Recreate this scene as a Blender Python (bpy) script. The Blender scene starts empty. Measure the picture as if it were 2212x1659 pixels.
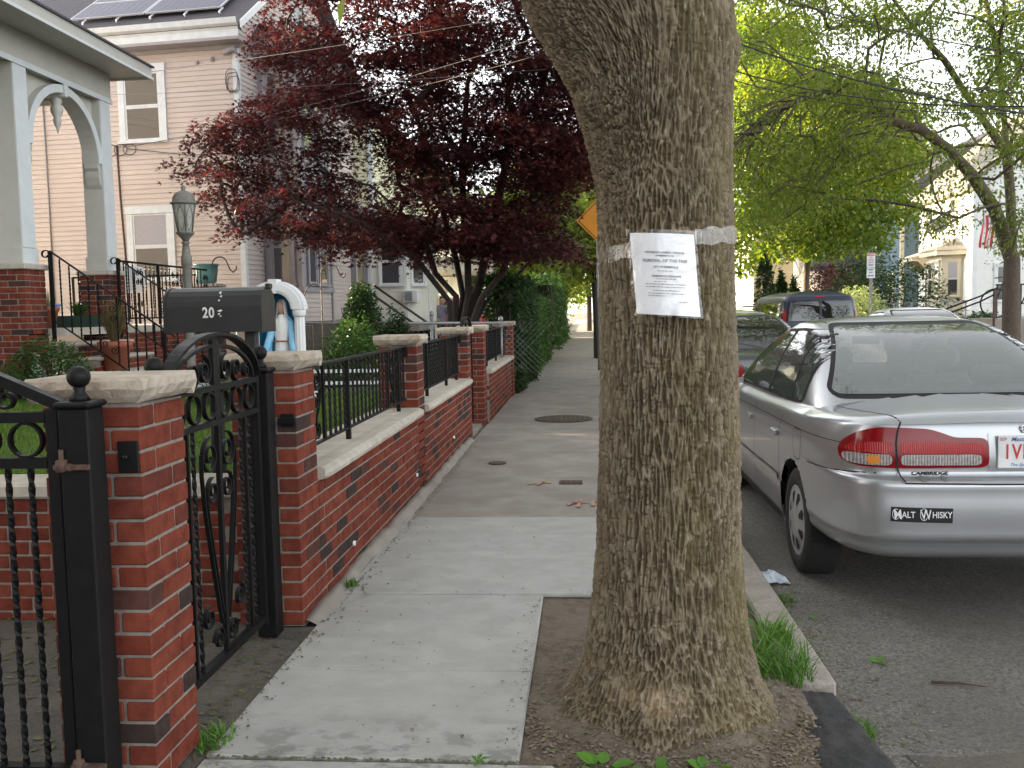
import bpy, bmesh, math, random
import numpy as np
from mathutils import Vector, Matrix
from mathutils.geometry import delaunay_2d_cdt
from mathutils.bvhtree import BVHTree

R = math.radians
SC = bpy.context.scene
COL = SC.collection
PI = math.pi
Z3 = (0.0, 0.0, 0.0)

# ---------------------------------------------------------------- camera, sky, sun, exposure
CAM_R = Vector((0.9966756850, 0.0789944414, -0.0199363259))
CAM_U = Vector((0.0135771025, 0.0802364923, 0.9966833838))
CAM_F = Vector((-0.0803320680, 0.9936407719, -0.0788972453))
cam_d = bpy.data.cameras.new('camera')
cam = bpy.data.objects.new('camera', cam_d)
COL.objects.link(cam)
cam_d.sensor_fit = 'HORIZONTAL'
cam_d.sensor_width = 36.0
cam_d.lens = 36.0 * 2000.0 / 2212.0
cam_d.clip_start = 0.05
cam_d.clip_end = 800.0
m = Matrix((CAM_R, CAM_U, -CAM_F)).transposed().to_4x4()
m.translation = Vector((0, 0, 1.45))
cam.matrix_world = m
SC.camera = cam

SUN_EL = R(11.0)
SUN_DIR = Vector((-0.88, 0.475, 0.0)).normalized()          # horizontal direction towards the sun
w = bpy.data.worlds.new('World')
SC.world = w
w.use_nodes = True
nt = w.node_tree
bg = nt.nodes['Background']
sky = nt.nodes.new('ShaderNodeTexSky')
sky.sky_type = 'NISHITA'
sky.sun_disc = False
sky.sun_elevation = SUN_EL
sky.sun_rotation = math.atan2(SUN_DIR.x, SUN_DIR.y)
sky.air_density = 0.6
sky.dust_density = 2.0
sky.ozone_density = 1.0
sky.altitude = 20.0
thin_cloud = nt.nodes.new('ShaderNodeHueSaturation')      # thin white overcast: the sky's colour is washed out
thin_cloud.inputs['Saturation'].default_value = 0.15
nt.links.new(sky.outputs[0], thin_cloud.inputs['Color'])
warm = nt.nodes.new('ShaderNodeMix'); warm.data_type = 'RGBA'; warm.blend_type = 'MULTIPLY'; warm.inputs[0].default_value = 1.0
warm.inputs[7].default_value = (1.0, 1.0, .985, 1)
nt.links.new(thin_cloud.outputs[0], warm.inputs[6])
nt.links.new(warm.outputs[2], bg.inputs[0])
bg.inputs[1].default_value = 0.15
sun_d = bpy.data.lights.new('sun', 'SUN')
sun_d.energy = 4.2
sun_d.angle = R(0.6)
sun_d.color = (1.0, 0.78, 0.52)
sun = bpy.data.objects.new('sun', sun_d)
COL.objects.link(sun)
sd = SUN_DIR * math.cos(SUN_EL) + Vector((0, 0, math.sin(SUN_EL)))
sun.rotation_euler = sd.to_track_quat('Z', 'Y').to_euler()
SC.view_settings.view_transform = 'Standard'
SC.view_settings.look = 'None'
SC.view_settings.gamma = 1.0
SC.view_settings.use_curve_mapping = False
SC.view_settings.exposure = 2.72

# ---------------------------------------------------------------- materials
def mat(name, c1, c2=None, scale=8.0, rough=0.7, bump=0.0, bscale=60.0, metal=0.0, spec=0.5,
        rnd=None, detail=6.0, stretch=(1, 1, 1), c3=None, s3=1.5, a3=0.5, coat=0.0, rough2=None, bdist=0.01, ribs=0.0, wet=None):
    """base colour c1..c2 over world-space noise; c3 = larger blotches; rnd = list of colours picked per object"""
    ma = bpy.data.materials.new(name)
    ma.use_nodes = True
    n = ma.node_tree.nodes
    l = ma.node_tree.links
    b = n['Principled BSDF']
    b.inputs['Roughness'].default_value = rough
    b.inputs['Metallic'].default_value = metal
    b.inputs['Specular IOR Level'].default_value = spec
    b.inputs['Coat Weight'].default_value = coat
    b.inputs['Coat Roughness'].default_value = 0.06
    geo = n.new('ShaderNodeNewGeometry')
    mp = n.new('ShaderNodeMapping')
    mp.inputs['Scale'].default_value = stretch
    l.new(geo.outputs['Position'], mp.inputs[0])
    P = mp.outputs[0]
    def noise(s, d=detail):
        t = n.new('ShaderNodeTexNoise')
        t.inputs['Scale'].default_value = s
        t.inputs['Detail'].default_value = d
        t.inputs['Roughness'].default_value = 0.62
        l.new(P, t.inputs['Vector'])
        return t.outputs['Fac']
    def ramp(f, a=0.35, z=0.65):
        r = n.new('ShaderNodeMapRange')
        r.inputs[1].default_value = a
        r.inputs[2].default_value = z
        l.new(f, r.inputs[0])
        return r.outputs[0]
    def mix(f, a, c):
        x = n.new('ShaderNodeMix')
        x.data_type = 'RGBA'
        if hasattr(f, 'links'): l.new(f, x.inputs[0])
        else: x.inputs[0].default_value = f
        for v, i in ((a, 6), (c, 7)):
            if hasattr(v, 'links'): l.new(v, x.inputs[i])
            else: x.inputs[i].default_value = (*v, 1)
        return x.outputs[2]
    if c2 is None: c2 = tuple(v * 0.8 for v in c1)
    col = None
    if rnd:
        oi = n.new('ShaderNodeObjectInfo')
        cr = n.new('ShaderNodeValToRGB')
        cr.color_ramp.interpolation = 'CONSTANT'
        el = cr.color_ramp.elements
        tot = len(rnd)
        for i, c in enumerate(rnd):
            e = el[i] if i < 2 else el.new(i / tot)
            e.position = i / tot
            e.color = (*c, 1)
        l.new(oi.outputs['Random'], cr.inputs[0])
        dark = n.new('ShaderNodeMix')
        dark.data_type = 'RGBA'
        dark.blend_type = 'MULTIPLY'
        l.new(ramp(noise(scale), 0.3, 0.7), dark.inputs[0])
        l.new(cr.outputs[0], dark.inputs[6])
        dark.inputs[7].default_value = (*c2, 1)
        col = dark.outputs[2]
    else:
        col = mix(ramp(noise(scale)), c1, c2)
    if c3 is not None:
        f = ramp(noise(s3, 3.0), 0.5 - 0.08, 0.5 + 0.12)
        mu = n.new('ShaderNodeMath')
        mu.operation = 'MULTIPLY'
        mu.inputs[1].default_value = a3
        l.new(f, mu.inputs[0])
        col = mix(mu.outputs[0], col, c3)
    if wet is not None:         # dirt gathered along the slab joint at y = wet
        sp = n.new('ShaderNodeSeparateXYZ'); l.new(P, sp.inputs[0])
        gr = n.new('ShaderNodeMapRange'); gr.inputs[1].default_value = wet * stretch[1] + .42 * stretch[1]; gr.inputs[2].default_value = wet * stretch[1]
        l.new(sp.outputs[1], gr.inputs[0])
        mu2 = n.new('ShaderNodeMath'); mu2.operation = 'MULTIPLY'
        l.new(gr.outputs[0], mu2.inputs[0]); l.new(ramp(noise(7, 4), .50, .60), mu2.inputs[1])
        col = mix(mu2.outputs[0], col, (.235, .23, .215))
        col = mix(ramp(noise(34, 2), .70, .74), col, (.20, .19, .17))
    l.new(col, b.inputs['Base Color'])
    if ribs:
        wv = n.new('ShaderNodeTexWave'); wv.inputs['Scale'].default_value = ribs; wv.bands_direction = 'X'
        l.new(geo.outputs['Position'], wv.inputs['Vector'])
        mm = n.new('ShaderNodeMix'); mm.data_type = 'RGBA'; mm.blend_type = 'MULTIPLY'; mm.inputs[0].default_value = .55
        l.new(col, mm.inputs[6]); l.new(wv.outputs['Color'], mm.inputs[7]); l.new(mm.outputs[2], b.inputs['Base Color'])
        wb_ = n.new('ShaderNodeBump'); wb_.inputs['Strength'].default_value = .6; wb_.inputs['Distance'].default_value = .003
        l.new(wv.outputs['Fac'], wb_.inputs['Height']); l.new(wb_.outputs[0], b.inputs['Normal'])
    if rough2 is not None:
        r = n.new('ShaderNodeMapRange')
        l.new(noise(scale * 0.6), r.inputs[0])
        r.inputs[1].default_value = 0.3
        r.inputs[2].default_value = 0.7
        r.inputs[3].default_value = rough
        r.inputs[4].default_value = rough2
        l.new(r.outputs[0], b.inputs['Roughness'])
    if bump:
        bp = n.new('ShaderNodeBump')
        bp.inputs['Strength'].default_value = bump
        bp.inputs['Distance'].default_value = bdist
        l.new(noise(bscale), bp.inputs['Height'])
        l.new(bp.outputs[0], b.inputs['Normal'])
    return ma

def leaf_mat(name, cols, trans=0.45, rough=0.5, tcol=None, scale=0.8):
    """leaf colours vary by clump (noise) and by leaf (random per island); part of the light passes through"""
    ma = bpy.data.materials.new(name)
    ma.use_nodes = True
    n = ma.node_tree.nodes
    l = ma.node_tree.links
    for x in list(n): n.remove(x)
    out = n.new('ShaderNodeOutputMaterial')
    geo = n.new('ShaderNodeNewGeometry')
    t = n.new('ShaderNodeTexNoise')
    t.inputs['Scale'].default_value = scale
    t.inputs['Detail'].default_value = 3
    l.new(geo.outputs['Position'], t.inputs['Vector'])
    a = n.new('ShaderNodeMath'); a.operation = 'MULTIPLY_ADD'
    l.new(geo.outputs['Random Per Island'], a.inputs[0])
    a.inputs[1].default_value = 0.55
    b = n.new('ShaderNodeMath'); b.operation = 'MULTIPLY_ADD'
    l.new(t.outputs['Fac'], b.inputs[0]); b.inputs[1].default_value = 1.3; b.inputs[2].default_value = -0.42
    l.new(b.outputs[0], a.inputs[2])
    cr = n.new('ShaderNodeValToRGB')
    el = cr.color_ramp.elements
    for i, c in enumerate(cols):
        e = el[i] if i < 2 else el.new(i / (len(cols) - 1))
        e.position = i / (len(cols) - 1)
        e.color = (*c, 1)
    l.new(a.outputs[0], cr.inputs[0])
    p = n.new('ShaderNodeBsdfPrincipled')
    p.inputs['Roughness'].default_value = rough
    p.inputs['Specular IOR Level'].default_value = 0.35
    l.new(cr.outputs[0], p.inputs['Base Color'])
    tr = n.new('ShaderNodeBsdfTranslucent')
    hs = n.new('ShaderNodeHueSaturation')
    hs.inputs['Saturation'].default_value = 1.15
    hs.inputs['Value'].default_value = 1.5
    l.new(cr.outputs[0], hs.inputs['Color'])
    l.new(hs.outputs[0], tr.inputs['Color'])
    mx = n.new('ShaderNodeMixShader')
    mx.inputs[0].default_value = trans
    l.new(p.outputs[0], mx.inputs[1])
    l.new(tr.outputs[0], mx.inputs[2])
    l.new(mx.outputs[0], out.inputs[0])
    return ma

def glass_mat(name, tint=(0.03, 0.04, 0.04), mixf=0.75, rough=0.03, ior=1.5):
    """window glass seen from outside: clear share plus a tinted glossy body"""
    ma = bpy.data.materials.new(name)
    ma.use_nodes = True
    n = ma.node_tree.nodes
    l = ma.node_tree.links
    b = n['Principled BSDF']
    b.inputs['Base Color'].default_value = (*tint, 1)
    b.inputs['Roughness'].default_value = rough
    b.inputs['Specular IOR Level'].default_value = 0.6
    tr = n.new('ShaderNodeBsdfTransparent')
    tr.inputs[0].default_value = (0.82, 0.88, 0.86, 1)
    fr = n.new('ShaderNodeFresnel'); fr.inputs[0].default_value = ior
    gl = n.new('ShaderNodeBsdfGlossy'); gl.inputs['Roughness'].default_value = rough
    m1 = n.new('ShaderNodeMixShader')
    m1.inputs[0].default_value = mixf
    l.new(tr.outputs[0], m1.inputs[1]); l.new(b.outputs[0], m1.inputs[2])
    m2 = n.new('ShaderNodeMixShader')
    l.new(fr.outputs[0], m2.inputs[0]); l.new(m1.outputs[0], m2.inputs[1]); l.new(gl.outputs[0], m2.inputs[2])
    l.new(m2.outputs[0], n['Material Output'].inputs[0])
    return ma

M = {}
BR = [(.225, .056, .034), (.24, .060, .036), (.175, .042, .027), (.21, .050, .030), (.24, .060, .034), (.19, .047, .031),
      (.16, .043, .030), (.22, .055, .033), (.105, .046, .038), (.20, .046, .028), (.062, .042, .038), (.205, .050, .031)]
M['brick'] = mat('red brick', (.3, .06, .04), (.50, .47, .47), 15, .9, .7, 140, rnd=BR, bdist=.004, spec=.15)
M['mortar'] = mat('mortar', (.27, .235, .20), (.19, .165, .14), 30, .95, .5, 160, bdist=.004)
M['cap'] = mat('limestone', (.42, .345, .27), (.32, .255, .19), 14, .85, .6, 70, c3=(.52, .47, .40), s3=5, a3=.6)
M['coping'] = mat('coping stone', (.50, .45, .38), (.42, .38, .32), 10, .85, .4, 90, c3=(.34, .30, .25), s3=2.5, a3=.5)
M['iron'] = mat('black painted iron', (.004, .004, .0045), (.007, .0065, .0065), 30, .45, .15, 120, bdist=.003, rough2=.6, spec=.22)
M['rust'] = mat('rusty steel', (.10, .055, .035), (.05, .03, .025), 40, .8, .4, 120)
M['newconc'] = mat('new concrete', (.43, .425, .40), (.38, .375, .355), 4, .9, .35, 160, stretch=(1, 1.3, 1), c3=(.31, .30, .275), s3=5.5, a3=.4, bdist=.004, spec=.25, wet=2.88)
M['oldconc'] = mat('old concrete', (.33, .30, .265), (.27, .245, .215), 4, .92, .4, 150, c3=(.22, .195, .17), s3=2.2, a3=.6, bdist=.004, spec=.25)
M['asphalt'] = mat('asphalt', (.235, .218, .192), (.080, .074, .066), 70, .93, .9, 130, detail=3, c3=(.095, .085, .072), s3=.9, a3=.6, bdist=.008)
M['tar'] = mat('fresh asphalt', (.034, .033, .034), (.020, .020, .021), 110, .88, .9, 120, c3=(.06, .055, .05), s3=6, a3=.5, bdist=.008)
M['apron'] = mat('dusty asphalt', (.115, .105, .092), (.065, .058, .050), 70, .95, .8, 90, c3=(.15, .125, .10), s3=2.4, a3=.6)
M['soil'] = mat('soil', (.205, .160, .118), (.105, .080, .057), 22, .97, 1.0, 55, c3=(.20, .165, .125), s3=5, a3=.6, bdist=.02)
M['granite'] = mat('granite', (.38, .34, .30), (.28, .25, .22), 40, .9, .6, 90, c3=(.22, .185, .15), s3=4, a3=.6)
M['lawn'] = mat('lawn', (.06, .095, .022), (.045, .065, .018), 9, .95, .6, 60)
M['yard'] = mat('yard soil', (.10, .085, .06), (.06, .06, .035), 5, .95, .6, 30)
M['ground'] = mat('far ground', (.10, .095, .08), (.07, .075, .05), .6, .95)
M['black'] = mat('black plastic', (.012, .012, .013), None, 8, .45)
M['rubber'] = mat('tyre rubber', (.014, .014, .014), (.022, .021, .020), 30, .8, .2, 200)
M['white'] = mat('white paint', (.74, .75, .76), (.66, .67, .68), 3, .55)
M['trim'] = mat('aged white trim', (.68, .72, .76), (.58, .62, .66), 6, .6, .2, 30)
M['pink'] = mat('pink siding', (.565, .49, .46), (.525, .455, .425), 2.5, .6, .1, 80, c3=(.47, .40, .37), s3=.8, a3=.4)
M['grey'] = mat('grey panel', (.36, .34, .36), (.31, .29, .31), 4, .65)
M['yellow'] = mat('pale yellow siding', (.74, .71, .50), (.68, .66, .47), 2.5, .6)
M['pale'] = mat('pale siding', (.72, .72, .64), (.66, .66, .59), 2.5, .6)
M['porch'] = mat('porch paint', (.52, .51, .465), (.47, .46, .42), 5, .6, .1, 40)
M['porchlight'] = mat('pale porch face', (.66, .69, .70), (.60, .63, .645), 6, .55, .15, 30)
M['shingle'] = mat('roof shingle', (.12, .11, .125), (.075, .07, .08), 30, .95, .8, 40, stretch=(.5, 1, 6))
M['shingle2'] = mat('pale shingle', (.24, .22, .19), (.16, .15, .13), 18, .95, .6, 30)
M['solar'] = mat('solar cell', (.060, .055, .095), (.045, .042, .075), 2, .38, spec=.25)
M['alu'] = mat('aluminium', (.62, .62, .64), (.52, .52, .55), 10, .4, metal=.7)
M['steel'] = mat('galvanised steel', (.30, .30, .30), (.22, .22, .22), 14, .5, metal=.5)
M['lampgrey'] = mat('lamp paint', (.17, .165, .145), (.13, .125, .11), 18, .55)
M['lampglass'] = mat('frosted lamp glass', (.42, .42, .38), (.30, .30, .27), 14, .25)
M['pane'] = glass_mat('house glass', (.060, .058, .064), .97)
M['curtain'] = mat('lace curtain', (.42, .41, .45), (.34, .33, .37), 30, .9, stretch=(1, 1, 5))
M['bluepaint'] = mat('niche blue', (.035, .20, .36), (.03, .17, .31), 5, .6)
M['robe'] = mat('robe white', (.78, .78, .76), (.68, .68, .67), 6, .5)
M['mantle'] = mat('mantle blue', (.14, .42, .66), (.30, .55, .74), 6, .45)
M['skin'] = mat('skin', (.48, .28, .19), (.42, .24, .16), 8, .55)
M['terracotta'] = mat('terracotta', (.36, .12, .065), (.29, .09, .05), 9, .85, .2, 40)
M['teal'] = mat('teal glaze', (.10, .26, .25), (.08, .20, .20), 7, .4)
M['mailbox'] = mat('mailbox black', (.008, .0075, .008), (.013, .012, .012), 12, .42, .1, 60, rough2=.5)
M['print'] = mat('white print', (.70, .70, .67), (.52, .52, .50), 30, .6)
M['ink'] = mat('black print', (.05, .05, .055), None, 30, .7)
M['paper'] = mat('paper', (.80, .81, .84), (.76, .77, .80), 6, .35, coat=.5)
M['orange'] = mat('sign orange', (.72, .29, .015), (.66, .26, .014), 3, .5)
M['bark'] = mat('dark bark', (.042, .032, .027), (.024, .018, .016), 20, .95, .8, 40, stretch=(3, 3, .6))
M['bark2'] = mat('grey brown bark', (.135, .105, .080), (.080, .060, .046), 16, .95, .9, 30, stretch=(3, 3, .6))
M['wood'] = mat('weathered wood', (.13, .11, .095), (.08, .07, .06), 16, .9)
M['brownpaint'] = mat('brown rail paint', (.085, .05, .04), (.06, .037, .03), 12, .6)
M['redpaint'] = mat('red car paint', (.42, .022, .022), (.36, .02, .02), 2, .3, coat=.6)
M['redlens'] = mat('red lens', (.24, .003, .007), (.16, .002, .005), 120, .14, coat=.25, spec=.3)
M['redlens2'] = mat('bright red lens', (.52, .006, .010), (.36, .004, .008), 140, .14, coat=.25, spec=.3, ribs=32)
M['clearlens'] = mat('clear lens', (.52, .49, .48), (.30, .28, .28), 60, .12, coat=.4, ribs=24)
M['amberlens'] = mat('amber lens', (.72, .26, .05), (.60, .22, .05), 90, .12, coat=1.0)
M['bluegrey'] = mat('blue grey siding', (.13, .20, .27), (.11, .17, .23), 3, .65)
M['cream'] = mat('cream trim', (.68, .60, .45), (.62, .55, .42), 4, .6)
M['offwhite'] = mat('white siding', (.78, .78, .76), (.72, .72, .70), 3, .6)
M['drab'] = mat('drab stucco', (.30, .27, .23), (.24, .22, .19), 3, .8)
M['wire'] = mat('wire', (.02, .02, .022), None, 5, .6)
M['dirtcover'] = mat('cast iron cover', (.13, .10, .075), (.075, .058, .045), 40, .75, .8, 60, metal=.3)
M['leafgreen'] = leaf_mat('weed leaf', [(.06, .16, .02), (.10, .24, .03), (.15, .30, .05)], .3)
M['grassblade'] = leaf_mat('grass blade', [(.05, .12, .018), (.085, .19, .026), (.14, .26, .045)], .3, scale=3)
M['lawnblade'] = leaf_mat('lawn blade', [(.07, .13, .02), (.11, .19, .028), (.16, .24, .04)], .35, scale=2)
M['maple'] = leaf_mat('red maple leaf', [(.027, .012, .013), (.046, .016, .017), (.072, .021, .021), (.112, .030, .028), (.165, .048, .034)], .33, .45, scale=.9)
M['green'] = leaf_mat('green leaf', [(.064, .094, .020), (.112, .156, .030), (.180, .222, .042), (.26, .285, .056)], .45, scale=.5)
M['lime'] = leaf_mat('yellow green leaf', [(.055, .095, .020), (.105, .160, .028), (.18, .23, .038), (.30, .29, .045)], .45, scale=.35)
M['darkgreen'] = leaf_mat('dark hedge leaf', [(.014, .030, .010), (.025, .052, .014), (.045, .085, .02)], .3, scale=1.2)
M['midgreen'] = leaf_mat('shrub leaf', [(.030, .065, .018), (.05, .105, .025), (.085, .15, .035)], .35, scale=2)
M['variegated'] = leaf_mat('variegated leaf', [(.14, .21, .06), (.30, .36, .16), (.48, .50, .28)], .35, scale=2)
M['litterleaf'] = leaf_mat('fallen scraps', [(.07, .045, .025), (.13, .10, .05), (.10, .12, .035), (.22, .18, .11)], .1, scale=9)

# ---------------------------------------------------------------- objects
WL = {}
def wl(o): return WL.get(o.name, Vector(Z3)) if o is not None else Vector(Z3)
def put(o, parent=None):
    COL.objects.link(o)
    if parent is not None: o.parent = parent
    return o
def tag(o, label=None, cat=None, group=None, kind=None):
    if label: o['label'] = label
    if cat: o['category'] = cat
    if group: o['group'] = group
    if kind: o['kind'] = kind
    return o
def empty(name, loc, label=None, cat=None, group=None, rz=0.0, local=False):
    o = bpy.data.objects.new(name, None)
    o.empty_display_size = .1
    o.location = loc
    o.rotation_euler = (0, 0, rz)
    COL.objects.link(o)
    WL[o.name] = Vector(Z3) if local else Vector(loc)
    return tag(o, label, cat, group)
def meshobj(name, me, ma, parent=None, smooth=False):
    if ma is not None and not me.materials: me.materials.append(ma)
    if smooth and len(me.polygons):
        me.polygons.foreach_set('use_smooth', np.ones(len(me.polygons), bool))
    o = bpy.data.objects.new(name, me)
    put(o, parent)
    WL[o.name] = wl(parent)
    return o
def inst(src, parent, loc, rz=0.0, name=None, scale=None):
    """a copy of a part that shares its mesh (loc in the scene's coordinates)"""
    o = src.copy()
    if name: o.name = name
    COL.objects.link(o)
    o.parent = parent
    o.location = Vector(loc) - wl(parent)
    o.rotation_euler = (0, 0, rz)
    if scale: o.scale = scale
    return o
def copy_tree(o, parent=None):
    c = o.copy()
    COL.objects.link(c)
    if parent is not None: c.parent = parent
    for ch in o.children: copy_tree(ch, c)
    return c

def fast_mesh(name, V, F):
    """V (n,3); F (m,k) all faces with k corners"""
    V = np.asarray(V, np.float32); F = np.asarray(F, np.int32)
    me = bpy.data.meshes.new(name)
    k = F.shape[1]
    me.vertices.add(len(V)); me.vertices.foreach_set('co', V.ravel())
    me.loops.add(F.size); me.loops.foreach_set('vertex_index', F.ravel())
    me.polygons.add(len(F))
    me.polygons.foreach_set('loop_start', np.arange(0, F.size, k, dtype=np.int32))
    me.update(calc_edges=True)
    return me

class MB:
    """collects shapes and links them as one mesh object"""
    def __init__(s): s.v = []; s.f = []; s.sm = []
    def add(s, vs, fs, smooth=False):
        b = len(s.v)
        s.v += [tuple(v) for v in vs]
        s.f += [tuple(i + b for i in f) for f in fs]
        s.sm += [smooth] * len(fs)
        return s
    def box(s, x0, x1, y0, y1, z0, z1, bev=0.0):
        if bev <= 0:
            vs = [(x, y, z) for z in (z0, z1) for y in (y0, y1) for x in (x0, x1)]
            return s.add(vs, [(0, 2, 3, 1), (4, 5, 7, 6), (0, 1, 5, 4), (2, 6, 7, 3), (0, 4, 6, 2), (1, 3, 7, 5)])
        b = bev
        vs = []
        for z, zi in ((z0, z0 + b), (z1, z1 - b)):
            vs += [(x0 + b, y0 + b, z), (x1 - b, y0 + b, z), (x1 - b, y1 - b, z), (x0 + b, y1 - b, z)]
        for z in (z0 + b, z1 - b):
            vs += [(x0 + b, y0, z), (x1 - b, y0, z), (x1, y0 + b, z), (x1, y1 - b, z), (x1 - b, y1, z), (x0 + b, y1, z), (x0, y1 - b, z), (x0, y0 + b, z)]
        fs = [(3, 2, 1, 0), (4, 5, 6, 7)]
        for i in range(8):
            j = (i + 1) % 8
            fs.append((8 + i, 8 + j, 16 + j, 16 + i))
        for k in range(4):
            a = 2 * k; c = a + 1; n2 = (a + 2) % 8
            fs.append((k, (k + 1) % 4, 8 + c, 8 + a)); fs.append(((k + 1) % 4, 8 + n2, 8 + c))
            fs.append((16 + a, 16 + c, 4 + (k + 1) % 4, 4 + k)); fs.append((16 + c, 16 + n2, 4 + (k + 1) % 4))
        return s.add(vs, fs)
    def tube(s, pts, r, n=6, caps=True, square=False, twist=0.0, smooth=True, flat=None):
        """round tube (r = number or list), square bar (twist = turns per metre) or flat bar (flat = (width, thickness, width axis))"""
        pts = [Vector(p) for p in pts]
        if len(pts) < 2: return s
        rs = r if isinstance(r, (list, tuple, np.ndarray)) else [r] * len(pts)
        vs = []
        up = None
        dist = 0.0
        for i, p in enumerate(pts):
            d = (pts[min(i + 1, len(pts) - 1)] - pts[max(i - 1, 0)])
            if d.length < 1e-9: d = Vector((0, 0, 1))
            d.normalize()
            if up is None:
                up = Vector((0, 0, 1)) if abs(d.z) < .9 else Vector((1, 0, 0))
            a = d.cross(up)
            if a.length < 1e-6: a = d.orthogonal()
            a.normalize()
            b = a.cross(d).normalized()
            up = b
            if flat:
                wa = Vector(flat[2])
                wa = (wa - d * wa.dot(d)).normalized()
                tb = d.cross(wa)
                for (ca, cb) in ((-1, -1), (1, -1), (1, 1), (-1, 1)):
                    vs.append(p + wa * ca * flat[0] / 2 + tb * cb * flat[1] / 2)
                continue
            if i: dist += (p - pts[i - 1]).length
            ph = twist * dist * 2 * PI
            for k in range(n):
                t = 2 * PI * k / n + ph + (PI / 4 if square else 0)
                vs.append(p + (a * math.cos(t) + b * math.sin(t)) * float(rs[i]) * (1.414 if square else 1))
        if flat: n = 4
        fs = []
        for i in range(len(pts) - 1):
            for k in range(n):
                fs.append((i * n + k, i * n + (k + 1) % n, (i + 1) * n + (k + 1) % n, (i + 1) * n + k))
        s.add(vs, fs, smooth and not square and not flat)
        if caps:
            b = len(s.v) - len(vs)
            s.f += [tuple(b + k for k in reversed(range(n))), tuple(b + (len(pts) - 1) * n + k for k in range(n))]
            s.sm += [False, False]
        return s
    def lathe(s, cx, cy, prof, n=16, smooth=True):
        vs = []
        for r_, z in prof:
            for k in range(n):
                t = 2 * PI * k / n
                vs.append((cx + r_ * math.cos(t), cy + r_ * math.sin(t), z))
        fs = []
        for i in range(len(prof) - 1):
            for k in range(n):
                fs.append((i * n + k, i * n + (k + 1) % n, (i + 1) * n + (k + 1) % n, (i + 1) * n + k))
        fs.append(tuple(reversed(range(n)))); fs.append(tuple((len(prof) - 1) * n + k for k in range(n)))
        return s.add(vs, fs, smooth)
    def prism(s, poly, axis, a0, a1):
        """poly = 2D outline; axis 'x': (y,z) extruded along x; 'y': (x,z) along y; 'z': (x,y) along z"""
        n = len(poly)
        def P(p, a): return (a, p[0], p[1]) if axis == 'x' else (p[0], a, p[1]) if axis == 'y' else (p[0], p[1], a)
        vs = [P(p, a0) for p in poly] + [P(p, a1) for p in poly]
        fs = [tuple(reversed(range(n))), tuple(range(n, 2 * n))]
        for i in range(n):
            j = (i + 1) % n
            fs.append((i, j, n + j, n + i))
        return s.add(vs, fs)
    def build(s, name, ma, parent=None, local=False, fix=True):
        off = Vector(Z3) if local else wl(parent)
        me = bpy.data.meshes.new(name)
        me.from_pydata([(v[0] - off.x, v[1] - off.y, v[2] - off.z) for v in s.v], [], s.f)
        if fix:
            bm = bmesh.new(); bm.from_mesh(me)
            bmesh.ops.recalc_face_normals(bm, faces=bm.faces)
            bm.to_mesh(me); bm.free()
        me.polygons.foreach_set('use_smooth', np.array(s.sm, bool))
        me.materials.append(ma)
        o = bpy.data.objects.new(name, me)
        put(o, parent)
        WL[o.name] = off
        return o

def text_geo(txt, size, align='CENTER', extrude=0.0, squeeze=1.0, shear=0.0, bold=0.0, spacing=1.0):
    cu = bpy.data.curves.new('lettering', 'FONT')
    cu.body = txt; cu.size = size; cu.align_x = align; cu.align_y = 'CENTER'
    cu.extrude = extrude; cu.shear = shear; cu.offset = bold; cu.space_character = spacing
    cu.resolution_u = 3
    o = bpy.data.objects.new('lettering', cu)
    COL.objects.link(o)
    dg = bpy.context.evaluated_depsgraph_get()
    me = bpy.data.meshes.new_from_object(o.evaluated_get(dg))
    bpy.data.objects.remove(o); bpy.data.curves.remove(cu)
    vs = [(v.co.x * squeeze, v.co.y, v.co.z) for v in me.vertices]
    fs = [tuple(p.vertices) for p in me.polygons]
    bpy.data.meshes.remove(me)
    return vs, fs
def lettering(parent, txt, size, origin, ax, ay, ma, name='lettering', mapf=None, **k):
    """flat letters: local x -> ax, local y -> ay (unit vectors), lying at origin"""
    vs, fs = text_geo(txt, size, **k)
    o = Vector(origin); ax = Vector(ax); ay = Vector(ay)
    pts = [o + ax * v[0] + ay * v[1] for v in vs]
    if mapf: pts = [mapf(p) for p in pts]
    b = MB(); b.add(pts, fs)
    return b.build(name, ma, parent, fix=False)

def arc(c, r_, a0, a1, n, plane='yz'):
    out = []
    for i in range(n + 1):
        t = a0 + (a1 - a0) * i / n
        u, v = r_ * math.cos(t), r_ * math.sin(t)
        out.append((c[0], c[1] + u, c[2] + v) if plane == 'yz' else (c[0] + u, c[1], c[2] + v) if plane == 'xz' else (c[0] + u, c[1] + v, c[2]))
    return out
def spiral(c, r0, r1, a0, turns, n, plane='yz', sgn=1):
    out = []
    for i in range(n + 1):
        t = a0 + sgn * turns * 2 * PI * i / n
        rr = r0 + (r1 - r0) * i / n
        u, v = rr * math.cos(t), rr * math.sin(t)
        out.append((c[0], c[1] + u, c[2] + v) if plane == 'yz' else (c[0] + u, c[1], c[2] + v))
    return out
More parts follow.
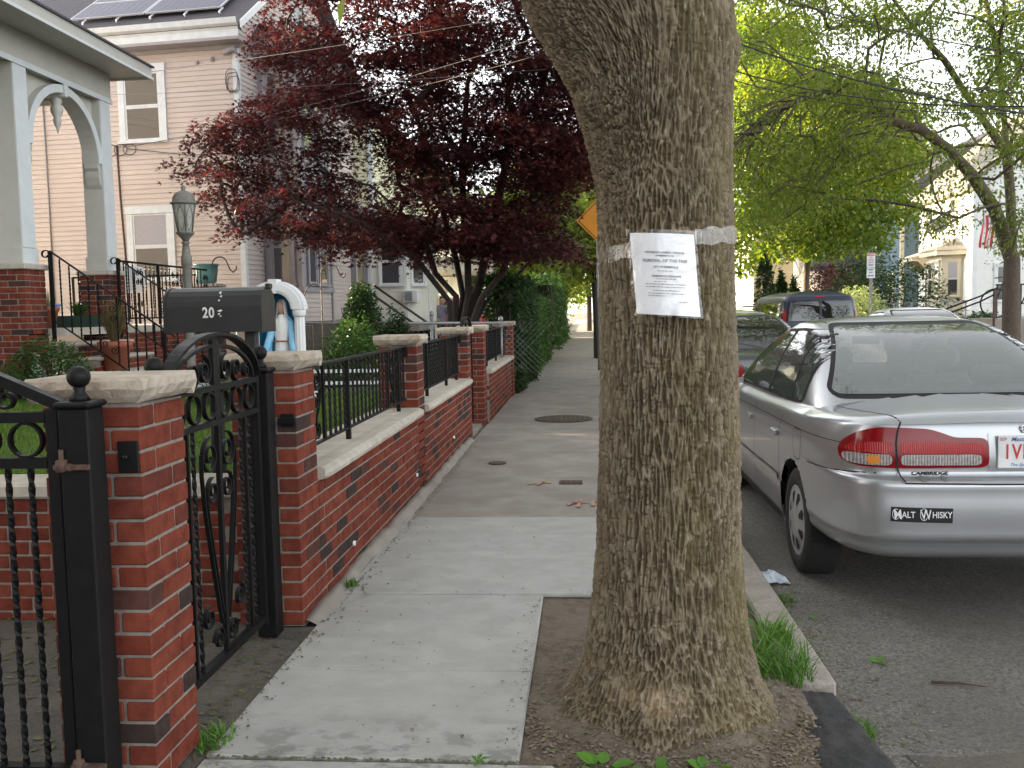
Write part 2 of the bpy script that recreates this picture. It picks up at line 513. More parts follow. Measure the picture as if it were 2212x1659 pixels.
# ---------------------------------------------------------------- ground, road, pavement
rng = random.Random(7)
npr = np.random.default_rng(11)
def struct(name, b, ma, parent=None, **k):
    o = b.build(name, ma, parent, **k)
    o['kind'] = 'structure'
    return o
def lattice(h, seed):
    g = np.random.default_rng(seed).random((64, 64, 64))
    return g
_L = lattice(0, 5)
def vnoise(P):
    """smooth value noise of points (n,3), range 0..1"""
    P = np.asarray(P, float)
    i = np.floor(P).astype(int); f = P - i; f = f * f * (3 - 2 * f)
    out = 0
    for dx in (0, 1):
        for dy in (0, 1):
            for dz in (0, 1):
                wgt = (f[:, 0] if dx else 1 - f[:, 0]) * (f[:, 1] if dy else 1 - f[:, 1]) * (f[:, 2] if dz else 1 - f[:, 2])
                out = out + wgt * _L[(i[:, 0] + dx) % 64, (i[:, 1] + dy) % 64, (i[:, 2] + dz) % 64]
    return out
def fbm(P, o=4):
    s = 0; a = .5
    P = np.asarray(P, float)
    for k in range(o):
        s = s + a * vnoise(P * 2 ** k + 17.3 * k); a *= .5
    return s
def sheet(name, xs, ys, zf, ma, smooth=True, mask=None):
    X, Y = np.meshgrid(xs, ys)
    Z = zf(X, Y)
    V = np.stack([X.ravel(), Y.ravel(), np.asarray(Z, float).ravel()], 1)
    nx, ny = len(xs), len(ys)
    I = np.arange(nx * ny).reshape(ny, nx)
    F = np.stack([I[:-1, :-1], I[:-1, 1:], I[1:, 1:], I[1:, :-1]], -1).reshape(-1, 4)
    if mask is not None:
        c = V[F].mean(1); F = F[mask(c[:, 0], c[:, 1])]
    return meshobj(name, fast_mesh(name, V, F), ma, None, smooth)

struct('ground', MB().add([(-250, -40, -.17), (250, -40, -.17), (250, 420, -.17), (-250, 420, -.17)], [(0, 1, 2, 3)]), M['ground'])
KX = lambda y: 6.4 + .058 * y                                         # right kerb line
road = sheet('road', np.linspace(.93, 1, 2), np.linspace(-12, 220, 60),
             lambda X, Y: X * 0 - .12, M['asphalt'])
rv = road.data
for v in rv.vertices:
    if v.co.x > .97: v.co.x = KX(v.co.y) + .05
road['kind'] = 'structure'
# pavement: a bed and slabs lying on it
side = struct('sidewalk', MB().box(-1.52, .77, -6, 130, -.16, -.022), M['soil'])
def slab(x0, x1, y0, y1, ma, lift=0.0):
    MB().box(x0, x1, y0, y1, -.02, lift, .006).build('concrete_slab', ma, side)
slab(-1.28, -.12, 1.0, 2.862, M['newconc'], -.004)
slab(-1.28, -.235, 2.878, 3.62, M['newconc'], 0)
slab(-1.28, -.235, 3.6225, 4.628, M['newconc'], 0)
slab(-1.28, .765, 4.640, 5.48, M['newconc'], .003)
slab(-1.28, .765, 5.4825, 6.40, M['newconc'], .003)
ap = sheet('asphalt_patch', np.linspace(1.10, 1.86, 12), np.linspace(1.2, 3.22, 30), lambda X, Y: -.1165 + X * 0, M['apron'])
ap['kind'] = 'structure'
for v in ap.data.vertices:
    v.co.x += .03 * math.sin(v.co.y * 5) + .05 * (v.co.y - 2.4) * (v.co.x > 1.5); v.co.y += .03 * math.sin(v.co.x * 9)
slab(-1.28, .765, -5.9, .99, M['newconc'], 0)
y = 6.404
for d in (1.56, 1.42, 1.44, 1.80, 1.7, 1.75, 1.5, 1.8, 1.7, 1.6, 1.8, 1.5, 1.7, 1.8, 1.8, 1.8, 1.8, 1.8, 1.8):
    slab(-1.29, .765, y + .005, y + d - .005, M['oldconc'], rng.uniform(-.006, .004))
    y += d
slab(-1.29, .765, y + .004, 129, M['oldconc'], 0)
# crumbled mortar fillet where the wall meets the slabs
n = 150
ys = np.linspace(4.15, 10.3, n)
hh = .025 + .05 * fbm(np.stack([ys * 5, ys * 0, ys * 0], 1)) * np.clip((ys - 4.15) / .5, 0, 1)
wd = .03 + .075 * fbm(np.stack([ys * 4, ys * 0 + 9, ys * 0], 1))
V = np.concatenate([np.stack([ys * 0 - 1.335, ys, ys * 0 - .01], 1), np.stack([ys * 0 - 1.332, ys, hh], 1),
                    np.stack([-1.33 + wd * .5, ys, hh * .55], 1), np.stack([-1.33 + wd, ys, ys * 0 - .004], 1)])
I = np.arange(4 * n).reshape(4, n)
F = np.concatenate([np.stack([I[k, :-1], I[k + 1, :-1], I[k + 1, 1:], I[k, 1:]], 1) for k in range(3)])
meshobj('mortar_fillet', fast_mesh('mortar_fillet', V, F), M['oldconc'], side, True)
struct('gate_apron', MB().box(-1.60, -1.282, 1.0, 4.15, -.02, -.008), M['apron'])
struct('driveway', MB().box(-9.5, -1.602, -3, 4.20, -.16, -.004), M['apron'])

# tree pit with bare soil, heaped against the trunk
TX, TY = .265, 3.34
def soil_z(X, Y):
    d = np.hypot(X - TX, Y - TY)
    P = np.stack([X.ravel() * 7, Y.ravel() * 7, X.ravel() * 0], 1)
    q = (fbm(P, 5).reshape(X.shape) - .5)
    edge = np.minimum(np.clip((X + .24) / .10, 0, 1), 1)
    return -.045 + .075 * np.exp(-((d - .30) / .30) ** 2) + .05 * q * edge - .015 * (1 - edge)
so = sheet('soil', np.linspace(-.245, .79, 150), np.linspace(.9, 4.64, 380), soil_z, M['soil'],
           mask=lambda x, y: (x > -.13) | (y > 2.85))
so['kind'] = 'structure'
# black asphalt berm that continues the kerb line
def berm_z(X, Y):
    t = np.clip((X - .66) / .36, 0, 1)
    q = fbm(np.stack([X.ravel() * 30, Y.ravel() * 30, X.ravel() * 0], 1), 3).reshape(X.shape) - .5
    return -.012 + .014 * np.sin(np.clip(t * 1.2, 0, 1) * PI) - .12 * np.clip((t - .74) / .26, 0, 1) ** 1.5 + .022 * q - .05 * np.clip((.12 - t) / .12, 0, 1) - .10 * np.clip((Y - 3.44) / .14, 0, 1) ** 2
be = sheet('asphalt_berm', np.linspace(.64, 1.03, 40), np.linspace(.9, 3.58, 220), berm_z, M['tar'])
be['kind'] = 'structure'
V = be.data
for v in V.vertices:
    t = (v.co.y - 2.6) / 1.0
    v.co.x += .03 * math.sin(v.co.y * 3) + .06 * max(0, t) * ((.95 - v.co.x) * 1.5) - .05 * max(0, -t)
kerb = struct('kerb', MB().box(.79, .93, 3.6, 130, -.2, -.06), M['soil'])
y = 3.53
for i in range(34):
    d = rng.uniform(1.75, 2.2)
    b = MB().box(.772 + rng.uniform(-.006, .006), .948 + rng.uniform(-.008, .008), y, y + d - .012, -.19, .004 + rng.uniform(-.008, .006), .012)
    b.build('kerb_stone', M['granite'], kerb)
    y += d
# far side
rk = struct('far_kerb', MB().prism([(KX(-10), -10), (KX(-10) + .16, -10), (KX(150) + .16, 150), (KX(150), 150)], 'z', -.19, 0), M['granite'])
struct('far_sidewalk', MB().prism([(KX(-10) + .165, -10), (KX(-10) + 2.0, -10), (KX(150) + 2.0, 150), (KX(150) + .165, 150)], 'z', -.16, -.004), M['oldconc'])

# ---------------------------------------------------------------- bricks
BL, BW, BH, CO = .203, .092, .060, .070
def brick_src():
    b = MB().box(-BL / 2, BL / 2, -BW / 2, BW / 2, 0, BH, .004)
    o = b.build('brick', M['brick'], None, local=True, fix=True)
    COL.objects.unlink(o)
    return o
BRICK = brick_src()
HB = MB().box(-BW / 2, BW / 2, -BW / 2, BW / 2, 0, BH, .004).build('brick', M['brick'], None, local=True)
COL.objects.unlink(HB)
def lay(parent, x, y, z, rz=0.0, src=None):
    j = lambda a: rng.uniform(-a, a)
    o = inst(src or BRICK, parent, (x + j(.0015), y + j(.0015), z + j(.001)), rz + j(.008))
    o.name = 'brick'
    return o
def pillar(x1, y0, label, courses=17, zcap=1.20, top=.075, ov=.034, rough=.7):
    """square pinwheel pillar; street face at x1, camera face at y0"""
    s = .305
    x0 = x1 - s; y1 = y0 + s
    t = empty('brick_pillar', (x1 - s / 2, y0 + s / 2, 0), label, 'pillar', 'brick pillars along the pavement')
    MB().box(x0 + .006, x1 - .006, y0 + .006, y1 - .006, 0, zcap).build('mortar', M['mortar'], t)
    h = BW / 2
    for k in range(courses):
        z = .005 + k * CO
        if k % 2:
            P = [(x0 + BL / 2, y0 + h, 0), (x1 - h, y0 + BL / 2, 1), (x1 - BL / 2, y1 - h, 0), (x0 + h, y1 - BL / 2, 1)]
        else:
            P = [(x1 - BL / 2, y0 + h, 0), (x1 - h, y1 - BL / 2, 1), (x0 + BL / 2, y1 - h, 0), (x0 + h, y0 + BL / 2, 1)]
        for (bx, by, r_) in P: lay(t, bx, by, z, r_ * PI / 2)
    # rock-faced cap: sides broken unevenly, top sawn flat
    a0, a1, b0, b1 = x0 - ov, x1 + ov, y0 - ov, y1 + ov
    N = 14
    ring = []
    for i in range(N): ring.append((a0 + (a1 - a0) * i / N, b0, 0, -1))
    for i in range(N): ring.append((a1, b0 + (b1 - b0) * i / N, 1, 0))
    for i in range(N): ring.append((a1 - (a1 - a0) * i / N, b1, 0, 1))
    for i in range(N): ring.append((a0, b1 - (b1 - b0) * i / N, -1, 0))
    lv = [(.000, -.030), (.018, -.012), (.042, .002), (.066, -.003), (top, -.014)]
    vs = []
    for li, (dz, off) in enumerate(lv):
        for (px, py, nx, ny) in ring:
            q = rng.uniform(-.008, .008) * rough if 0 < li < 4 else rng.uniform(-.004, .004) * rough
            vs.append((px + nx * (off + q), py + ny * (off + q), zcap + dz + (rng.uniform(-.004, .004) * rough if 0 < li < 4 else 0)))
    R_ = 4 * N
    fs = []
    for li in range(4):
        for i in range(R_):
            fs.append((li * R_ + i, li * R_ + (i + 1) % R_, (li + 1) * R_ + (i + 1) % R_, (li + 1) * R_ + i))
    fs.append(tuple(range(4 * R_, 5 * R_))); fs.append(tuple(reversed(range(R_))))
    MB().add(vs, fs).build('cap', M['cap'], t)
    return t
def brick_wall_y(x1, ya, yb, courses, label, cop, zc0=.005):
    """wall along y, face towards +x, with coping segments"""
    t = empty('brick_wall', (x1 - .15, (ya + yb) / 2, 0), label, 'wall', 'low brick walls along the pavement')
    MB().box(x1 - .30, x1 - .006, ya, yb, 0, zc0 + courses * CO).build('mortar', M['mortar'], t)
    n = int((yb - ya) / .213) + 1
    for k in range(courses):
        off = 0 if k % 2 else -.1065
        for i in range(n + 1):
            yy = ya + off + .1065 + i * .213
            if yy - BL / 2 < ya - .001:
                if yy + BL / 2 - ya > .06: lay(t, x1 - BW / 2, ya + BW / 2, zc0 + k * CO, PI / 2, HB)
                continue
            if yy + BL / 2 > yb + .001:
                if yb - (yy - BL / 2) > .06: lay(t, x1 - BW / 2, yb - BW / 2, zc0 + k * CO, PI / 2, HB)
                continue
            lay(t, x1 - BW / 2, yy, zc0 + k * CO, PI / 2)
    z0 = zc0 + courses * CO
    for (ca, cb) in cop:
        m_ = int((cb - ca) / .05) + 2
        ys = np.linspace(ca, cb, m_)
        prof = [(x1 - .33, z0), (x1 + .035, z0), (x1 + .052, z0 + .012), (x1 + .060, z0 + .034), (x1 + .052, z0 + .054), (x1 + .028, z0 + .066), (x1 - .33, z0 + .066)]
        vs = []
        for j, yy in enumerate(ys):
            e = min(1, min(j, m_ - 1 - j) / 1.0 + .25)
            for i, (px, pz) in enumerate(prof):
                q = rng.uniform(-.006, .006) if 1 <= i <= 4 else 0
                vs.append((px + q - (1 - e) * (.03 if 1 <= i <= 5 else 0), yy, pz + q * .5))
        k_ = len(prof)
        fs = []
        for j in range(m_ - 1):
            for i in range(k_):
                fs.append((j * k_ + i, j * k_ + (i + 1) % k_, (j + 1) * k_ + (i + 1) % k_, (j + 1) * k_ + i))
        fs.append(tuple(range(k_))); fs.append(tuple(range((m_ - 1) * k_, m_ * k_)))
        MB().add(vs, fs).build('coping_stone', M['coping'], t)
    return t
WX = -1.33
pillar(WX, 2.65, 'nearest brick pillar with rough limestone cap, between driveway gate and arched gate')
pillar(WX, 4.13, 'brick pillar right of the arched gate, directly in front of the statue niche')
pillar(WX, 7.20, 'brick pillar standing between the two iron railings on the low wall')
pillar(WX, 10.34, 'brick pillar at the far end of the longer wall, beside the second gate opening')
pillar(-1.30, 11.70, 'uneven shaded brick pillar on the far side of the second gate opening')
pillar(-1.24, 15.60, 'farthest brick pillar, ending the wall next to the dark hedge')
brick_wall_y(WX, 4.44, 10.335, 9, 'longer low brick wall with stone coping running from the arched gate', [(4.445, 7.195), (7.515, 10.33)])
brick_wall_y(-1.265, 12.01, 15.595, 9, 'shorter low brick wall with stone coping beyond the second gate opening', [(12.02, 15.58)])
# low wall across the end of the driveway, holding the lawn
t = empty('brick_wall', (-3.2, 4.32, 0), 'low brick retaining wall with stone coping between driveway and lawn', 'wall')
MB().box(-5.0, -1.64, 4.226, 4.45, 0, .595).build('mortar', M['mortar'], t)
for k in range(9):
    off = 0 if k % 2 else -.1065
    for i in range(16):
        xx = -1.645 - .1065 + off - i * .213
        if xx + BL / 2 > -1.64: lay(t, -1.642 - BW / 2, 4.22 + BW / 2, -.035 + k * CO, 0, HB); continue
        lay(t, xx, 4.22 + BW / 2, -.035 + k * CO, 0)
for i in range(4):
    b = MB().box(-1.642 - (i + 1) * .84, -1.642 - i * .84 - .006, 4.175, 4.47, .597, .668, .012)
    b.build('coping_stone', M['coping'], t)

# ---------------------------------------------------------------- gates, posts, railings
def gate_post(x, y, label, zt=1.20, grp='ball topped gate posts'):
    t = empty('gate_post', (x, y, 0), label, 'gate post', grp)
    MB().box(x - .045, x + .045, y - .045, y + .045, 0, zt, .005).build('post', M['iron'], t)
    MB().box(x - .054, x + .054, y - .054, y + .054, zt, zt + .018, .006).lathe(x, y, [(.03, zt + .018), (.022, zt + .034), (.014, zt + .045), (.018, zt + .055), (.012, zt + .06)], 14).build('post_cap', M['iron'], t)
    zc = zt + .086
    MB().lathe(x, y, [(.032 * math.sin(a) + .0005, zc - .032 * math.cos(a)) for a in np.linspace(.15, PI, 12)], 20).build('ball_finial', M['iron'], t)
    return t
gp = gate_post(-1.445, 2.53, 'black gate post with ball finial standing against the nearest brick pillar')
MB().box(-1.40, -1.335, 2.636, 2.644, .99, 1.085, .003).lathe(-1.372, 2.632, [(.008, 1.03), (.008, 1.045)], 8).build('bracket', M['iron'], gp)
for z in (1.035, .16):
    b = MB().tube([(-1.50, 2.49, z), (-1.45, 2.472, z)], .011, 8)
    b.lathe(-1.478, 2.474, [(.016, z - .012), (.016, z + .02), (.007, z + .022), (.007, z + .05)], 10).box(-1.50, -1.40, 2.468, 2.484, z - .007, z + .007)
    b.build('hinge', M['rust'], gp)
gp2 = gate_post(-1.45, 4.02, 'black gate post with ball finial touching the pillar right of the arched gate')
MB().box(-1.40, -1.335, 4.112, 4.124, .94, 1.0, .003).build('bracket', M['iron'], gp2)
MB().box(-1.405, -1.32, 4.085, 4.115, .955, .985, .004).build('bracket', M['iron'], gp2)
gate_post(-1.465, 3.035, 'black gate post whose ball just shows over the nearest pillar cap')

FL = lambda wd, th: (wd, th, (1, 0, 0))
FY = lambda wd, th: (wd, th, (0, 1, 0))
def scroll_y(parent, x, c, r0, a0, turns, sgn, wd=.016):
    MB().tube(spiral((x, c[0], c[1]), r0, r0 * .22, a0, turns, int(18 * turns) + 6, 'yz', sgn), .005, flat=FL(wd, .006)).build('scroll', M['iron'], parent)
def arched_gate(label):
    x = -1.45
    t = empty('arched_gate', (x, 3.45, 0), label, 'gate', 'arched walkway gates')
    ya, yb = 3.07, 3.955
    yc = (ya + yb) / 2
    hw = (yb - ya) / 2
    for yy in (ya + .016, yb - .016): MB().box(x - .016, x + .016, yy - .016, yy + .016, .06, 1.19).build('stile', M['iron'], t)
    for z, h in ((1.175, .022), (1.04, .022), (.105, .028)):
        MB().box(x - .017, x + .017, ya + .033, yb - .033, z - h / 2, z + h / 2).build('rail', M['iron'], t)
    for zb, dz in ((0, 0), (-.045, .0)):
        pts = [(x, yc + (hw - .0 + zb) * math.cos(a), 1.188 + (.195 + zb) * math.sin(a)) for a in np.linspace(0, PI, 29)]
        MB().tube(pts, .01, flat=FL(.046 if zb == 0 else .02, .012)).build('arch', M['iron'], t)
    MB().box(x - .008, x + .008, yc - .03, yc + .03, 1.051, 1.36).build('centre_plate', M['iron'], t)
    MB().box(x - .009, x + .009, yc - .012, yc + .012, .12, 1.028).build('centre_bar', M['iron'], t)
    for i in range(6):
        yy = ya + .095 + i * (yb - ya - .19) / 5
        MB().tube(arc((x, yy, 1.1075), .052, 0, 2 * PI, 22), .005, flat=FL(.018, .007), caps=False).build('ring', M['iron'], t)
    for s in (-1, 1):
        scroll_y(t, x, (yc + s * .105, 1.245), .058, PI / 2, 1.5, s, .02)
        scroll_y(t, x, (yc + s * .215, 1.235), .048, -PI / 2, 1.4, -s, .02)
        scroll_y(t, x, (yc + s * .32, 1.222), .032, PI / 2, 1.3, s, .02)
        # tall tulip shaped scrolls below the second rail
        scroll_y(t, x, (yc + s * .088, .915), .075, PI / 2, 1.7, -s)
        scroll_y(t, x, (yc + s * .075, .775), .055, PI / 2, 1.6, -s)
        MB().tube([(x, yc + s * .163, .93), (x, yc + s * .168, .85), (x, yc + s * .15, .70), (x, yc + s * .09, .45), (x, yc + s * .035, .24)], .005, flat=FL(.016, .006)).build('scroll_stem', M['iron'], t)
        MB().tube([(x, yc + s * .13, .78), (x, yc + s * .125, .70), (x, yc + s * .08, .50), (x, yc + s * .022, .28)], .005, flat=FL(.016, .006)).build('scroll_stem', M['iron'], t)
        scroll_y(t, x, (yc + s * .07, .19), .05, PI, 1.6, s)
        scroll_y(t, x, (yc + s * .155, .30), .05, PI / 2, 1.6, -s)
        for q in (.235, .335):
            MB().tube([(x, yc + s * q, z) for z in np.linspace(.12, 1.028, 40)], .0065, 4, square=True, twist=5).build('twisted_bar', M['iron'], t)
        for q in (.285,):
            MB().box(x - .007, x + .007, yc + s * q - .007, yc + s * q + .007, .12, 1.028).build('bar', M['iron'], t)
    return t
ag = arched_gate('arched black iron gate of scrolls and rings beside the nearest brick pillar')
a2 = copy_tree(ag)
a2.location.y += 7.66
a2['label'] = 'second arched iron gate, farther along, its arch showing behind the fourth pillar'

# driveway gate, swung open across the frame
t = empty('driveway_gate', (-2.1, 2.53, 0), 'black driveway gate with twisted bars and rings cut by the photo edge', 'gate')
yg = 2.53
MB().box(-1.545, -1.507, yg - .017, yg + .017, .07, 1.195, .003).build('stile', M['iron'], t)
MB().box(-2.80, -2.765, yg - .017, yg + .017, .07, 1.50, .003).build('stile', M['iron'], t)
for z in (1.172, 1.04, .12):
    MB().box(-2.765, -1.546, yg - .016, yg + .016, z - .015, z + .015).build('rail', M['iron'], t)
MB().tube([(-1.50, yg, 1.205), (-1.72, yg, 1.30), (-2.05, yg, 1.42), (-2.4, yg, 1.49), (-2.8, yg, 1.51)], .01, flat=(.034, .03, (0, 1, 0))).build('top_rail', M['iron'], t)
for i in range(9):
    MB().tube(arc((-1.612 - i * .132, yg, 1.106), .049, 0, 2 * PI, 22, 'xz'), .005, flat=FY(.02, .007), caps=False).build('ring', M['iron'], t)
for i in range(6):
    MB().tube(spiral((-1.665 - i * .2, yg, 1.225 + min(.16, i * .05)), .04 + .006 * i, .012, 0, 1.5, 26, 'xz', 1), .005, flat=FY(.02, .007)).build('scroll', M['iron'], t)
for i in range(17):
    xx = -1.605 - i * .069
    MB().tube([(xx, yg, z) for z in np.linspace(.135, 1.025, 44)], .0072, 4, square=True, twist=5.5).build('twisted_bar', M['iron'], t)

def railing(x, ya, yb, posts, label, zb=.77, zt=1.185, z0=.70):
    t = empty('iron_railing', (x, (ya + yb) / 2, z0), label, 'railing', 'black iron railings on the brick walls')
    MB().box(x - .022, x + .022, ya, yb, zt - .008, zt + .008, .003).build('handrail', M['iron'], t)
    MB().box(x - .012, x + .012, ya, yb, zb - .006, zb + .006).build('bottom_rail', M['iron'], t)
    for p in posts:
        MB().box(x - .014, x + .014, p - .014, p + .014, z0 - .002, zt - .009).build('post', M['iron'], t)
    MB().box(x - .03, x + .03, yb - .05, yb, zt - .08, zt - .012).build('bracket', M['iron'], t)
    src = None
    def bar(yy):
        nonlocal src
        if src is None:
            src = MB().tube([(x, yy, z) for z in np.linspace(zb + .007, zt - .009, 30)], .0065, 4, square=True, twist=6).build('twisted_bar', M['iron'], t)
            src['y0'] = yy
        else:
            inst(src, t, (x, yy - src['y0'] + (ya + yb) / 2, z0), name='twisted_bar')
    pan = [(ya + .08, ya + .46), (yb - .62, yb - .24)]
    yy = ya + .06
    while yy < yb - .04:
        if not any(a - .02 < yy < b + .02 for a, b in pan) and not any(abs(yy - p) < .03 for p in posts): bar(yy)
        yy += .105
    for a, b in pan:
        c = (a + b) / 2
        for e in (a, b): MB().box(x - .008, x + .008, e - .008, e + .008, zb + .007, zt - .009).build('bar', M['iron'], t)
        MB().box(x - .007, x + .007, c - .007, c + .007, zb + .007, zt - .009).build('bar', M['iron'], t)
        for s in (-1, 1):
            scroll_y(t, x, (c + s * .075, zt - .085), .062, PI / 2, 1.6, -s, .014)
            scroll_y(t, x, (c + s * .065, zt - .195), .045, PI / 2, 1.5, -s, .014)
            scroll_y(t, x, (c + s * .062, zb + .07), .048, -PI / 2, 1.5, s, .014)
            MB().tube([(x, c + s * .135, zt - .10), (x, c + s * .12, zt - .2), (x, c + s * .05, zb + .13), (x, c + s * .015, zb + .02)], .005, flat=FL(.014, .006)).build('scroll_stem', M['iron'], t)
    return t
railing(-1.43, 4.46, 7.19, (4.52, 5.43, 6.93), 'nearer iron railing with scroll panels, on the longer wall between first and second pillars')
railing(-1.43, 7.52, 10.33, (8.2, 9.35, 10.1), 'middle iron railing, between the third pillar and the second gate')
railing(-1.36, 12.03, 15.58, (12.6, 13.9, 15.2), 'farthest iron railing, on the shorter wall beside the hedge', )
# ---------------------------------------------------------------- the street tree with its notice
def worley(P, seed=3):
    """distance to nearest and second nearest feature point for points (n,3)"""
    P = np.asarray(P, np.float32)
    i0 = np.floor(P).astype(np.int32); f = P - i0
    g = np.random.default_rng(seed).random((37, 37, 37, 3)).astype(np.float32)
    d1 = np.full(len(P), 9, np.float32); d2 = d1.copy(); idv = np.zeros(len(P), np.float32)
    for dx in (-1, 0, 1):
        for dy in (-1, 0, 1):
            for dz in (-1, 0, 1):
                c = i0 + np.array([dx, dy, dz], np.int32)
                q = g[c[:, 0] % 37, c[:, 1] % 37, c[:, 2] % 37]
                v = q + np.array([dx, dy, dz], np.float32) - f
                d = np.sqrt((v * v).sum(1))
                n1 = d < d1
                d2 = np.where(n1, d1, np.minimum(d2, d))
                idv = np.where(n1, q[:, 0], idv)
                d1 = np.where(n1, d, d1)
    return d1, d2, idv
OUT_L = [(3.0, -.50), (2.80, -.385), (2.65, -.29), (2.524, -.218), (2.444, -.187), (2.364, -.14), (2.283, -.085), (2.203, -.038), (2.043, .003), (1.883, .03), (1.56, .039), (1.233, .041), (.9, .034), (.562, .021), (.391, .002), (.218, -.022), (.10, -.068), (0, -.140), (-.06, -.20), (-.16, -.30)]
OUT_R = [(3.0, .56), (2.7, .525), (2.49, .528), (2.413, .532), (2.336, .535), (2.26, .533), (2.181, .527), (1.868, .522), (1.549, .528), (1.225, .540), (.896, .551), (.563, .559), (.394, .572), (.224, .597), (.10, .635), (0, .695), (-.06, .75), (-.16, .86)]
def bark_attr_mesh(name, V, F, ridge, scar, parent):
    me = fast_mesh(name, V, F)
    for nm, arr in (('ridge', ridge), ('scar', scar)):
        a = me.attributes.new(nm, 'FLOAT', 'POINT')
        a.data.foreach_set('value', np.asarray(arr, np.float32))
    return meshobj(name, me, M['ashbark'], parent, True)
def bark_material():
    ma = bpy.data.materials.new('ridged ash bark')
    ma.use_nodes = True
    n = ma.node_tree.nodes; l = ma.node_tree.links
    b = n['Principled BSDF']
    b.inputs['Roughness'].default_value = .93
    b.inputs['Specular IOR Level'].default_value = .2
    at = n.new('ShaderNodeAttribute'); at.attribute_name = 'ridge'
    sc = n.new('ShaderNodeAttribute'); sc.attribute_name = 'scar'
    geo = n.new('ShaderNodeNewGeometry')
    def noise(s, st=(1, 1, 1), d=6):
        mp = n.new('ShaderNodeMapping'); mp.inputs['Scale'].default_value = st
        t = n.new('ShaderNodeTexNoise'); t.inputs['Scale'].default_value = s; t.inputs['Detail'].default_value = d
        l.new(geo.outputs['Position'], mp.inputs[0]); l.new(mp.outputs[0], t.inputs['Vector'])
        return t.outputs['Fac']
    def mr(f, a, c, lo=0., hi=1.):
        r = n.new('ShaderNodeMapRange')
        r.inputs[1].default_value = a; r.inputs[2].default_value = c; r.inputs[3].default_value = lo; r.inputs[4].default_value = hi
        l.new(f, r.inputs[0]); return r.outputs[0]
    def mix(f, a, c):
        x = n.new('ShaderNodeMix'); x.data_type = 'RGBA'
        l.new(f, x.inputs[0])
        for v, i in ((a, 6), (c, 7)):
            if hasattr(v, 'links'): l.new(v, x.inputs[i])
            else: x.inputs[i].default_value = (*v, 1)
        return x.outputs[2]
    def mul(a, c):
        x = n.new('ShaderNodeMath'); x.operation = 'MULTIPLY'
        for v, i in ((a, 0), (c, 1)):
            if hasattr(v, 'links'): l.new(v, x.inputs[i])
            else: x.inputs[i].default_value = v
        return x.outputs[0]
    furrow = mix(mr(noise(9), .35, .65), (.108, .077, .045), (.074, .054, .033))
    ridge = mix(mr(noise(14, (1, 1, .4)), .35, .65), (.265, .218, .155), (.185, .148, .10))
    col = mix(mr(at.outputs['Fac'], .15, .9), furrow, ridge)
    # olive lichen: patches, more of them towards the road side
    sep = n.new('ShaderNodeSeparateXYZ'); l.new(geo.outputs['Position'], sep.inputs[0])
    roadside = mr(sep.outputs[0], .25, .52, .08, .55)
    col = mix(mul(mr(noise(5, (1, 1, .5)), .42, .66), roadside), col, (.135, .115, .038))
    col = mix(mul(mr(noise(60, (1, 1, .5), 3), .62, .72), .6), col, (.40, .36, .30))
    col = mix(sc.outputs['Fac'], col, mix(mr(noise(24), .38, .62), (.38, .31, .21), (.20, .135, .075)))
    l.new(col, b.inputs['Base Color'])
    bp = n.new('ShaderNodeBump'); bp.inputs['Strength'].default_value = .6; bp.inputs['Distance'].default_value = .006
    l.new(noise(90, (1, 1, .45)), bp.inputs['Height']); l.new(bp.outputs[0], b.inputs['Normal'])
    return ma
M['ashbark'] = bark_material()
tree = empty('street_tree', (TX, TY, 0), 'thick grey street tree with deeply ridged bark carrying a paper notice', 'tree')
def trunk_surface(th, zz):
    """undisplaced trunk surface: angle (0 = towards camera, positive to the road), height"""
    lz = np.array([p[0] for p in OUT_L][::-1]); lx = np.array([p[1] for p in OUT_L][::-1])
    rz = np.array([p[0] for p in OUT_R][::-1]); rx = np.array([p[1] for p in OUT_R][::-1])
    xl = np.interp(zz, lz, lx) + .010; xr = np.interp(zz, rz, rx) - .010
    cx = (xl + xr) / 2; hw = (xr - xl) / 2
    mid = np.interp(zz, [0, 1.2, 3.2], [.262, .262, .30])
    dep = np.where(zz > 1.9, .265 + .10 * np.clip((zz - 1.9) / 1.1, 0, 1), .27 + .0 * zz)
    fl = np.clip((.42 - zz) / .5, 0, 1) ** 1.7
    dep = dep + .17 * fl
    # buttress lobes near the ground
    lob = 1 + fl * (.16 * np.cos(5 * th + .6) + .08 * np.cos(9 * th + 1.7)) * .55
    s, c = np.sin(th), np.cos(th)
    x = cx + hw * s * (1 + (lob - 1) * np.abs(c))
    y = TY - dep * c * lob
    return x, y
def knots(x, z):
    return 0
NF, NB_, NZ = 410, 80, 740
th = np.concatenate([np.linspace(-1.75, 1.75, NF), np.linspace(1.75, 2 * PI - 1.75, NB_ + 2)[1:-1]])
NTH = len(th)
zz = np.linspace(-.16, 3.0, NZ)
T, Zg = np.meshgrid(th, zz)
T = T.ravel(); Zg = Zg.ravel()
x, y = trunk_surface(T, Zg)
x2, y2 = trunk_surface(T + .004, Zg)
nx, ny = (y2 - y), -(x2 - x)
ln = np.hypot(nx, ny); nx /= ln; ny /= ln
sg = np.where((nx * (x - .27) + ny * (y - TY)) < 0, -1, 1); nx *= sg; ny *= sg
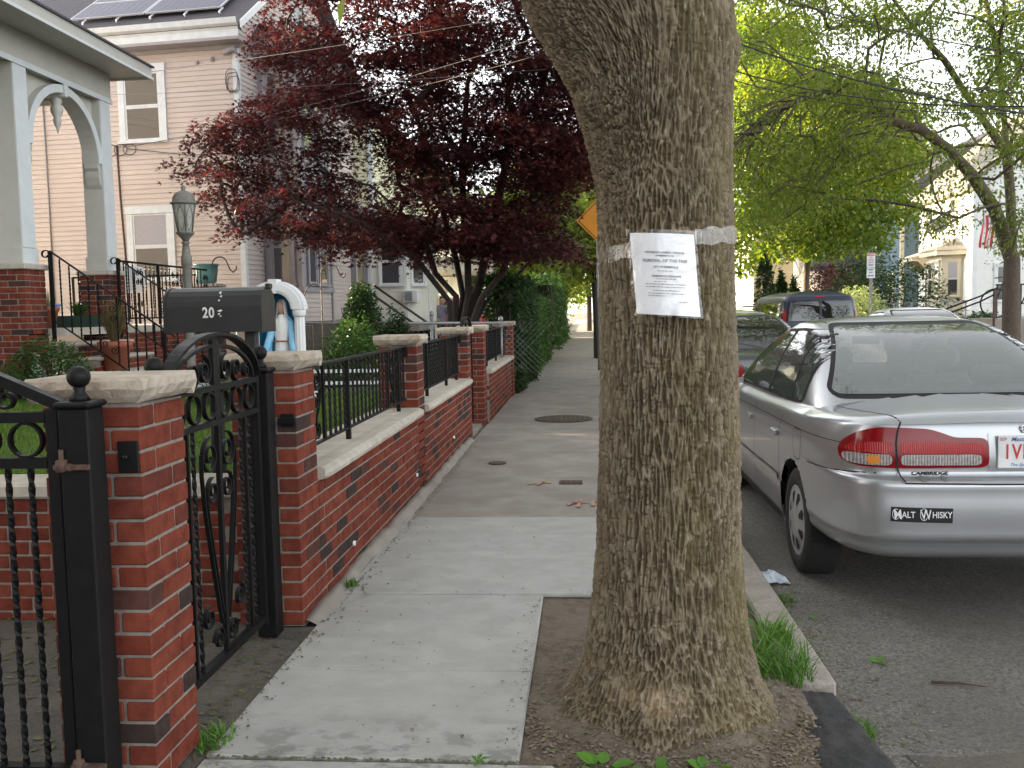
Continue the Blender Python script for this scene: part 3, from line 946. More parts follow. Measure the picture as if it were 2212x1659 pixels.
# bark flows with the limb at the fork
P0 = np.stack([x, y, Zg], 1)
lean = np.clip((Zg - 1.95) / .7, 0, 1) * np.clip((.25 - x) / .45, 0, 1)
wz = Zg * (1 - .25 * lean) - x * .9 * lean
wx = x + .55 * lean * (Zg - 2.0)
warp = fbm(np.stack([wx * 6, y * 6, wz * 2.2], 1), 3) - .5
warp2 = fbm(np.stack([wx * 6 + 31, y * 6, wz * 2.2 + 7], 1), 3) - .5
crumple = np.exp(-(((x + .02) / .16) ** 2 + ((Zg - 2.17) / .26) ** 2))          # knobbly bark in the armpit of the limb
vs_ = 7.2 + 22 * crumple
low = np.clip((.45 - Zg) / .3, 0, 1)
Q = np.stack([wx * (60 - 28 * crumple) + warp * 4.4, y * 60 + warp2 * 4.4, wz * vs_ + warp * 1.6], 1)
d1, d2, idv = worley(Q, 3)
e = d2 - d1
brk = np.clip(fbm(np.stack([wx * 26 + 3, y * 26, wz * 9], 1), 3) * 2.6 - .75, 0, 1)
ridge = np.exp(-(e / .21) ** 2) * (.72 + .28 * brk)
Q2 = np.stack([wx * 105 + 5 + warp2 * 5, y * 105, wz * 24 + warp * 4], 1)
e1, e2, _ = worley(Q2, 8)
fine = np.exp(-((e2 - e1) / .25) ** 2)
rough = fbm(np.stack([x * 90, y * 90, Zg * 40], 1), 3)
scar = np.exp(-(((x - .20) / .13) ** 2 + ((Zg - .155) / .060) ** 2) ** 2) * np.clip(fbm(np.stack([x * 18, y * 18, Zg * 18], 1), 3) * 3.2 - .9, 0, 1)
crk = fbm(np.stack([wx * 16 + 9, y * 16, wz * 46], 1), 2)
crk = np.exp(-((crk - .375) / .018) ** 2)          # short cross cracks that break the ridges into plates
plate = (idv - .5) * .005 - .006 * crk
amp = .0128 * (1 - .55 * scar)
disp = amp * (ridge * .95 + .38 * fine + .62 * rough) + plate - .010
big = fbm(np.stack([x * 3.2, y * 3.2, Zg * 1.3], 1), 2) - .5
disp = disp + .03 * big + .012 * low * (fbm(np.stack([x * 14, y * 14, Zg * 20], 1), 2) - .5)
stub = np.exp(-(((T - 1.5) / .16) ** 2 + ((Zg - 2.335) / .06) ** 2))
disp = disp + .022 * stub + .02 * crumple * (fine - .4)
Vt = np.stack([x + nx * disp, y + ny * disp, Zg], 1)
I = np.arange(NTH * NZ).reshape(NZ, NTH)
J = np.roll(I, -1, axis=1)
Ft = np.stack([I[:-1], J[:-1], J[1:], I[1:]], -1).reshape(-1, 4)
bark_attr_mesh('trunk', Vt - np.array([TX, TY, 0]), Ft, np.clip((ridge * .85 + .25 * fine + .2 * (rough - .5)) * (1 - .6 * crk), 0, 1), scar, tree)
def limb(name, pts, rad, parent, ma=None, n=28):
    b = MB(); b.tube(pts, rad, n, caps=False)
    return b.build(name, ma or M['bark2'], parent)
limb('limb', [(.10, 3.36, 2.45), (-.04, 3.38, 2.80), (-.40, 3.42, 3.15), (-.85, 3.45, 3.75), (-1.5, 3.4, 4.6), (-2.1, 3.2, 5.6)], [.16, .22, .22, .17, .13, .07], tree)
limb('limb', [(.27, 3.34, 2.4), (.30, 3.36, 2.9), (.34, 3.4, 3.5), (.45, 3.6, 4.3), (.5, 3.9, 5.4), (.2, 4.2, 6.6)], [.22, .235, .22, .19, .14, .07], tree)
limb('limb', [(.36, 3.45, 3.6), (.9, 3.2, 4.4), (1.6, 2.6, 5.3), (2.1, 2.2, 6.2)], [.15, .12, .09, .05], tree)

# notice taped round the trunk
def front(xw, zw, off):
    """point on the trunk's camera side at given x, z, standing off the bark"""
    t = math.asin(max(-.999, min(.999, (xw - .283) / .245)))
    px, py = trunk_surface(np.array([t]), np.array([zw]))
    return Vector((xw, float(py[0]) - off, zw))
def bulge_sheet(b, x0, x1, z0, z1, off, nx_=16, nz_=14, wav=.0, tilt=0.0, seed=1, curl=0.0):
    rs = random.Random(seed)
    vs = []
    for j in range(nz_ + 1):
        for i in range(nx_ + 1):
            u = i / nx_; v = j / nz_
            xx = x0 + (x1 - x0) * u; z = z0 + (z1 - z0) * v
            c_ = (u - .5)
            xr = xx + tilt * (v - .5) * (z1 - z0); zr = z + tilt * -.9 * (0.5 - u) * (x1 - x0)
            p = front(xr, zr, off + rs.uniform(-wav, wav) + curl * (v < .2) * (1 - v * 5) * (u > .6) + .010 * (1 - 4 * c_ * c_) * (1 - v))
            vs.append(p)
    k = nx_ + 1
    return b.add(vs, [(j * k + i, j * k + i + 1, (j + 1) * k + i + 1, (j + 1) * k + i) for j in range(nz_) for i in range(nx_)], True)
film = bpy.data.materials.new('clear plastic film')
film.use_nodes = True
_n = film.node_tree.nodes; _l = film.node_tree.links
_g = _n.new('ShaderNodeBsdfGlossy'); _g.inputs['Roughness'].default_value = .22; _g.inputs[0].default_value = (.9, .9, .9, 1)
_t = _n.new('ShaderNodeBsdfTransparent')
_m = _n.new('ShaderNodeMixShader')
_w = _n.new('ShaderNodeTexNoise'); _w.inputs['Scale'].default_value = 26; _w.inputs['Detail'].default_value = 2; _w.inputs['Distortion'].default_value = 1.2
_ge = _n.new('ShaderNodeNewGeometry'); _mp = _n.new('ShaderNodeMapping'); _mp.inputs['Scale'].default_value = (1, 1, .8); _mp.inputs['Rotation'].default_value = (0, .5, 0)
_l.new(_ge.outputs['Position'], _mp.inputs[0]); _l.new(_mp.outputs[0], _w.inputs['Vector'])
_b = _n.new('ShaderNodeBump'); _b.inputs['Strength'].default_value = .35; _b.inputs['Distance'].default_value = .02
_l.new(_w.outputs['Fac'], _b.inputs['Height']); _l.new(_b.outputs[0], _g.inputs['Normal'])
_m.inputs[0].default_value = .085
_l.new(_t.outputs[0], _m.inputs[1]); _l.new(_g.outputs[0], _m.inputs[2]); _l.new(_m.outputs[0], _n['Material Output'].inputs[0])
M['film'] = film
tape_m = film.copy(); tape_m.name = 'clear packing tape'
for q in tape_m.node_tree.nodes:
    if q.type == 'BUMP': q.inputs['Strength'].default_value = .12
    if q.type == 'MIX_SHADER': q.inputs[0].default_value = .13
    if q.type == 'BSDF_GLOSSY': q.inputs['Roughness'].default_value = .4
M['tape'] = tape_m
PZ0, PZ1, PX0, PX1 = 1.425, 1.690, .158, .362
TILT = -.075
no = empty('paper_notice', (.26, 3.0, 1.56), 'white paper notice in a plastic sleeve taped to the ridged tree trunk', 'notice')
bulge_sheet(MB(), PX0, PX1, PZ0, PZ1, .022, tilt=TILT, wav=.0004, curl=.012).build('sheet', M['paper'], no, fix=False)
bulge_sheet(MB(), PX0 - .012, PX1 + .008, PZ0 - .006, PZ1 + .012, .0275, 22, 18, tilt=TILT, wav=.0006, seed=4, curl=.014).build('plastic_sleeve', M['film'], no, fix=False)
def onpaper(p):
    u = (p.x - PX0) / (PX1 - PX0); v = (p.z - PZ0) / (PZ1 - PZ0)
    xr = p.x + TILT * (v - .5) * (PZ1 - PZ0); zr = p.z + TILT * -.9 * (.5 - u) * (PX1 - PX0)
    return front(xr, zr, .0245 + .012 * (v < .2) * (1 - v * 5) * (u > .6) + .010 * (1 - 4 * (u - .5) ** 2) * (1 - v))
M['greyink'] = mat('grey print', (.20, .20, .22), None, 30, .7)
pc = (PX0 + PX1) / 2 + .002
for txt, sz, z in (('NOTICE OF A PUBLIC HEARING', .0088, 1.628), ('IN REFERENCE TO THE', .0055, 1.617), ('REMOVAL OF THIS TREE', .0130, 1.601),
                   ('CITY OF SOMERVILLE', .0082, 1.581), ('DIVISION OF HIGHWAYS', .0082, 1.551)):
    lettering(no, txt, sz, (pc, 0, z), (1, 0, 0), (0, 0, 1), M['greyink'], mapf=onpaper, bold=.0004)
sm = MB()
for z, x0_, x1_ in ((1.567, .235, .285), (1.541, .228, .292), (1.532, .222, .262), (1.524, .195, .322), (1.515, .195, .318), (1.5035, .215, .30), (1.494, .20, .315), (1.486, .20, .258), (1.468, .295, .325)):
    xx = x0_
    while xx < x1_:
        wd_ = rng.uniform(.004, .012)
        c4_ = [(xx, z), (min(xx + wd_, x1_), z), (min(xx + wd_, x1_), z + .0022), (xx, z + .0022)]
        sm.add([onpaper(Vector((a, 0, c_))) for a, c_ in c4_], [(0, 1, 2, 3)])
        xx += wd_ + .0025
o = sm.build('small_print', M['greyink'], no, fix=False); o['kind'] = 'stuff'
# tape bands to both sides of the sleeve
tp = empty('tape_band', (.28, 3.1, 1.66), 'clear packing tape wrapped around the trunk at the notice', 'tape')
for x0_, x1_, z0_, z1_, sl in ((.042, .185, 1.600, 1.650, .16), (.355, .522, 1.648, 1.702, .10)):
    b = MB()
    vs = []
    for j in range(7):
        for i in range(25):
            u = i / 24; v = j / 6
            xx = x0_ + (x1_ - x0_) * u
            z = z0_ + (z1_ - z0_) * v + sl * (xx - x0_) + .004 * math.sin(u * 14 + v * 3)
            vs.append(front(xx, z, .026 + rng.uniform(-.001, .001)))
    b.add(vs, [(j * 25 + i, j * 25 + i + 1, (j + 1) * 25 + i + 1, (j + 1) * 25 + i) for j in range(6) for i in range(24)], True)
    b.build('tape', M['tape'], tp, fix=False)
# ---------------------------------------------------------------- cars
M['silver'] = mat('silver car paint', (.40, .41, .43), (.37, .38, .40), 1.2, .30, metal=.62, coat=.7, c3=(.33, .335, .34), s3=3, a3=.25)
M['darkpaint'] = mat('dark green black car paint', (.012, .018, .018), (.010, .014, .014), 2, .22, coat=1.0)
M['bluepaint2'] = mat('navy van paint', (.010, .016, .045), (.008, .013, .038), 2, .35, coat=.25)
M['wagonpaint'] = mat('grey green car paint', (.30, .34, .33), (.27, .30, .30), 2, .3, metal=.5, coat=.6)
M['whitepaint'] = mat('pearl car paint', (.62, .63, .66), (.56, .57, .60), 2, .3, coat=.6)
M['carglass'] = glass_mat('car glass', (.32, .37, .34), .26, .02, 2.2)  # pale dusty body and raised index imitate a bright sky reflection
M['darkglass'] = glass_mat('dark car glass', (.012, .014, .014), .85, .02)
M['gap'] = mat('panel gap', (.010, .010, .011), None, 5, .8)
M['seat'] = mat('grey car seat', (.36, .37, .35), (.30, .31, .30), 12, .9)
M['hubcap'] = mat('hubcap', (.42, .42, .42), (.32, .32, .31), 9, .4, metal=.3)
M['plate'] = mat('plate white', (.74, .75, .76), None, 5, .35)
M['platered'] = mat('plate red', (.58, .035, .03), None, 5, .4)
M['plateblue'] = mat('plate blue', (.05, .12, .42), None, 5, .4)
M['chrome'] = mat('chrome', (.75, .75, .76), None, 5, .12, metal=1.0)

SEDAN = dict(L=4.795, W=.8925, wb=(1.04, 3.755), rt=.312,
    low=[(.325, .80, .15, .16), (.345, .845, .09, .09), (.375, .872, .050, .05), (.425, .884, .030, .02), (.455, .8895, .004, .0), (.50, .891, .002, .0), (.58, .8925, .0, .0),
         (.66, .8925, .006, .0), (.708, .892, .008, .01), (.726, .8915, .034, .02), (.738, .891, .072, .03), (.80, .890, .073, .05), (.86, .886, .078, .09),
         (.91, .878, .084, .16), (.945, .868, .090, .26), (.968, .856, .097, .34), (.982, .835, .112, .42)],
    zs=[(0, 1.0), (.15, 1.0), (.5, .985), (.95, .96), (2.2, .93), (3.4, .915), (4.1, .86), (4.5, .78), (4.8, .70)],
    crown=[(0, .022), (.14, .038), (.6, .062), (1.0, .10), (2, .05), (3.5, .07), (4.8, .05)],
    gh=[(.90, .800, .72, 3.95), (.98, .792, .88, 3.80), (1.06, .765, 1.00, 3.62), (1.17, .720, 1.18, 3.36), (1.28, .664, 1.40, 3.06), (1.36, .615, 1.60, 2.80), (1.415, .572, 1.80, 2.60), (1.442, .54, 1.93, 2.48)],
    roofz=1.485, spine=(2.25, 2.4), n_low=8.5, n_gh=7.5,
    rear=[(-.640, 1.045), (.640, 1.045), (.666, 1.07), (.50, 1.375), (.47, 1.420), (.43, 1.430), (-.43, 1.430), (-.47, 1.420), (-.50, 1.375), (-.666, 1.07)],
    side=[(1.27, .985), (1.29, 1.05), (1.42, 1.31), (1.52, 1.370), (1.72, 1.390), (2.05, 1.396), (2.45, 1.382), (2.80, 1.305), (3.15, 1.14), (3.42, 1.01), (3.45, .965)])

def outline(n_, w_, yr, yf, N):
    """superellipse plan outline, full loop of N points (rear centre, left, front, right)"""
    yc = (yr + yf) / 2; h = (yf - yr) / 2
    t = np.linspace(0, 2 * PI, 2401)[:-1]
    c, s = np.cos(t), np.sin(t)
    X = -w_ * np.sign(s) * np.abs(s) ** (2 / n_)
    Y = yc - h * np.sign(c) * np.abs(c) ** (2 / n_)
    d = np.r_[0, np.cumsum(np.hypot(np.diff(np.r_[X, X[0]]), np.diff(np.r_[Y, Y[0]])))]
    q = np.linspace(0, d[-1], N + 1)[:-1]
    return np.interp(q, d, np.r_[X, X[0]]), np.interp(q, d, np.r_[Y, Y[0]])
def resample(tab, k):
    """rows of a table interpolated smoothly k per step"""
    tab = np.array(tab, float); m_ = len(tab)
    out = []
    for i in range(m_ - 1):
        p0, p1, p2, p3 = tab[max(i - 1, 0)], tab[i], tab[i + 1], tab[min(i + 2, m_ - 1)]
        for j in range(k):
            t = j / k
            out.append(.5 * (2 * p1 + (p2 - p0) * t + (2 * p0 - 5 * p1 + 4 * p2 - p3) * t * t + (3 * p1 - p0 - 3 * p2 + p3) * t ** 3))
    out.append(tab[-1])
    return np.array(out)
def grid_faces(nr, N):
    I = np.arange(nr * N).reshape(nr, N)
    J = np.roll(I, -1, axis=1)
    return np.stack([I[:-1], J[:-1], J[1:], I[1:]], -1).reshape(-1, 4)
def in_poly(px, py, poly):
    inside = np.zeros(len(px), bool)
    n_ = len(poly)
    for i in range(n_):
        x1, y1 = poly[i]; x2, y2 = poly[(i + 1) % n_]
        c = ((y1 > py) != (y2 > py)) & (px < (x2 - x1) * (py - y1) / (y2 - y1 + 1e-12) + x1)
        inside ^= c
    return inside
def smooth_poly(poly, k=6):
    p = np.array(poly, float); n_ = len(p); out = []
    for i in range(n_):
        p0, p1, p2, p3 = p[i - 1], p[i], p[(i + 1) % n_], p[(i + 2) % n_]
        L_ = np.linalg.norm(p2 - p1)
        kk = max(1, min(80, int(L_ / .013)))
        for j in range(kk):
            t = j / kk
            out.append(p1 + (p2 - p1) * t)
    # two rounds of corner cutting
    q = np.array(out)
    for _ in range(3): q = .25 * np.roll(q, 1, 0) + .5 * q + .25 * np.roll(q, -1, 0)
    return [tuple(v) for v in q]
def offset_poly(poly, d):
    p = np.array(poly); n_ = len(p)
    a = .5 * np.sum(p[:, 0] * np.roll(p[:, 1], -1) - np.roll(p[:, 0], -1) * p[:, 1])
    t = np.roll(p, -1, 0) - np.roll(p, 1, 0)
    t /= np.linalg.norm(t, axis=1)[:, None] + 1e-9
    nn = np.stack([t[:, 1], -t[:, 0]], 1) * np.sign(a)
    return [tuple(v) for v in p + nn * d]

class Car:
    def __init__(s, P, name, loc, label, cat, paint, glass, group=None, N=300, cut=True, rz=0.0):
        s.P = P; s.root = empty(name, loc, label, cat, group, rz, local=True)
        s.cut = cut; s.glass = glass; s.paint = paint
        low = resample(P['low'], 3)
        zsx = [p[0] for p in P['zs']]; zsz = [p[1] for p in P['zs']]
        crx = [p[0] for p in P['crown']]; crz = [p[1] for p in P['crown']]
        rows = []
        ztop = low[-1][0]
        for (z, w_, r_, f_) in low:
            X, Y = outline(P['n_low'], w_, r_, P['L'] - f_, N)
            zs = np.interp(Y, zsx, zsz)
            k = np.clip((z - .55) / (ztop - .55), 0, 1)
            Zr = z + k * (zs - ztop) - .14 * np.clip((.47 - z) / .13, 0, 1) * np.clip((Y - 1.2) / .2, 0, 1) * np.clip((P['L'] - .9 - Y) / .2, 0, 1)
            rows.append(np.stack([X, Y, Zr], 1))
        base = rows[-1]
        for k in (.012, .03, .06, .12, .22, .36, .52, .70, .86, 1.0):
            yt = np.clip(base[:, 1], 1.0, P['L'] - 1.1)
            X = base[:, 0] * (1 - k); Y = base[:, 1] + k * (yt - base[:, 1])
            wl_ = np.abs(X) / P['W']
            Zr = np.interp(Y, zsx, zsz) + np.interp(Y, crx, crz) * (1 - wl_ ** 2.2) * min(1, k * 12 + .15) + .006 * min(1, k / .03)
            rows.append(np.stack([X, Y, Zr], 1))
        V = np.concatenate(rows); F = grid_faces(len(rows), N)
        c = V[F].mean(1)
        keep = np.ones(len(F), bool)
        ra = P['rt'] + .045
        for yw in P['wb']:
            keep &= ~((np.hypot(c[:, 1] - yw, c[:, 2] - P['rt']) < ra) & (np.abs(c[:, 0]) > .55) & (c[:, 2] < .8))
        F = F[keep]
        used = np.zeros(len(V), bool); used[F.ravel()] = True
        for yw in P['wb']:
            d = np.hypot(V[:, 1] - yw, V[:, 2] - P['rt'])
            q = used & (d < ra) & (np.abs(V[:, 0]) > .55) & (V[:, 2] < .8)
            V[q, 1] = yw + (V[q, 1] - yw) * ra / d[q]
            V[q, 2] = P['rt'] + (V[q, 2] - P['rt']) * ra / d[q]
        # the floor of the tub
        gh = resample(P['gh'], 4)
        if cut:     # opening under the cabin
            c = V[F].mean(1)
            F = F[~((c[:, 2] > .80) & (np.abs(c[:, 0]) < gh[2][1] - .03) & (c[:, 1] > gh[3][2] + .02) & (c[:, 1] < gh[3][3] - .05))]
        s.body = meshobj('body', fast_mesh('body', V, F), paint, s.root, True)
        s.bvh_low = BVHTree.FromPolygons([tuple(v) for v in V], [tuple(f) for f in F])
        rows = []
        for (z, w_, r_, f_) in gh:
            X, Y = outline(P['n_gh'], w_, r_, f_, N)
            rows.append(np.stack([X, Y, X * 0 + z], 1))
        base = rows[-1]; zt = gh[-1][0]
        for k in (.03, .07, .13, .22, .36, .52, .7, .86, 1.0):
            yt = np.clip(base[:, 1], *P['spine'])
            rows.append(np.stack([base[:, 0] * (1 - k), base[:, 1] + k * (yt - base[:, 1]), base[:, 2] + (P['roofz'] - zt) * (1 - (1 - k) ** 2.4)], 1))
        V = np.concatenate(rows); F = grid_faces(len(rows), N)
        s.bvh_gh = BVHTree.FromPolygons([tuple(v) for v in V], [tuple(f) for f in F])
        c = V[F].mean(1)
        nn = np.cross(V[F[:, 1]] - V[F[:, 0]], V[F[:, 3]] - V[F[:, 0]])
        if nn[:N].dot([0, 0, 1]).size and (nn[:N] * (c[:N] - np.array([0, 2.3, 1]))).sum() < 0: nn = -nn
        s.win = []
        keep = np.ones(len(F), bool)
        rear = smooth_poly(P['rear']); sidep = smooth_poly(P['side'])
        wsh = smooth_poly([(-x_, z_) for x_, z_ in P.get('front', P['rear'])])
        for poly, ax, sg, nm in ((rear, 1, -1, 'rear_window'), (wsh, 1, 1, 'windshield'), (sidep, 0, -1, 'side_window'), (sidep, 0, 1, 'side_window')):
            s.win.append((poly, ax, sg, nm))
            if cut:
                a = c[:, 0] if ax == 1 else c[:, 1]
                nrm = nn / (np.linalg.norm(nn, axis=1)[:, None] + 1e-12)
                keep &= ~(in_poly(a, c[:, 2], offset_poly(poly, -.012)) & (nrm[:, ax] * sg > .22))
        s.cabin = meshobj('cabin', fast_mesh('cabin', V, F[keep]), paint, s.root, True)
        for poly, ax, sg, nm in s.win:
            s.patch(nm + '_seal', offset_poly(poly, .016), ax, sg, M['gap'], .0025, s.bvh_gh, hole=offset_poly(poly, -.020))
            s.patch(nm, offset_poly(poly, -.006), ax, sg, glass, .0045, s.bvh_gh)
    def hit(s, a, z, ax, sg, bvh, off):
        if ax == 'z':
            o = Vector((a, z, 5)); d = Vector((0, 0, -1))
        elif ax == 1:
            o = Vector((a, 2.4 + sg * 8, z)); d = Vector((0, -sg, 0))
        else:
            o = Vector((sg * 8, a, z)); d = Vector((-sg, 0, 0))
        loc, nr, _, _ = bvh.ray_cast(o, d)
        if loc is None:
            loc, nr, _, _ = bvh.find_nearest(Vector((a, 0 if sg < 0 else 4.7, z)) if ax == 1 else Vector((sg * .85, a, z)))
        if nr.dot(d) > 0: nr = -nr
        return loc + nr * off
    def patch(s, name, poly, ax, sg, ma, off, bvh=None, hole=None, parent=None, step=.03, label=None):
        """a skin lying on the body: outline seen along axis ax from side sg"""
        bvh = bvh or s.bvh_low
        if not hole:
            q = []
            for (p, r_) in zip(poly, list(poly[1:]) + [poly[0]]):
                k_ = max(1, int(math.hypot(r_[0] - p[0], r_[1] - p[1]) / .03))
                q += [(p[0] + (r_[0] - p[0]) * j / k_, p[1] + (r_[1] - p[1]) * j / k_) for j in range(k_)]
            poly = q
        pts = [Vector(p) for p in poly]
        n0 = len(pts)
        edges = [(i, (i + 1) % n0) for i in range(n0)]
        if hole:
            h0 = len(pts)
            pts += [Vector(p) for p in hole]
            k = len(hole)
            edges += [(h0 + i, h0 + (i + 1) % k) for i in range(k)]
        xs = [p.x for p in pts]; ys = [p.y for p in pts]
        if not hole:
            gx = np.arange(min(xs) + step * .5, max(xs), step); gy = np.arange(min(ys) + step * .5, max(ys), step)
            A, B = np.meshgrid(gx, gy)
            q = in_poly(A.ravel(), B.ravel(), offset_poly(poly, -.010))
            pts += [Vector((a, b)) for a, b in zip(A.ravel()[q], B.ravel()[q])]
        vs, es, fs, *_ = delaunay_2d_cdt(pts, edges, [], 1 if not hole else 0, 1e-6)
        if hole:
            cc = np.array([(sum(vs[i].x for i in f) / len(f), sum(vs[i].y for i in f) / len(f)) for f in fs])
            ok = in_poly(cc[:, 0], cc[:, 1], [tuple(p) for p in poly]) & ~in_poly(cc[:, 0], cc[:, 1], [tuple(h) for h in hole])
            fs = [f for f, k_ in zip(fs, ok) if k_]
        b = MB()
        b.add([s.hit(v.x, v.y, ax, sg, bvh, off) for v in vs], [tuple(f) for f in fs], True)
        o = b.build(name, ma, parent or s.root, local=True, fix=False)
        me = o.data
        if len(me.polygons):
            nv = Vector((0, 0, 0))
            for p in me.polygons: nv += p.normal * p.area
            want = Vector((0, 0, 1)) if ax == 'z' else Vector((0, sg, 0)) if ax == 1 else Vector((sg, 0, 0))
            if nv.dot(want) < 0: me.flip_normals()
        if label: o['label'] = label
        return o
    def line(s, name, pts, ax, sg, wd, ma, off=.0012, bvh=None, dense=.03):
        """a narrow strip (panel gap, moulding) along a path on the body"""
        bvh = bvh or s.bvh_low
        P = [Vector(pts[0])]
        for a, b in zip(pts[:-1], pts[1:]):
            a, b = Vector(a), Vector(b)
            k = max(1, int((b - a).length / dense))
            P += [a.lerp(b, (i + 1) / k) for i in range(k)]
        Q = [s.hit(p.x, p.y, ax, sg, bvh, off) for p in P]
        N_ = [(s.hit(p.x, p.y, ax, sg, bvh, off + .01) - q).normalized() for p, q in zip(P, Q)]
        vs = []
        for i, q in enumerate(Q):
            d = (Q[min(i + 1, len(Q) - 1)] - Q[max(i - 1, 0)]).normalized()
            w_ = d.cross(N_[i]).normalized() * wd / 2
            vs += [q - w_, q + w_]
        fs = [(2 * i, 2 * i + 1, 2 * i + 3, 2 * i + 2) for i in range(len(Q) - 1)]
        return MB().add(vs, fs, True).build(name, ma, s.root, local=True)
    def wheels(s, style='cap', track=.765):
        P = s.P
        for yw in P['wb']:
            for sg in (-1, 1):
                x = sg * (P['W'] - .022); d = -sg; r_ = P['rt']
                prof = [(x + d * .20, .20), (x + d * .20, r_ - .03), (x + d * .185, r_ - .006), (x + d * .16, r_), (x + d * .04, r_), (x + d * .015, r_ - .008), (x, r_ - .03), (x - d * .004, r_ - .07), (x + d * .006, .205), (x + d * .02, .195)]
                b = MB(); n_ = 40
                vs = [(px, yw + pr * math.cos(2 * PI * k / n_), r_ + pr * math.sin(2 * PI * k / n_)) for px, pr in prof for k in range(n_)]
                b.add(vs, [(i * n_ + k, i * n_ + (k + 1) % n_, (i + 1) * n_ + (k + 1) % n_, (i + 1) * n_ + k) for i in range(len(prof) - 1) for k in range(n_)], True)
                wheel = b.build('wheel', M['rubber'], s.root, local=True)
                prof = [(x + d * .006, .206), (x + d * .004, .198), (x + d * .010, .185), (x + d * .006, .17), (x - d * .004, .10), (x - d * .008, .05), (x - d * .006, .0)]
                b = MB()
                vs = [(px, yw + pr * math.cos(2 * PI * k / n_), r_ + pr * math.sin(2 * PI * k / n_)) for px, pr in prof for k in range(n_)]
                b.add(vs, [(i * n_ + k, i * n_ + (k + 1) % n_, (i + 1) * n_ + (k + 1) % n_, (i + 1) * n_ + k) for i in range(len(prof) - 1) for k in range(n_)], True)
                b.build('hubcap', M['hubcap'], wheel, local=True)
                b = MB()
                for k in range(8):          # openings between the hubcap's spokes
                    a0 = 2 * PI * (k + .5) / 8
                    q = []
                    for (rr, da) in ((.105, -.10), (.105, .10), (.165, .20), (.178, .0), (.165, -.20)):
                        xx = np.interp(rr, [0, .05, .10, .17, .185], [-.006, -.008, -.004, .006, .010])
                        q.append((x + d * (xx - .0025), yw + rr * math.cos(a0 + da), r_ + rr * math.sin(a0 + da)))
                    b.add(q, [(0, 1, 2, 3, 4)])
                o = b.build('hubcap_slot', M['gap'], wheel, local=True); o['kind'] = 'stuff'
                # wheel housing
                b = MB(); ra = r_ + .043
                pr = [(x - d * -.01, ra), (x + d * .30, ra), (x + d * .30, .02)]
                vs = [(px, yw + q * math.cos(PI * k / 24), r_ + q * math.sin(PI * k / 24)) for px, q in pr for k in range(-1, 26)]
                m_ = 27
                b.add(vs, [(i * m_ + k, i * m_ + k + 1, (i + 1) * m_ + k + 1, (i + 1) * m_ + k) for i in range(2) for k in range(m_ - 1)], True)
                b.build('wheel_housing', M['gap'], s.root, local=True)
        MB().box(-P['W'] + .22, P['W'] - .22, .45, P['L'] - .5, .26, .30).build('underbody', M['gap'], s.root, local=True)

def tail_lamps(c, polys, ax=1):
    for nm, ma, poly, off in polys:
        for sg in (-1, 1):
            pl = [(x_ * -sg, z_) for x_, z_ in poly]
            c.patch(nm, smooth_poly(pl), 1, -1, ma, off, step=.025)

# --- silver saloon beside the kerb
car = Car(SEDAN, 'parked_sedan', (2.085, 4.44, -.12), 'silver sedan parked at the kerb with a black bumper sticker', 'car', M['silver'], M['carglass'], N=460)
car.wheels()
r_ = car.root
TL = [('tail_light', M['redlens'], [(-.822, .800), (-.828, .855), (-.812, .90), (-.765, .945), (-.69, .972), (-.60, .973), (-.47, .968), (-.42, .955), (-.345, .926), (-.205, .924), (-.190, .91), (-.190, .792), (-.21, .785), (-.60, .782), (-.77, .785)], .010),
      ('tail_light_band', M['redlens2'], [(-.595, .852), (-.595, .905), (-.47, .912), (-.345, .900), (-.205, .898), (-.205, .852)], .0125),
      ('tail_light_band', M['redlens2'], [(-.812, .852), (-.80, .885), (-.71, .905), (-.628, .90), (-.628, .852)], .0125),
      ('reverse_light', M['clearlens'], [(-.595, .797), (-.595, .846), (-.222, .846), (-.222, .797)], .0130),
      ('turn_signal', M['clearlens'], [(-.815, .800), (-.818, .846), (-.628, .846), (-.628, .795), (-.77, .794)], .0130),
      ('amber_bulb', M['amberlens'], [(-.735, .800), (-.735, .840), (-.675, .842), (-.665, .820), (-.675, .798)], .0140)]
tail_lamps(car, TL)
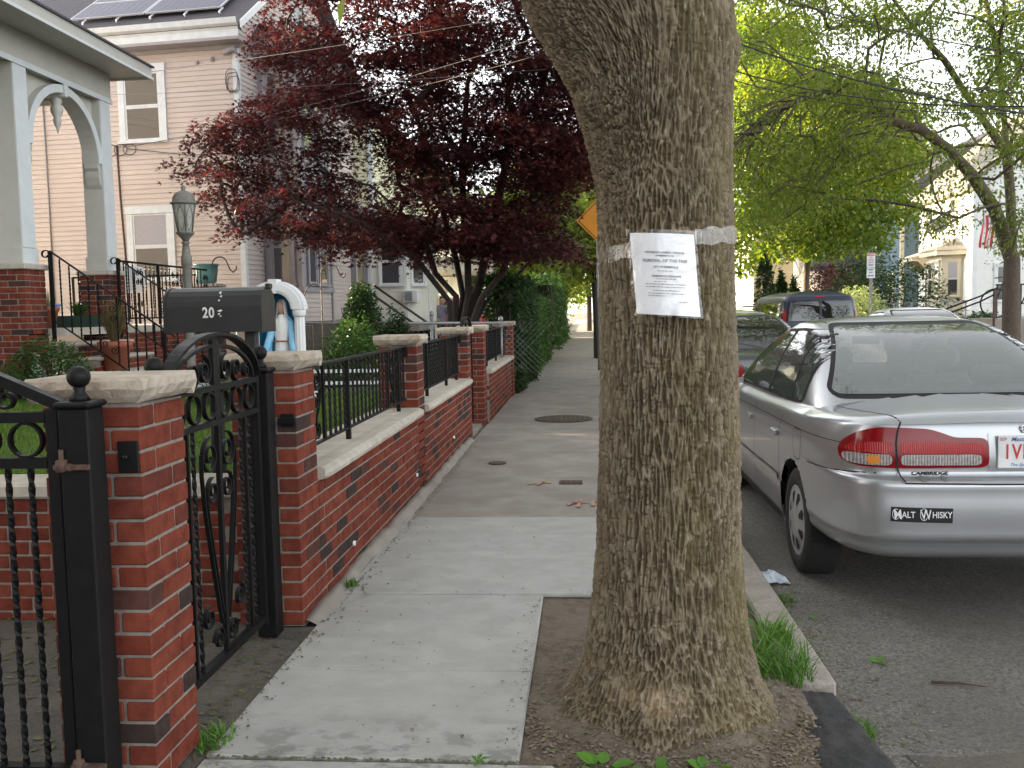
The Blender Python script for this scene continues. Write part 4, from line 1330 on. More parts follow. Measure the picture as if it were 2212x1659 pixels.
for sg in (-1, 1):       # the lamp is cut by the boot lid's edge
    car.line('panel_gap', [(sg * .585, .992), (sg * .605, .95), (sg * .612, .90), (sg * .608, .78), (sg * .602, .735), (sg * .59, .718)], 1, -1, .008, M['gap'], .0145)
    car.line('panel_gap', [(sg * .70, .80), (sg * .69, .60), (sg * .67, .42), (sg * .63, .24), (sg * .585, .128)], 'z', 1, .007, M['gap'], .0012)
    car.line('panel_gap', [(.11, .755), (.35, .735), (.60, .72), (.70, .715)], 0, sg, .006, M['gap'])
    car.line('panel_gap', [(1.37, .90), (1.42, .80), (1.42, .62), (1.36, .42)], 0, sg, .006, M['gap'])
    car.line('panel_gap', [(2.26, .93), (2.25, .60), (2.25, .30)], 0, sg, .006, M['gap'])
    car.line('panel_gap', [(3.35, .92), (3.38, .60), (3.36, .30)], 0, sg, .006, M['gap'])
    car.line('waist_line', [(.20, .885), (.8, .868), (1.6, .858), (2.6, .845), (3.4, .83)], 0, sg, .004, M['gap'], .001)
    car.line('side_moulding', [(1.44, .495), (2.24, .49)], 0, sg, .045, M['silver'], .010)
    car.line('side_moulding', [(2.27, .49), (3.33, .485)], 0, sg, .045, M['silver'], .010)
    car.line('sill_trim', [(1.42, .255), (3.36, .25)], 0, sg, .055, M['black'], .004)
    for y_ in (1.52, 2.42):
        b = MB(); p = car.hit(y_, .775, 0, sg, car.bvh_low, .012)
        b.box(p.x - .012, p.x + .012, p.y - .075, p.y + .075, p.z - .02, p.z + .018, .008)
        b.build('door_handle', M['silver'], r_, local=True)
    # pillars between the side panes
    for a_, b__ in (((1.52, .975), (1.66, 1.375)), ((2.21, .965), (2.22, 1.39))):
        car.line('door_pillar', [a_, b__], 0, sg, .05 if a_[0] > 2 else .03, M['gap'], .0075, car.bvh_gh)
    b = MB(); x_ = sg * .93
    b.box(min(x_, x_ + sg * .10), max(x_, x_ + sg * .10), 3.22, 3.32, .945, 1.06, .02)
    b.box(min(sg * .80, x_), max(sg * .80, x_), 3.25, 3.29, .945, .985)
    b.build('wing_mirror', M['silver'], r_, local=True)
car.line('panel_gap', [(-.59, .718), (-.2, .714), (.2, .714), (.59, .718)], 1, -1, .008, M['gap'], .002)
car.line('lid_edge', [(-.585, .987), (-.2, .995), (.2, .995), (.585, .987)], 1, -1, .004, M['silver'], .003)
car.line('bumper_crease', [(-.86, .415), (-.5, .41), (0, .41), (.5, .41), (.86, .415)], 1, -1, .006, M['silver'], .004)
fd = [(.86, .705), (.92, .690), (1.00, .70), (1.03, .75), (1.045, .845), (1.02, .86), (.88, .865), (.855, .85)]
car.line('fuel_door_gap', fd + [fd[0]], 0, -1, .005, M['gap'])
ROOF = [(.47, 1.95), (.49, 2.1), (.49, 2.35), (.46, 2.55)]
for sg in (-1, 1): car.line('roof_gutter', [(sg * a, b_) for a, b_ in ROOF], 'z', 1, .012, M['gap'], .001, car.bvh_gh)
# plate, emblem, stickers
def onrear(x_, z_, off): return car.hit(x_, z_, 1, -1, car.bvh_low, off)
p = onrear(0, .86, .012)
pl = MB().box(-.1525, .1525, p.y - .004, p.y, .782, .936, .003).build('license_plate', M['plate'], r_, local=True)
yp = p.y - .0055
for txt, sz, x_, z_, ma, al, kw in (('1VR', .098, -.128, .857, M['platered'], 'LEFT', dict(squeeze=.72, bold=.0018, spacing=1.12)), ('SEP', .022, -.146, .919, M['platered'], 'LEFT', {}),
                                  ('Massachusetts', .028, -.095, .919, M['plateblue'], 'LEFT', dict(shear=.3, bold=.0004)), ('The Spirit of America', .022, -.098, .798, M['plateblue'], 'LEFT', dict(shear=.3))):
    lettering(pl, txt, sz, (x_, yp, z_), (1, 0, 0), (0, 0, 1), ma, align=al, **kw)
car.patch('plate_recess', [(-.19, .765), (.19, .765), (.19, .945), (-.19, .945)], 1, -1, M['silver'], .003)
lettering(r_, 'CAMBRIDGE', .021, (-.46, 0, .757), (1, 0, 0), (0, 0, 1), M['gap'], 'dealer_lettering', mapf=lambda q: onrear(q.x, q.z, .004), squeeze=1.45, bold=.0008, shear=.15)
b = MB()
for (cx_, kind_) in ((-.50, 0), (-.405, 1)):
    if kind_ == 0: pts = [(-.026, -.004), (-.010, -.004), (-.008, -.010), (.010, -.010), (.012, -.004), (.028, -.004), (.024, .005), (.010, .005), (.008, .011), (-.008, .011), (-.010, .005), (-.022, .005)]
    else: pts = [(.011 * math.cos(a) * (1 if i % 2 else .6), .011 * math.sin(a) * (1 if i % 2 else .6)) for i, a in enumerate(np.linspace(0, 2 * PI, 11)[:-1])]
    b.add([onrear(cx_ + u, .735 + v, .004) for u, v in pts], [tuple(range(len(pts)))])
b.build('dealer_emblem', M['steel'], r_, local=True, fix=False)
em = MB()
for pts, rr in (([(-.042, .968), (-.038, .975), (-.02, .982), (.02, .982), (.038, .975), (.042, .968), (.034, .950), (-.034, .950), (-.042, .968)], .0045), ([(-.02, .978), (-.015, .965), (-.024, .952)], .006), ([(.02, .978), (.015, .965), (.024, .952)], .006), ([(-.015, .965), (.015, .965)], .006)):
    em.tube([onrear(x_, z_, .009) for x_, z_ in pts], rr, 6)
em.build('emblem', M['chrome'], r_, local=True)
sk = car.patch('bumper_sticker', [(-.655, .538), (-.378, .532), (-.376, .602), (-.653, .608)], 1, -1, M['gap'], .0022)
for txt, sz, x_, kw in (('M', .066, -.612, dict(shear=-.12)), ('alt', .042, -.567, dict()), ('W', .066, -.487, dict(shear=-.12)), ('hisky', .042, -.416, dict())):
    lettering(sk, txt.upper() if len(txt) > 1 else txt, sz, (x_ - .01, 0, .570), (1, 0, 0), (0, 0, 1), M['plate'], mapf=lambda q: onrear(q.x, q.z, .0040), bold=.0006, squeeze=.80 if len(txt) > 1 else .72, **kw)
b = MB()   # loops of the two capitals
b.tube([onrear(-.632 + .015 * math.cos(a), .573 + .025 * math.sin(a), .004) for a in np.linspace(1.0, 5.6, 18)], .0014, 5)
b.tube([onrear(-.508 + .017 * math.cos(a), .573 + .028 * math.sin(a), .004) for a in np.linspace(.6, 5.8, 18)], .0014, 5)
b.build('lettering', M['plate'], sk, local=True)
# cabin: parcel shelf, rear bench, front seats, dashboard
MB().box(-.66, .66, .98, 1.30, .99, 1.01).build('parcel_shelf', M['seat'], r_, local=True)
MB().box(-.11, .11, 1.12, 1.20, 1.011, 1.045, .015).build('brake_light', M['gap'], r_, local=True)
MB().box(-.64, .64, 1.30, 1.42, .45, 1.07, .05).box(-.66, .66, 1.42, 1.95, .35, .52, .05).build('rear_seat', M['seat'], r_, local=True)
for x_ in (-.36, .36):
    MB().box(x_ - .13, x_ + .13, 1.32, 1.42, 1.071, 1.19, .04).build('headrest', M['seat'], r_, local=True)
    st = MB().box(x_ - .24, x_ + .24, 2.15, 2.30, .40, 1.08, .06).box(x_ - .25, x_ + .25, 2.30, 2.75, .33, .50, .05).build('front_seat', M['seat'], r_, local=True)
    MB().box(x_ - .13, x_ + .13, 2.14, 2.25, 1.11, 1.27, .045).build('headrest', M['seat'], st, local=True)
MB().box(-.66, .66, 3.05, 3.45, .70, .93, .06).build('dashboard', M['gap'], r_, local=True)
MB().box(-.10, .10, 2.66, 2.68, 1.27, 1.33, .008).build('inside_mirror', M['gap'], r_, local=True)
MB().box(-.80, .80, 1.1, 3.6, .26, .30).build('cabin_floor', M['gap'], r_, local=True)

# --- the other vehicles
dark = Car(SEDAN, 'parked_sedan', (1.93, 10.35, -.12), 'dark sedan parked ahead of the silver one, trees mirrored in its rear glass', 'car', M['darkpaint'], M['darkglass'], N=300, cut=False)
dark.wheels()
tail_lamps(dark, TL[:1])
em = MB()
ob = lambda c_: (lambda x_, z_, off: c_.hit(x_, z_, 1, -1, c_.bvh_low, off))
od = ob(dark)
for pts, rr in (([(-.06, .93), (-.05, .985), (.05, .985), (.06, .93), (.045, .90), (-.045, .90), (-.06, .93)], .006), ([(-.03, .98), (-.02, .945), (-.032, .905)], .008), ([(.03, .98), (.02, .945), (.032, .905)], .008), ([(-.02, .945), (.02, .945)], .008)):
    em.tube([od(x_, z_, .009) for x_, z_ in pts], rr, 6)
em.build('emblem', M['chrome'], dark.root, local=True)
p = od(0, .83, .012); MB().box(-.15, .15, p.y - .004, p.y, .75, .90).build('license_plate', M['plate'], dark.root, local=True)
wcar = Car(SEDAN, 'parked_sedan', (6.02, 15.6, -.12), 'pearl white sedan parked across the street below the white house', 'car', M['whitepaint'], M['darkglass'], N=240, cut=False)
wcar.wheels(); tail_lamps(wcar, TL[:1])
BOX = dict(SEDAN, L=4.6, W=.88, low=[(.30, .80, .10, .16), (.36, .86, .03, .05), (.5, .88, .0, .0), (.66, .88, .01, .0), (.70, .878, .05, .02), (.82, .876, .055, .06), (.93, .868, .06, .15), (.97, .85, .07, .3)],
    zs=[(0, 1.0), (3.2, .98), (4.6, .80)], gh=[(.92, .83, .07, 3.9), (1.0, .82, .08, 3.7), (1.2, .77, .16, 3.3), (1.38, .72, .26, 3.0), (1.45, .68, .36, 2.8)], roofz=1.52, spine=(.9, 2.3), n_low=10, n_gh=12, wb=(.9, 3.6),
    rear=[(-.66, 1.05), (.66, 1.05), (.60, 1.36), (-.60, 1.36)], front=[(-.66, 1.05), (.66, 1.05), (.60, 1.36), (-.60, 1.36)],
    side=[(.35, 1.03), (.50, 1.34), (2.6, 1.36), (3.35, 1.03)])
wag = Car(BOX, 'parked_wagon', (2.42, 15.9, -.12), 'grey green wagon with roof rails parked beyond the dark sedan', 'car', M['wagonpaint'], M['darkglass'], N=240, cut=False)
wag.wheels(); tail_lamps(wag, [('tail_light', M['redlens'], [(-.84, .75), (-.84, .95), (-.70, .95), (-.70, .75)], .01)])
for sg in (-1, 1):
    MB().tube([(sg * .56, .6, 1.50), (sg * .57, .7, 1.56), (sg * .57, 2.2, 1.56), (sg * .56, 2.3, 1.50)], .016, 8).build('roof_rail', M['black'], wag.root, local=True)
SUV = dict(BOX, L=4.5, low=[(z + .12, w_, r_, f_) for z, w_, r_, f_ in BOX['low']], zs=[(0, 1.12), (3.2, 1.10), (4.6, .95)],
    gh=[(z + .13 + max(0, (z - 1.0)) * .35, w_, r_, f_) for z, w_, r_, f_ in BOX['gh']], roofz=1.80, rear=[(-.66, 1.2), (.66, 1.2), (.60, 1.62), (-.60, 1.62)], front=[(-.66, 1.2), (.66, 1.2), (.60, 1.6), (-.60, 1.6)],
    side=[(.35, 1.2), (.50, 1.60), (2.6, 1.62), (3.35, 1.2)], rt=.35)
suv = Car(SUV, 'parked_suv', (-4.35, 31.5, .16), 'red SUV in a driveway, seen between the stems of the red maple', 'car', M['redpaint'], M['darkglass'], N=240, cut=False)
suv.wheels(); tail_lamps(suv, [('tail_light', M['redlens2'], [(-.86, .85), (-.86, 1.15), (-.72, 1.15), (-.72, .85)], .012)])
MB().box(-.15, .15, -.02, .0, .80, .95).build('license_plate', M['plate'], suv.root, local=True)
VAN = dict(BOX, L=5.6, W=1.0, wb=(1.15, 4.5), rt=.36, low=[(.36, .93, .12, .2), (.44, .98, .03, .05), (.6, 1.0, .0, .0), (.70, 1.0, .02, .0), (.74, .997, .07, .02), (.9, .995, .075, .06), (1.08, .985, .08, .15), (1.12, .975, .085, .3)],
    zs=[(0, 1.15), (4.2, 1.13), (5.6, .95)], crown=[(0, .02), (5.6, .05)], gh=[(1.06, .965, .095, 5.0), (1.15, .955, .10, 4.8), (1.4, .925, .125, 4.5), (1.66, .885, .16, 4.2), (1.78, .83, .22, 4.0)], roofz=1.93, spine=(1.0, 3.4), n_low=16, n_gh=16,
    rear=[(-.82, 1.16), (-.03, 1.16), (-.03, 1.66), (-.74, 1.66)], front=[(-.8, 1.2), (.8, 1.2), (.72, 1.66), (-.72, 1.66)],
    side=[(3.2, 1.16), (3.2, 1.62), (4.0, 1.62), (4.4, 1.16)])
van = Car(VAN, 'parked_van', (5.85, 23.6, -.12), 'navy cargo van with twin rear windows parked across the street', 'van', M['bluepaint2'], M['darkglass'], N=300, cut=False)
van.wheels()
van.patch('rear_window', smooth_poly([(.82, 1.16), (.03, 1.16), (.03, 1.66), (.74, 1.66)]), 1, -1, M['darkglass'], .0045, van.bvh_gh)
for y0_, y1_ in ((.5, 1.7), (1.8, 3.05)):
    van.patch('side_window', smooth_poly([(y0_, 1.18), (y0_, 1.62), (y1_, 1.62), (y1_, 1.18)]), 0, -1, M['darkglass'], .0045, van.bvh_gh)
for sg in (-1, 1):
    van.patch('tail_light', smooth_poly([(sg * .97, 1.17), (sg * .84, 1.17), (sg * .82, 1.42), (sg * .93, 1.42)]), 1, -1, M['redlens2'], .012, van.bvh_gh)
    van.line('panel_gap', [(sg * .005, .75), (sg * .005, 1.12)], 1, -1, .012, M['gap'])
van.patch('brake_light', [(-.12, 1.745), (.12, 1.745), (.12, 1.775), (-.12, 1.775)], 1, -1, M['redlens2'], .012, van.bvh_gh)
p = van.hit(-.3, .9, 1, -1, van.bvh_low, .01); MB().box(-.5, -.2, p.y - .006, p.y, .80, .95).build('license_plate', M['plate'], van.root, local=True)
b = MB().box(-1.16, -1.02, 4.1, 4.2, 1.15, 1.45, .03); b.build('wing_mirror', M['black'], van.root, local=True)
# ---------------------------------------------------------------- house builders (local frames)
def xf(b, o, ax, n):
    """shapes drawn as (along, out, up) moved onto a wall: o origin, ax along, n outwards"""
    o, ax, n = Vector(o), Vector(ax), Vector(n)
    b.v = [tuple(o + ax * v[0] + n * v[1] + Vector((0, 0, v[2]))) for v in b.v]
    return b
def window(parent, o, ax, n, u0, u1, z0, z1, cas=.10, trim=None, curtain=False, local=True, simple=False, name='window'):
    T = trim or M['trim']
    c = MB()
    c.box(u0, u0 + cas, 0, .062, z0 + .06, z1 - cas).box(u1 - cas, u1, 0, .062, z0 + .06, z1 - cas)
    c.box(u0 - .02, u1 + .02, 0, .078, z1 - cas + .002, z1 + .02).box(u0 - .03, u1 + .03, 0, .095, z0, z0 + .058)
    wo = xf(c, o, ax, n).build(name, T, parent, local=local)
    o = Vector(o) + Vector(n) * .016
    a, b_, c0, c1 = u0 + cas + .002, u1 - cas - .002, z0 + .062, z1 - cas - .002
    zm = (c0 + c1) / 2
    s = MB(); w_ = .04
    for (q0, q1, d) in ((zm, c1, .034), (c0, zm, .026)):
        s.box(a, a + w_, .018, d, q0, q1).box(b_ - w_, b_, .018, d, q0, q1).box(a + w_, b_ - w_, .018, d, q1 - w_, q1 - .001).box(a + w_, b_ - w_, .018, d, q0 + .001, q0 + w_)
    xf(s, o, ax, n).build('sash', T, wo, local=local)
    for (q0, q1, k) in ((zm, c1, 0), (c0, zm, 1)):
        g = MB().box(a + w_, b_ - w_, .0185, .024, q0 + w_, q1 - w_)
        xf(g, o, ax, n).build('pane', M['curtain'] if (curtain and k == 0) else M['pane'], wo, local=local)
    return wo
def clap(parent, o, ax, n, u0, u1, z0, z1, ex, ma, top=None, name='clapboard'):
    """lapped boards, each an object; top(z) gives the run (u0,u1) where it changes with height"""
    k = 0
    src = None
    z = z0
    while z < z1 - .01:
        a, b_ = (u0, u1) if top is None else top(z)
        if b_ - a < .05: break
        h = min(ex, z1 - z)
        if src is None or top is not None or h < ex - 1e-4:
            m_ = MB().prism([(.025, z), (.008, z + h), (-.006, z + h), (-.006, z)], 'x', a, b_)
            # prism gives (x, out, up)
            s_ = xf(m_, o, ax, n).build(name, ma, parent, local=True)
            if src is None: src = (s_, z)
        else:
            c = src[0].copy(); COL.objects.link(c); c.location = (0, 0, z - src[1])
        z += ex
def wallbox(parent, o, ax, n, u0, u1, d0, d1, z0, z1, ma, name):
    return xf(MB().box(u0, u1, d0, d1, z0, z1), o, ax, n).build(name, ma, parent, local=True)

# ---------------------------------------------------------------- pink house
ph = empty('pink_house', (-7.45, 20, 0), 'pink clapboard house with solar panels and a grey two-storey bay', 'house', rz=-R(6), local=True)
AX, AN = (1, 0, 0), (0, -1, 0)
BX, BN = (0, 1, 0), (1, 0, 0)
DEP = 7.0; PIT = .72
MB().box(-9.5, -.02, .02, DEP, .2, 7.30).build('wall_core', M['pink'], ph, local=True)
MB().box(-9.52, .02, -.03, DEP + .02, .1, 1.28).build('foundation', M['drab'], ph, local=True)
clap(ph, (0, 0, 0), AX, AN, -9.5, -.105, 1.3, 7.25, .108, M['pink'])
clap(ph, (0, 0, 0), BX, BN, .105, DEP, 1.3, 7.25, .108, M['pink'])
clap(ph, (0, 0, 0), BX, BN, 0, DEP, 7.45, 10.2, .108, M['pink'], top=lambda z: (max(.0, (z - 7.5) / PIT), DEP - max(.0, (z - 7.5) / PIT)))
MB().prism([(0.02, 7.3), (DEP - .02, 7.3), (DEP / 2, 7.3 + DEP / 2 * PIT)], 'x', -9.4, -.02).build('gable_core', M['pink'], ph, local=True)
MB().box(-.10, .022, -.022, .10, 1.28, 7.27).build('corner_board', M['trim'], ph, local=True)
wo = window(ph, (0, 0, 0), AX, AN, -2.85, -1.70, 5.32, 7.0, .15)
window(ph, (0, 0, 0), AX, AN, -2.80, -1.64, 2.25, 3.92, .15, curtain=True)
window(ph, (0, 0, 0), AX, AN, -7.6, -6.5, 5.32, 7.0, .15)
# eave: soffit, moulded fascia and gutter
b = MB().box(-9.9, .25, -.42, .05, 7.30, 7.36).box(-9.9, .25, -.06, -.024, 7.22, 7.299)
b.build('soffit', M['grey'], ph, local=True)
MB().prism([(-.42, 7.361), (-.42, 7.50), (-.45, 7.56), (-.38, 7.60), (-.38, 7.361)], 'x', -9.9, .25).build('fascia', M['trim'], ph, local=True)
MB().prism([(-.455, 7.562), (-.53, 7.60), (-.56, 7.71), (-.545, 7.71), (-.52, 7.615), (-.44, 7.58)], 'x', -9.9, .28).build('gutter', M['trim'], ph, local=True)
RZ = lambda y: 7.60 + (y + .42) * PIT
rf = MB()
for s, y0, y1 in ((0, -.45, DEP / 2), (1, DEP + .45, DEP / 2)):
    rf.prism([(y0, 7.62), (y1, 7.62 + (DEP / 2 + .45) * PIT), (y1, 7.50 + (DEP / 2 + .45) * PIT), (y0, 7.55)], 'x', -9.9, .33)
roof = rf.build('roof', M['shingle'], ph, local=True)
# shingle courses as low steps
sc_ = MB()
for i in range(30):
    s0 = -.45 + i * .125
    z0 = 7.62 + (s0 + .45) * PIT
    sc_.prism([(s0, z0 + .001), (s0, z0 + .009), (s0 + .13, z0 + .13 * PIT + .003), (s0 + .13, z0 + .13 * PIT + .001)], 'x', -9.9, .33)
o = sc_.build('shingle_courses', M['shingle'], roof, local=True); o['kind'] = 'stuff'
MB().prism([(-.47, 7.50), (-.47, 7.66), (DEP / 2, 7.66 + (DEP / 2 + .45) * PIT), (DEP / 2, 7.46 + (DEP / 2 + .45) * PIT)], 'x', .335, .37).build('rake_board', M['white'], ph, local=True)
ang = math.atan(PIT)
def roofp(x, s, h):     # point on the front slope: s along the slope from the eave
    return (x, -.45 + s * math.cos(ang) - h * math.sin(ang), 7.62 + s * math.sin(ang) + h * math.cos(ang))
for row in range(3):
    for c in range(2):
        x0 = -4.0 + c * 1.84; x1 = x0 + 1.81
        s0 = .72 + row * 1.06; s1 = s0 + 1.03
        def slab_(a, b_, c_, d_, h0, h1):
            B = MB()
            B.add([roofp(a, c_, h0), roofp(b_, c_, h0), roofp(b_, d_, h0), roofp(a, d_, h0), roofp(a, c_, h1), roofp(b_, c_, h1), roofp(b_, d_, h1), roofp(a, d_, h1)],
                  [(3, 2, 1, 0), (4, 5, 6, 7), (0, 1, 5, 4), (1, 2, 6, 5), (2, 3, 7, 6), (3, 0, 4, 7)])
            return B
        pn = slab_(x0, x1, s0, s1, .10, .135).build('solar_panel', M['alu'], ph, local=True)
        B = MB()
        for i in range(10):
            for j in range(6):
                ca = x0 + .03 + i * (x1 - x0 - .06) / 10; cb = ca + (x1 - x0 - .06) / 10 - .008
                cc = s0 + .03 + j * (s1 - s0 - .06) / 6; cd = cc + (s1 - s0 - .06) / 6 - .008
                q = slab_(ca, cb, cc, cd, .134, .138); B.add(q.v, q.f)
        o = B.build('solar_cells', M['solar'], pn, local=True); o['kind'] = 'stuff'
for i in range(5):
    x = -3.6 + i * .82
    MB().tube([roofp(x, .52, .0), roofp(x, .52, .09), roofp(x, .74, .09)], .022, 6).build('panel_bracket', M['alu'], ph, local=True)
# two-storey grey bay facing the street
bay0, bay1, bd = .95, 2.75, .90
MB().box(-.02, bd, bay0, bay1, 2.05, 7.25).build('bay', M['grey'], ph, local=True)
MB().box(-.02, bd - .012, bay0 + .012, bay1 - .012, .3, 2.05).build('bay_base', M['drab'], ph, local=True)
clap(ph, (0, bay0, 0), AX, AN, .08, bd - .08, 1.3, 2.0, .108, M['pink'])
clap(ph, (bd, 0, 0), BX, BN, bay0 + .08, bay1 - .08, 1.3, 2.0, .108, M['pink'])
for (xx, yy) in ((bd, bay0), (bd, bay1), (.0, bay0)):
    MB().box(xx - .075, xx + .024, yy - .024, yy + .075, .9, 7.24).build('corner_board', M['grey'], ph, local=True)
MB().box(-.02, bd + .06, bay0 - .06, bay1 + .06, 1.98, 2.09).build('belt_course', M['grey'], ph, local=True)
MB().box(-.02, bd + .28, bay0 - .28, bay1 + .28, 7.25, 7.42).box(-.02, bd + .36, bay0 - .36, bay1 + .36, 7.421, 7.56).build('bay_cornice', M['grey'], ph, local=True)
MB().add([(-.02, bay0 - .38, 7.561), (bd + .38, bay0 - .38, 7.561), (bd + .38, bay1 + .38, 7.561), (-.02, bay1 + .38, 7.561), (-.02, bay0 + .2, 8.1), (-.02, bay1 - .2, 8.1)],
         [(0, 1, 4), (1, 2, 5, 4), (2, 3, 5), (3, 0, 4, 5), (0, 3, 2, 1)]).build('bay_roof', M['shingle'], ph, local=True)
for z0, z1 in ((2.12, 3.95), (5.2, 6.95)):
    window(ph, (0, bay0, 0), AX, AN, .14, .76, z0, z1, .08, M['grey'])
    window(ph, (bd, 0, 0), BX, BN, bay0 + .28, bay0 + .86, z0, z1, .08, M['grey'])
    window(ph, (bd, 0, 0), BX, BN, bay0 + .96, bay0 + 1.54, z0, z1, .08, M['grey'])
window(ph, (0, 0, 0), BX, BN, 2.9, 3.8, 8.0, 9.3, .11, M['white'])
# service cables, conduit, camera bracket on the corner
MB().tube([(-2.95, -.03, 5.30), (-2.93, -.03, 4.2), (-2.86, -.03, 2.4), (-2.86, -.03, 1.3)], .022, 6).build('service_cable', M['brownpaint'], ph, local=True)
MB().tube([(-4.73, -.04, 7.2), (-4.72, -.04, 1.3)], .018, 6).build('conduit', M['steel'], ph, local=True)
b = MB()
for i in range(3):
    b.tube([(-.12 + .14 * math.cos(a) + .03 * i, -.05 - .01 * i, 6.55 + .26 * math.sin(a) * (1 - .12 * i) - .05 * i + .03 * math.sin(3 * a)) for a in np.linspace(0, 2 * PI, 24)], .007, 5)
    b.tube([(-2.95 + .16 * math.cos(a) - .12 + .22 * i, -.05, 5.2 + .12 * math.sin(a)) for a in np.linspace(0, 2 * PI, 18)], .008, 5)
b.tube([(-2.7, -.05, 5.22), (-1.2, -.06, 5.0), (0, -.06, 4.98)], .008, 5)
b.build('cable_loop', M['wire'], ph, local=True)
MB().tube([(-.25, -.10, 7.12), (.02, -.18, 7.18)], .06, 10).lathe(-.55, -.05, [(.04, 6.98), (.04, 7.06)], 8).lathe(-.9, -.05, [(.035, 6.94), (.035, 7.0)], 8).build('insulator', M['grey'], ph, local=True)

# ---------------------------------------------------------------- porch of the house on the left
po = empty('porch', (-6.5, 11.5, 0), 'grey porch on brick piers with an arched opening and brick steps', 'porch')
def brick_pier(x0, x1, y0, y1, z0, z1, zc):
    s = MB().box(x0 + .006, x1 - .006, y0 + .006, y1 - .006, z0, z1).build('brick_pier', M['mortar'], po)
    k = 0; z = z0 + .005
    W_, D_ = x1 - x0, y1 - y0
    while z + BH < z1 + .02:
        xs = [x0 + BL / 2, x1 - BL / 2]; ys = [y0 + BL / 2, y1 - BL / 2]; h = BW / 2
        P = ([(x, y0 + h, 0) for x in xs] + [(x, y1 - h, 0) for x in xs] + [(x1 - h, (y0 + y1) / 2, 1), (x0 + h, (y0 + y1) / 2, 1)]) if k % 2 == 0 else \
            ([(x1 - h, y, 1) for y in ys] + [(x0 + h, y, 1) for y in ys] + [((x0 + x1) / 2, y0 + h, 0), ((x0 + x1) / 2, y1 - h, 0)])
        for (a, b_, r_) in P: lay(s, a, b_, z, r_ * PI / 2)
        z += CO; k += 1
    MB().box(x0 - .035, x1 + .035, y0 - .035, y1 + .035, z1 + .002, z1 + zc, .012).build('pier_cap', M['coping'], s)
brick_pier(-6.87, -6.454, 10.28, 10.696, .3, 2.04, .07)
brick_pier(-6.87, -6.454, 12.20, 12.616, .3, 2.04, .07)
brick_pier(-6.85, -6.434, 15.75, 16.166, .3, 1.97, .06)
for y0 in (10.36, 12.28):
    # grey shaft with a lighter colour on the street face
    x1 = -6.515; x0 = -6.79; y1 = y0 + .27
    cmn = MB().box(x0, x1, y0, y1, 2.30, 4.42).build('column', M['porch'], po)
    MB().box(x0 - .02, x1 + .012, y0 - .02, y1 + .02, 2.112, 2.298, .006).build('plinth', M['porch'], cmn)
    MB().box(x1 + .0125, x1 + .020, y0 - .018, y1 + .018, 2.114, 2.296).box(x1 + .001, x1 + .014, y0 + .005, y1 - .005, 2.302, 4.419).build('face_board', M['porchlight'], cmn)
MB().box(-6.80, -6.505, 9.0, 12.60, 4.421, 4.80).build('beam', M['porch'], po)
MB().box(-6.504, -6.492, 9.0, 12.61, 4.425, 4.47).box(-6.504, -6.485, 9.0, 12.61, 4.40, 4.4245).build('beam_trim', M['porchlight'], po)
MB().box(-9.3, -6.801, 12.32, 12.60, 4.421, 4.80).build('beam', M['porch'], po)
MB().box(-9.4, -6.03, 8.6, 12.78, 4.802, 4.83).build('soffit', M['porch'], po)
MB().box(-6.03, -6.0, 8.6, 12.81, 4.77, 4.93).box(-9.4, -6.031, 12.781, 12.81, 4.77, 4.93).build('fascia', M['porch'], po)
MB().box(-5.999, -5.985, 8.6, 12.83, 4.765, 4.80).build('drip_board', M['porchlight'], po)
MB().prism([(-5.97, 4.931), (-5.97, 4.955), (-9.4, 6.0), (-9.4, 4.931)], 'y', 8.6, 12.84).build('roof', M['shingle'], po)
# arch between the columns
ya, yb = 10.64, 12.27
yc, ra = (ya + yb) / 2, (yb - ya) / 2 - .02
zs = 4.395 - .06 - ra
N_ = 28
spl = MB()
for i in range(N_):
    a0, a1 = PI * i / N_, PI * (i + 1) / N_
    p0 = (yc + (ra + .04) * math.cos(a0), zs + (ra + .04) * math.sin(a0)); p1 = (yc + (ra + .04) * math.cos(a1), zs + (ra + .04) * math.sin(a1))
    spl.prism([p0, p1, (p1[0], 4.42), (p0[0], 4.42)], 'x', -6.68, -6.62)
spl.build('spandrel', M['porch'], po)
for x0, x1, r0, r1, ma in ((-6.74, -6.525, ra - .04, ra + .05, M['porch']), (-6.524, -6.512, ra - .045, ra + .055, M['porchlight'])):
    b = MB()
    for i in range(N_):
        a0, a1 = PI * i / N_, PI * (i + 1) / N_
        b.prism([(yc + r0 * math.cos(a0), zs + r0 * math.sin(a0)), (yc + r1 * math.cos(a0), zs + r1 * math.sin(a0)), (yc + r1 * math.cos(a1), zs + r1 * math.sin(a1)), (yc + r0 * math.cos(a1), zs + r0 * math.sin(a1))], 'x', x0, x1)
    b.build('arch', ma, po)
MB().prism([(yc - .05, 4.41), (yc + .05, 4.41), (yc + .035, 4.25), (yc - .035, 4.25)], 'x', -6.76, -6.49).build('keystone', M['porchlight'], po)
for s in (-1, 1):
    yy = yc + s * (ra - .01)
    pr = [(0, .0), (-.07, -.02), (-.075, -.08), (-.045, -.12), (-.055, -.20), (-.025, -.30), (0, -.34)]
    MB().prism([(yy + s * .03 + s * p[0], zs + p[1] + .02) for p in pr], 'x', -6.72, -6.53).build('corbel', M['porch'], po)
PEN = [(.015, .0), (.06, -.02), (.07, -.07), (.05, -.10), (.075, -.14), (.07, -.20), (.04, -.26), (.05, -.29), (.045, -.33), (.018, -.40), (.003, -.46)]
for xx, zz_ in ((-6.63, 4.26), (-7.6, 4.38)):
    MB().lathe(xx, yc, [(r_, zz_ + d) for r_, d in PEN], 12).build('pendant', M['porch'], po)
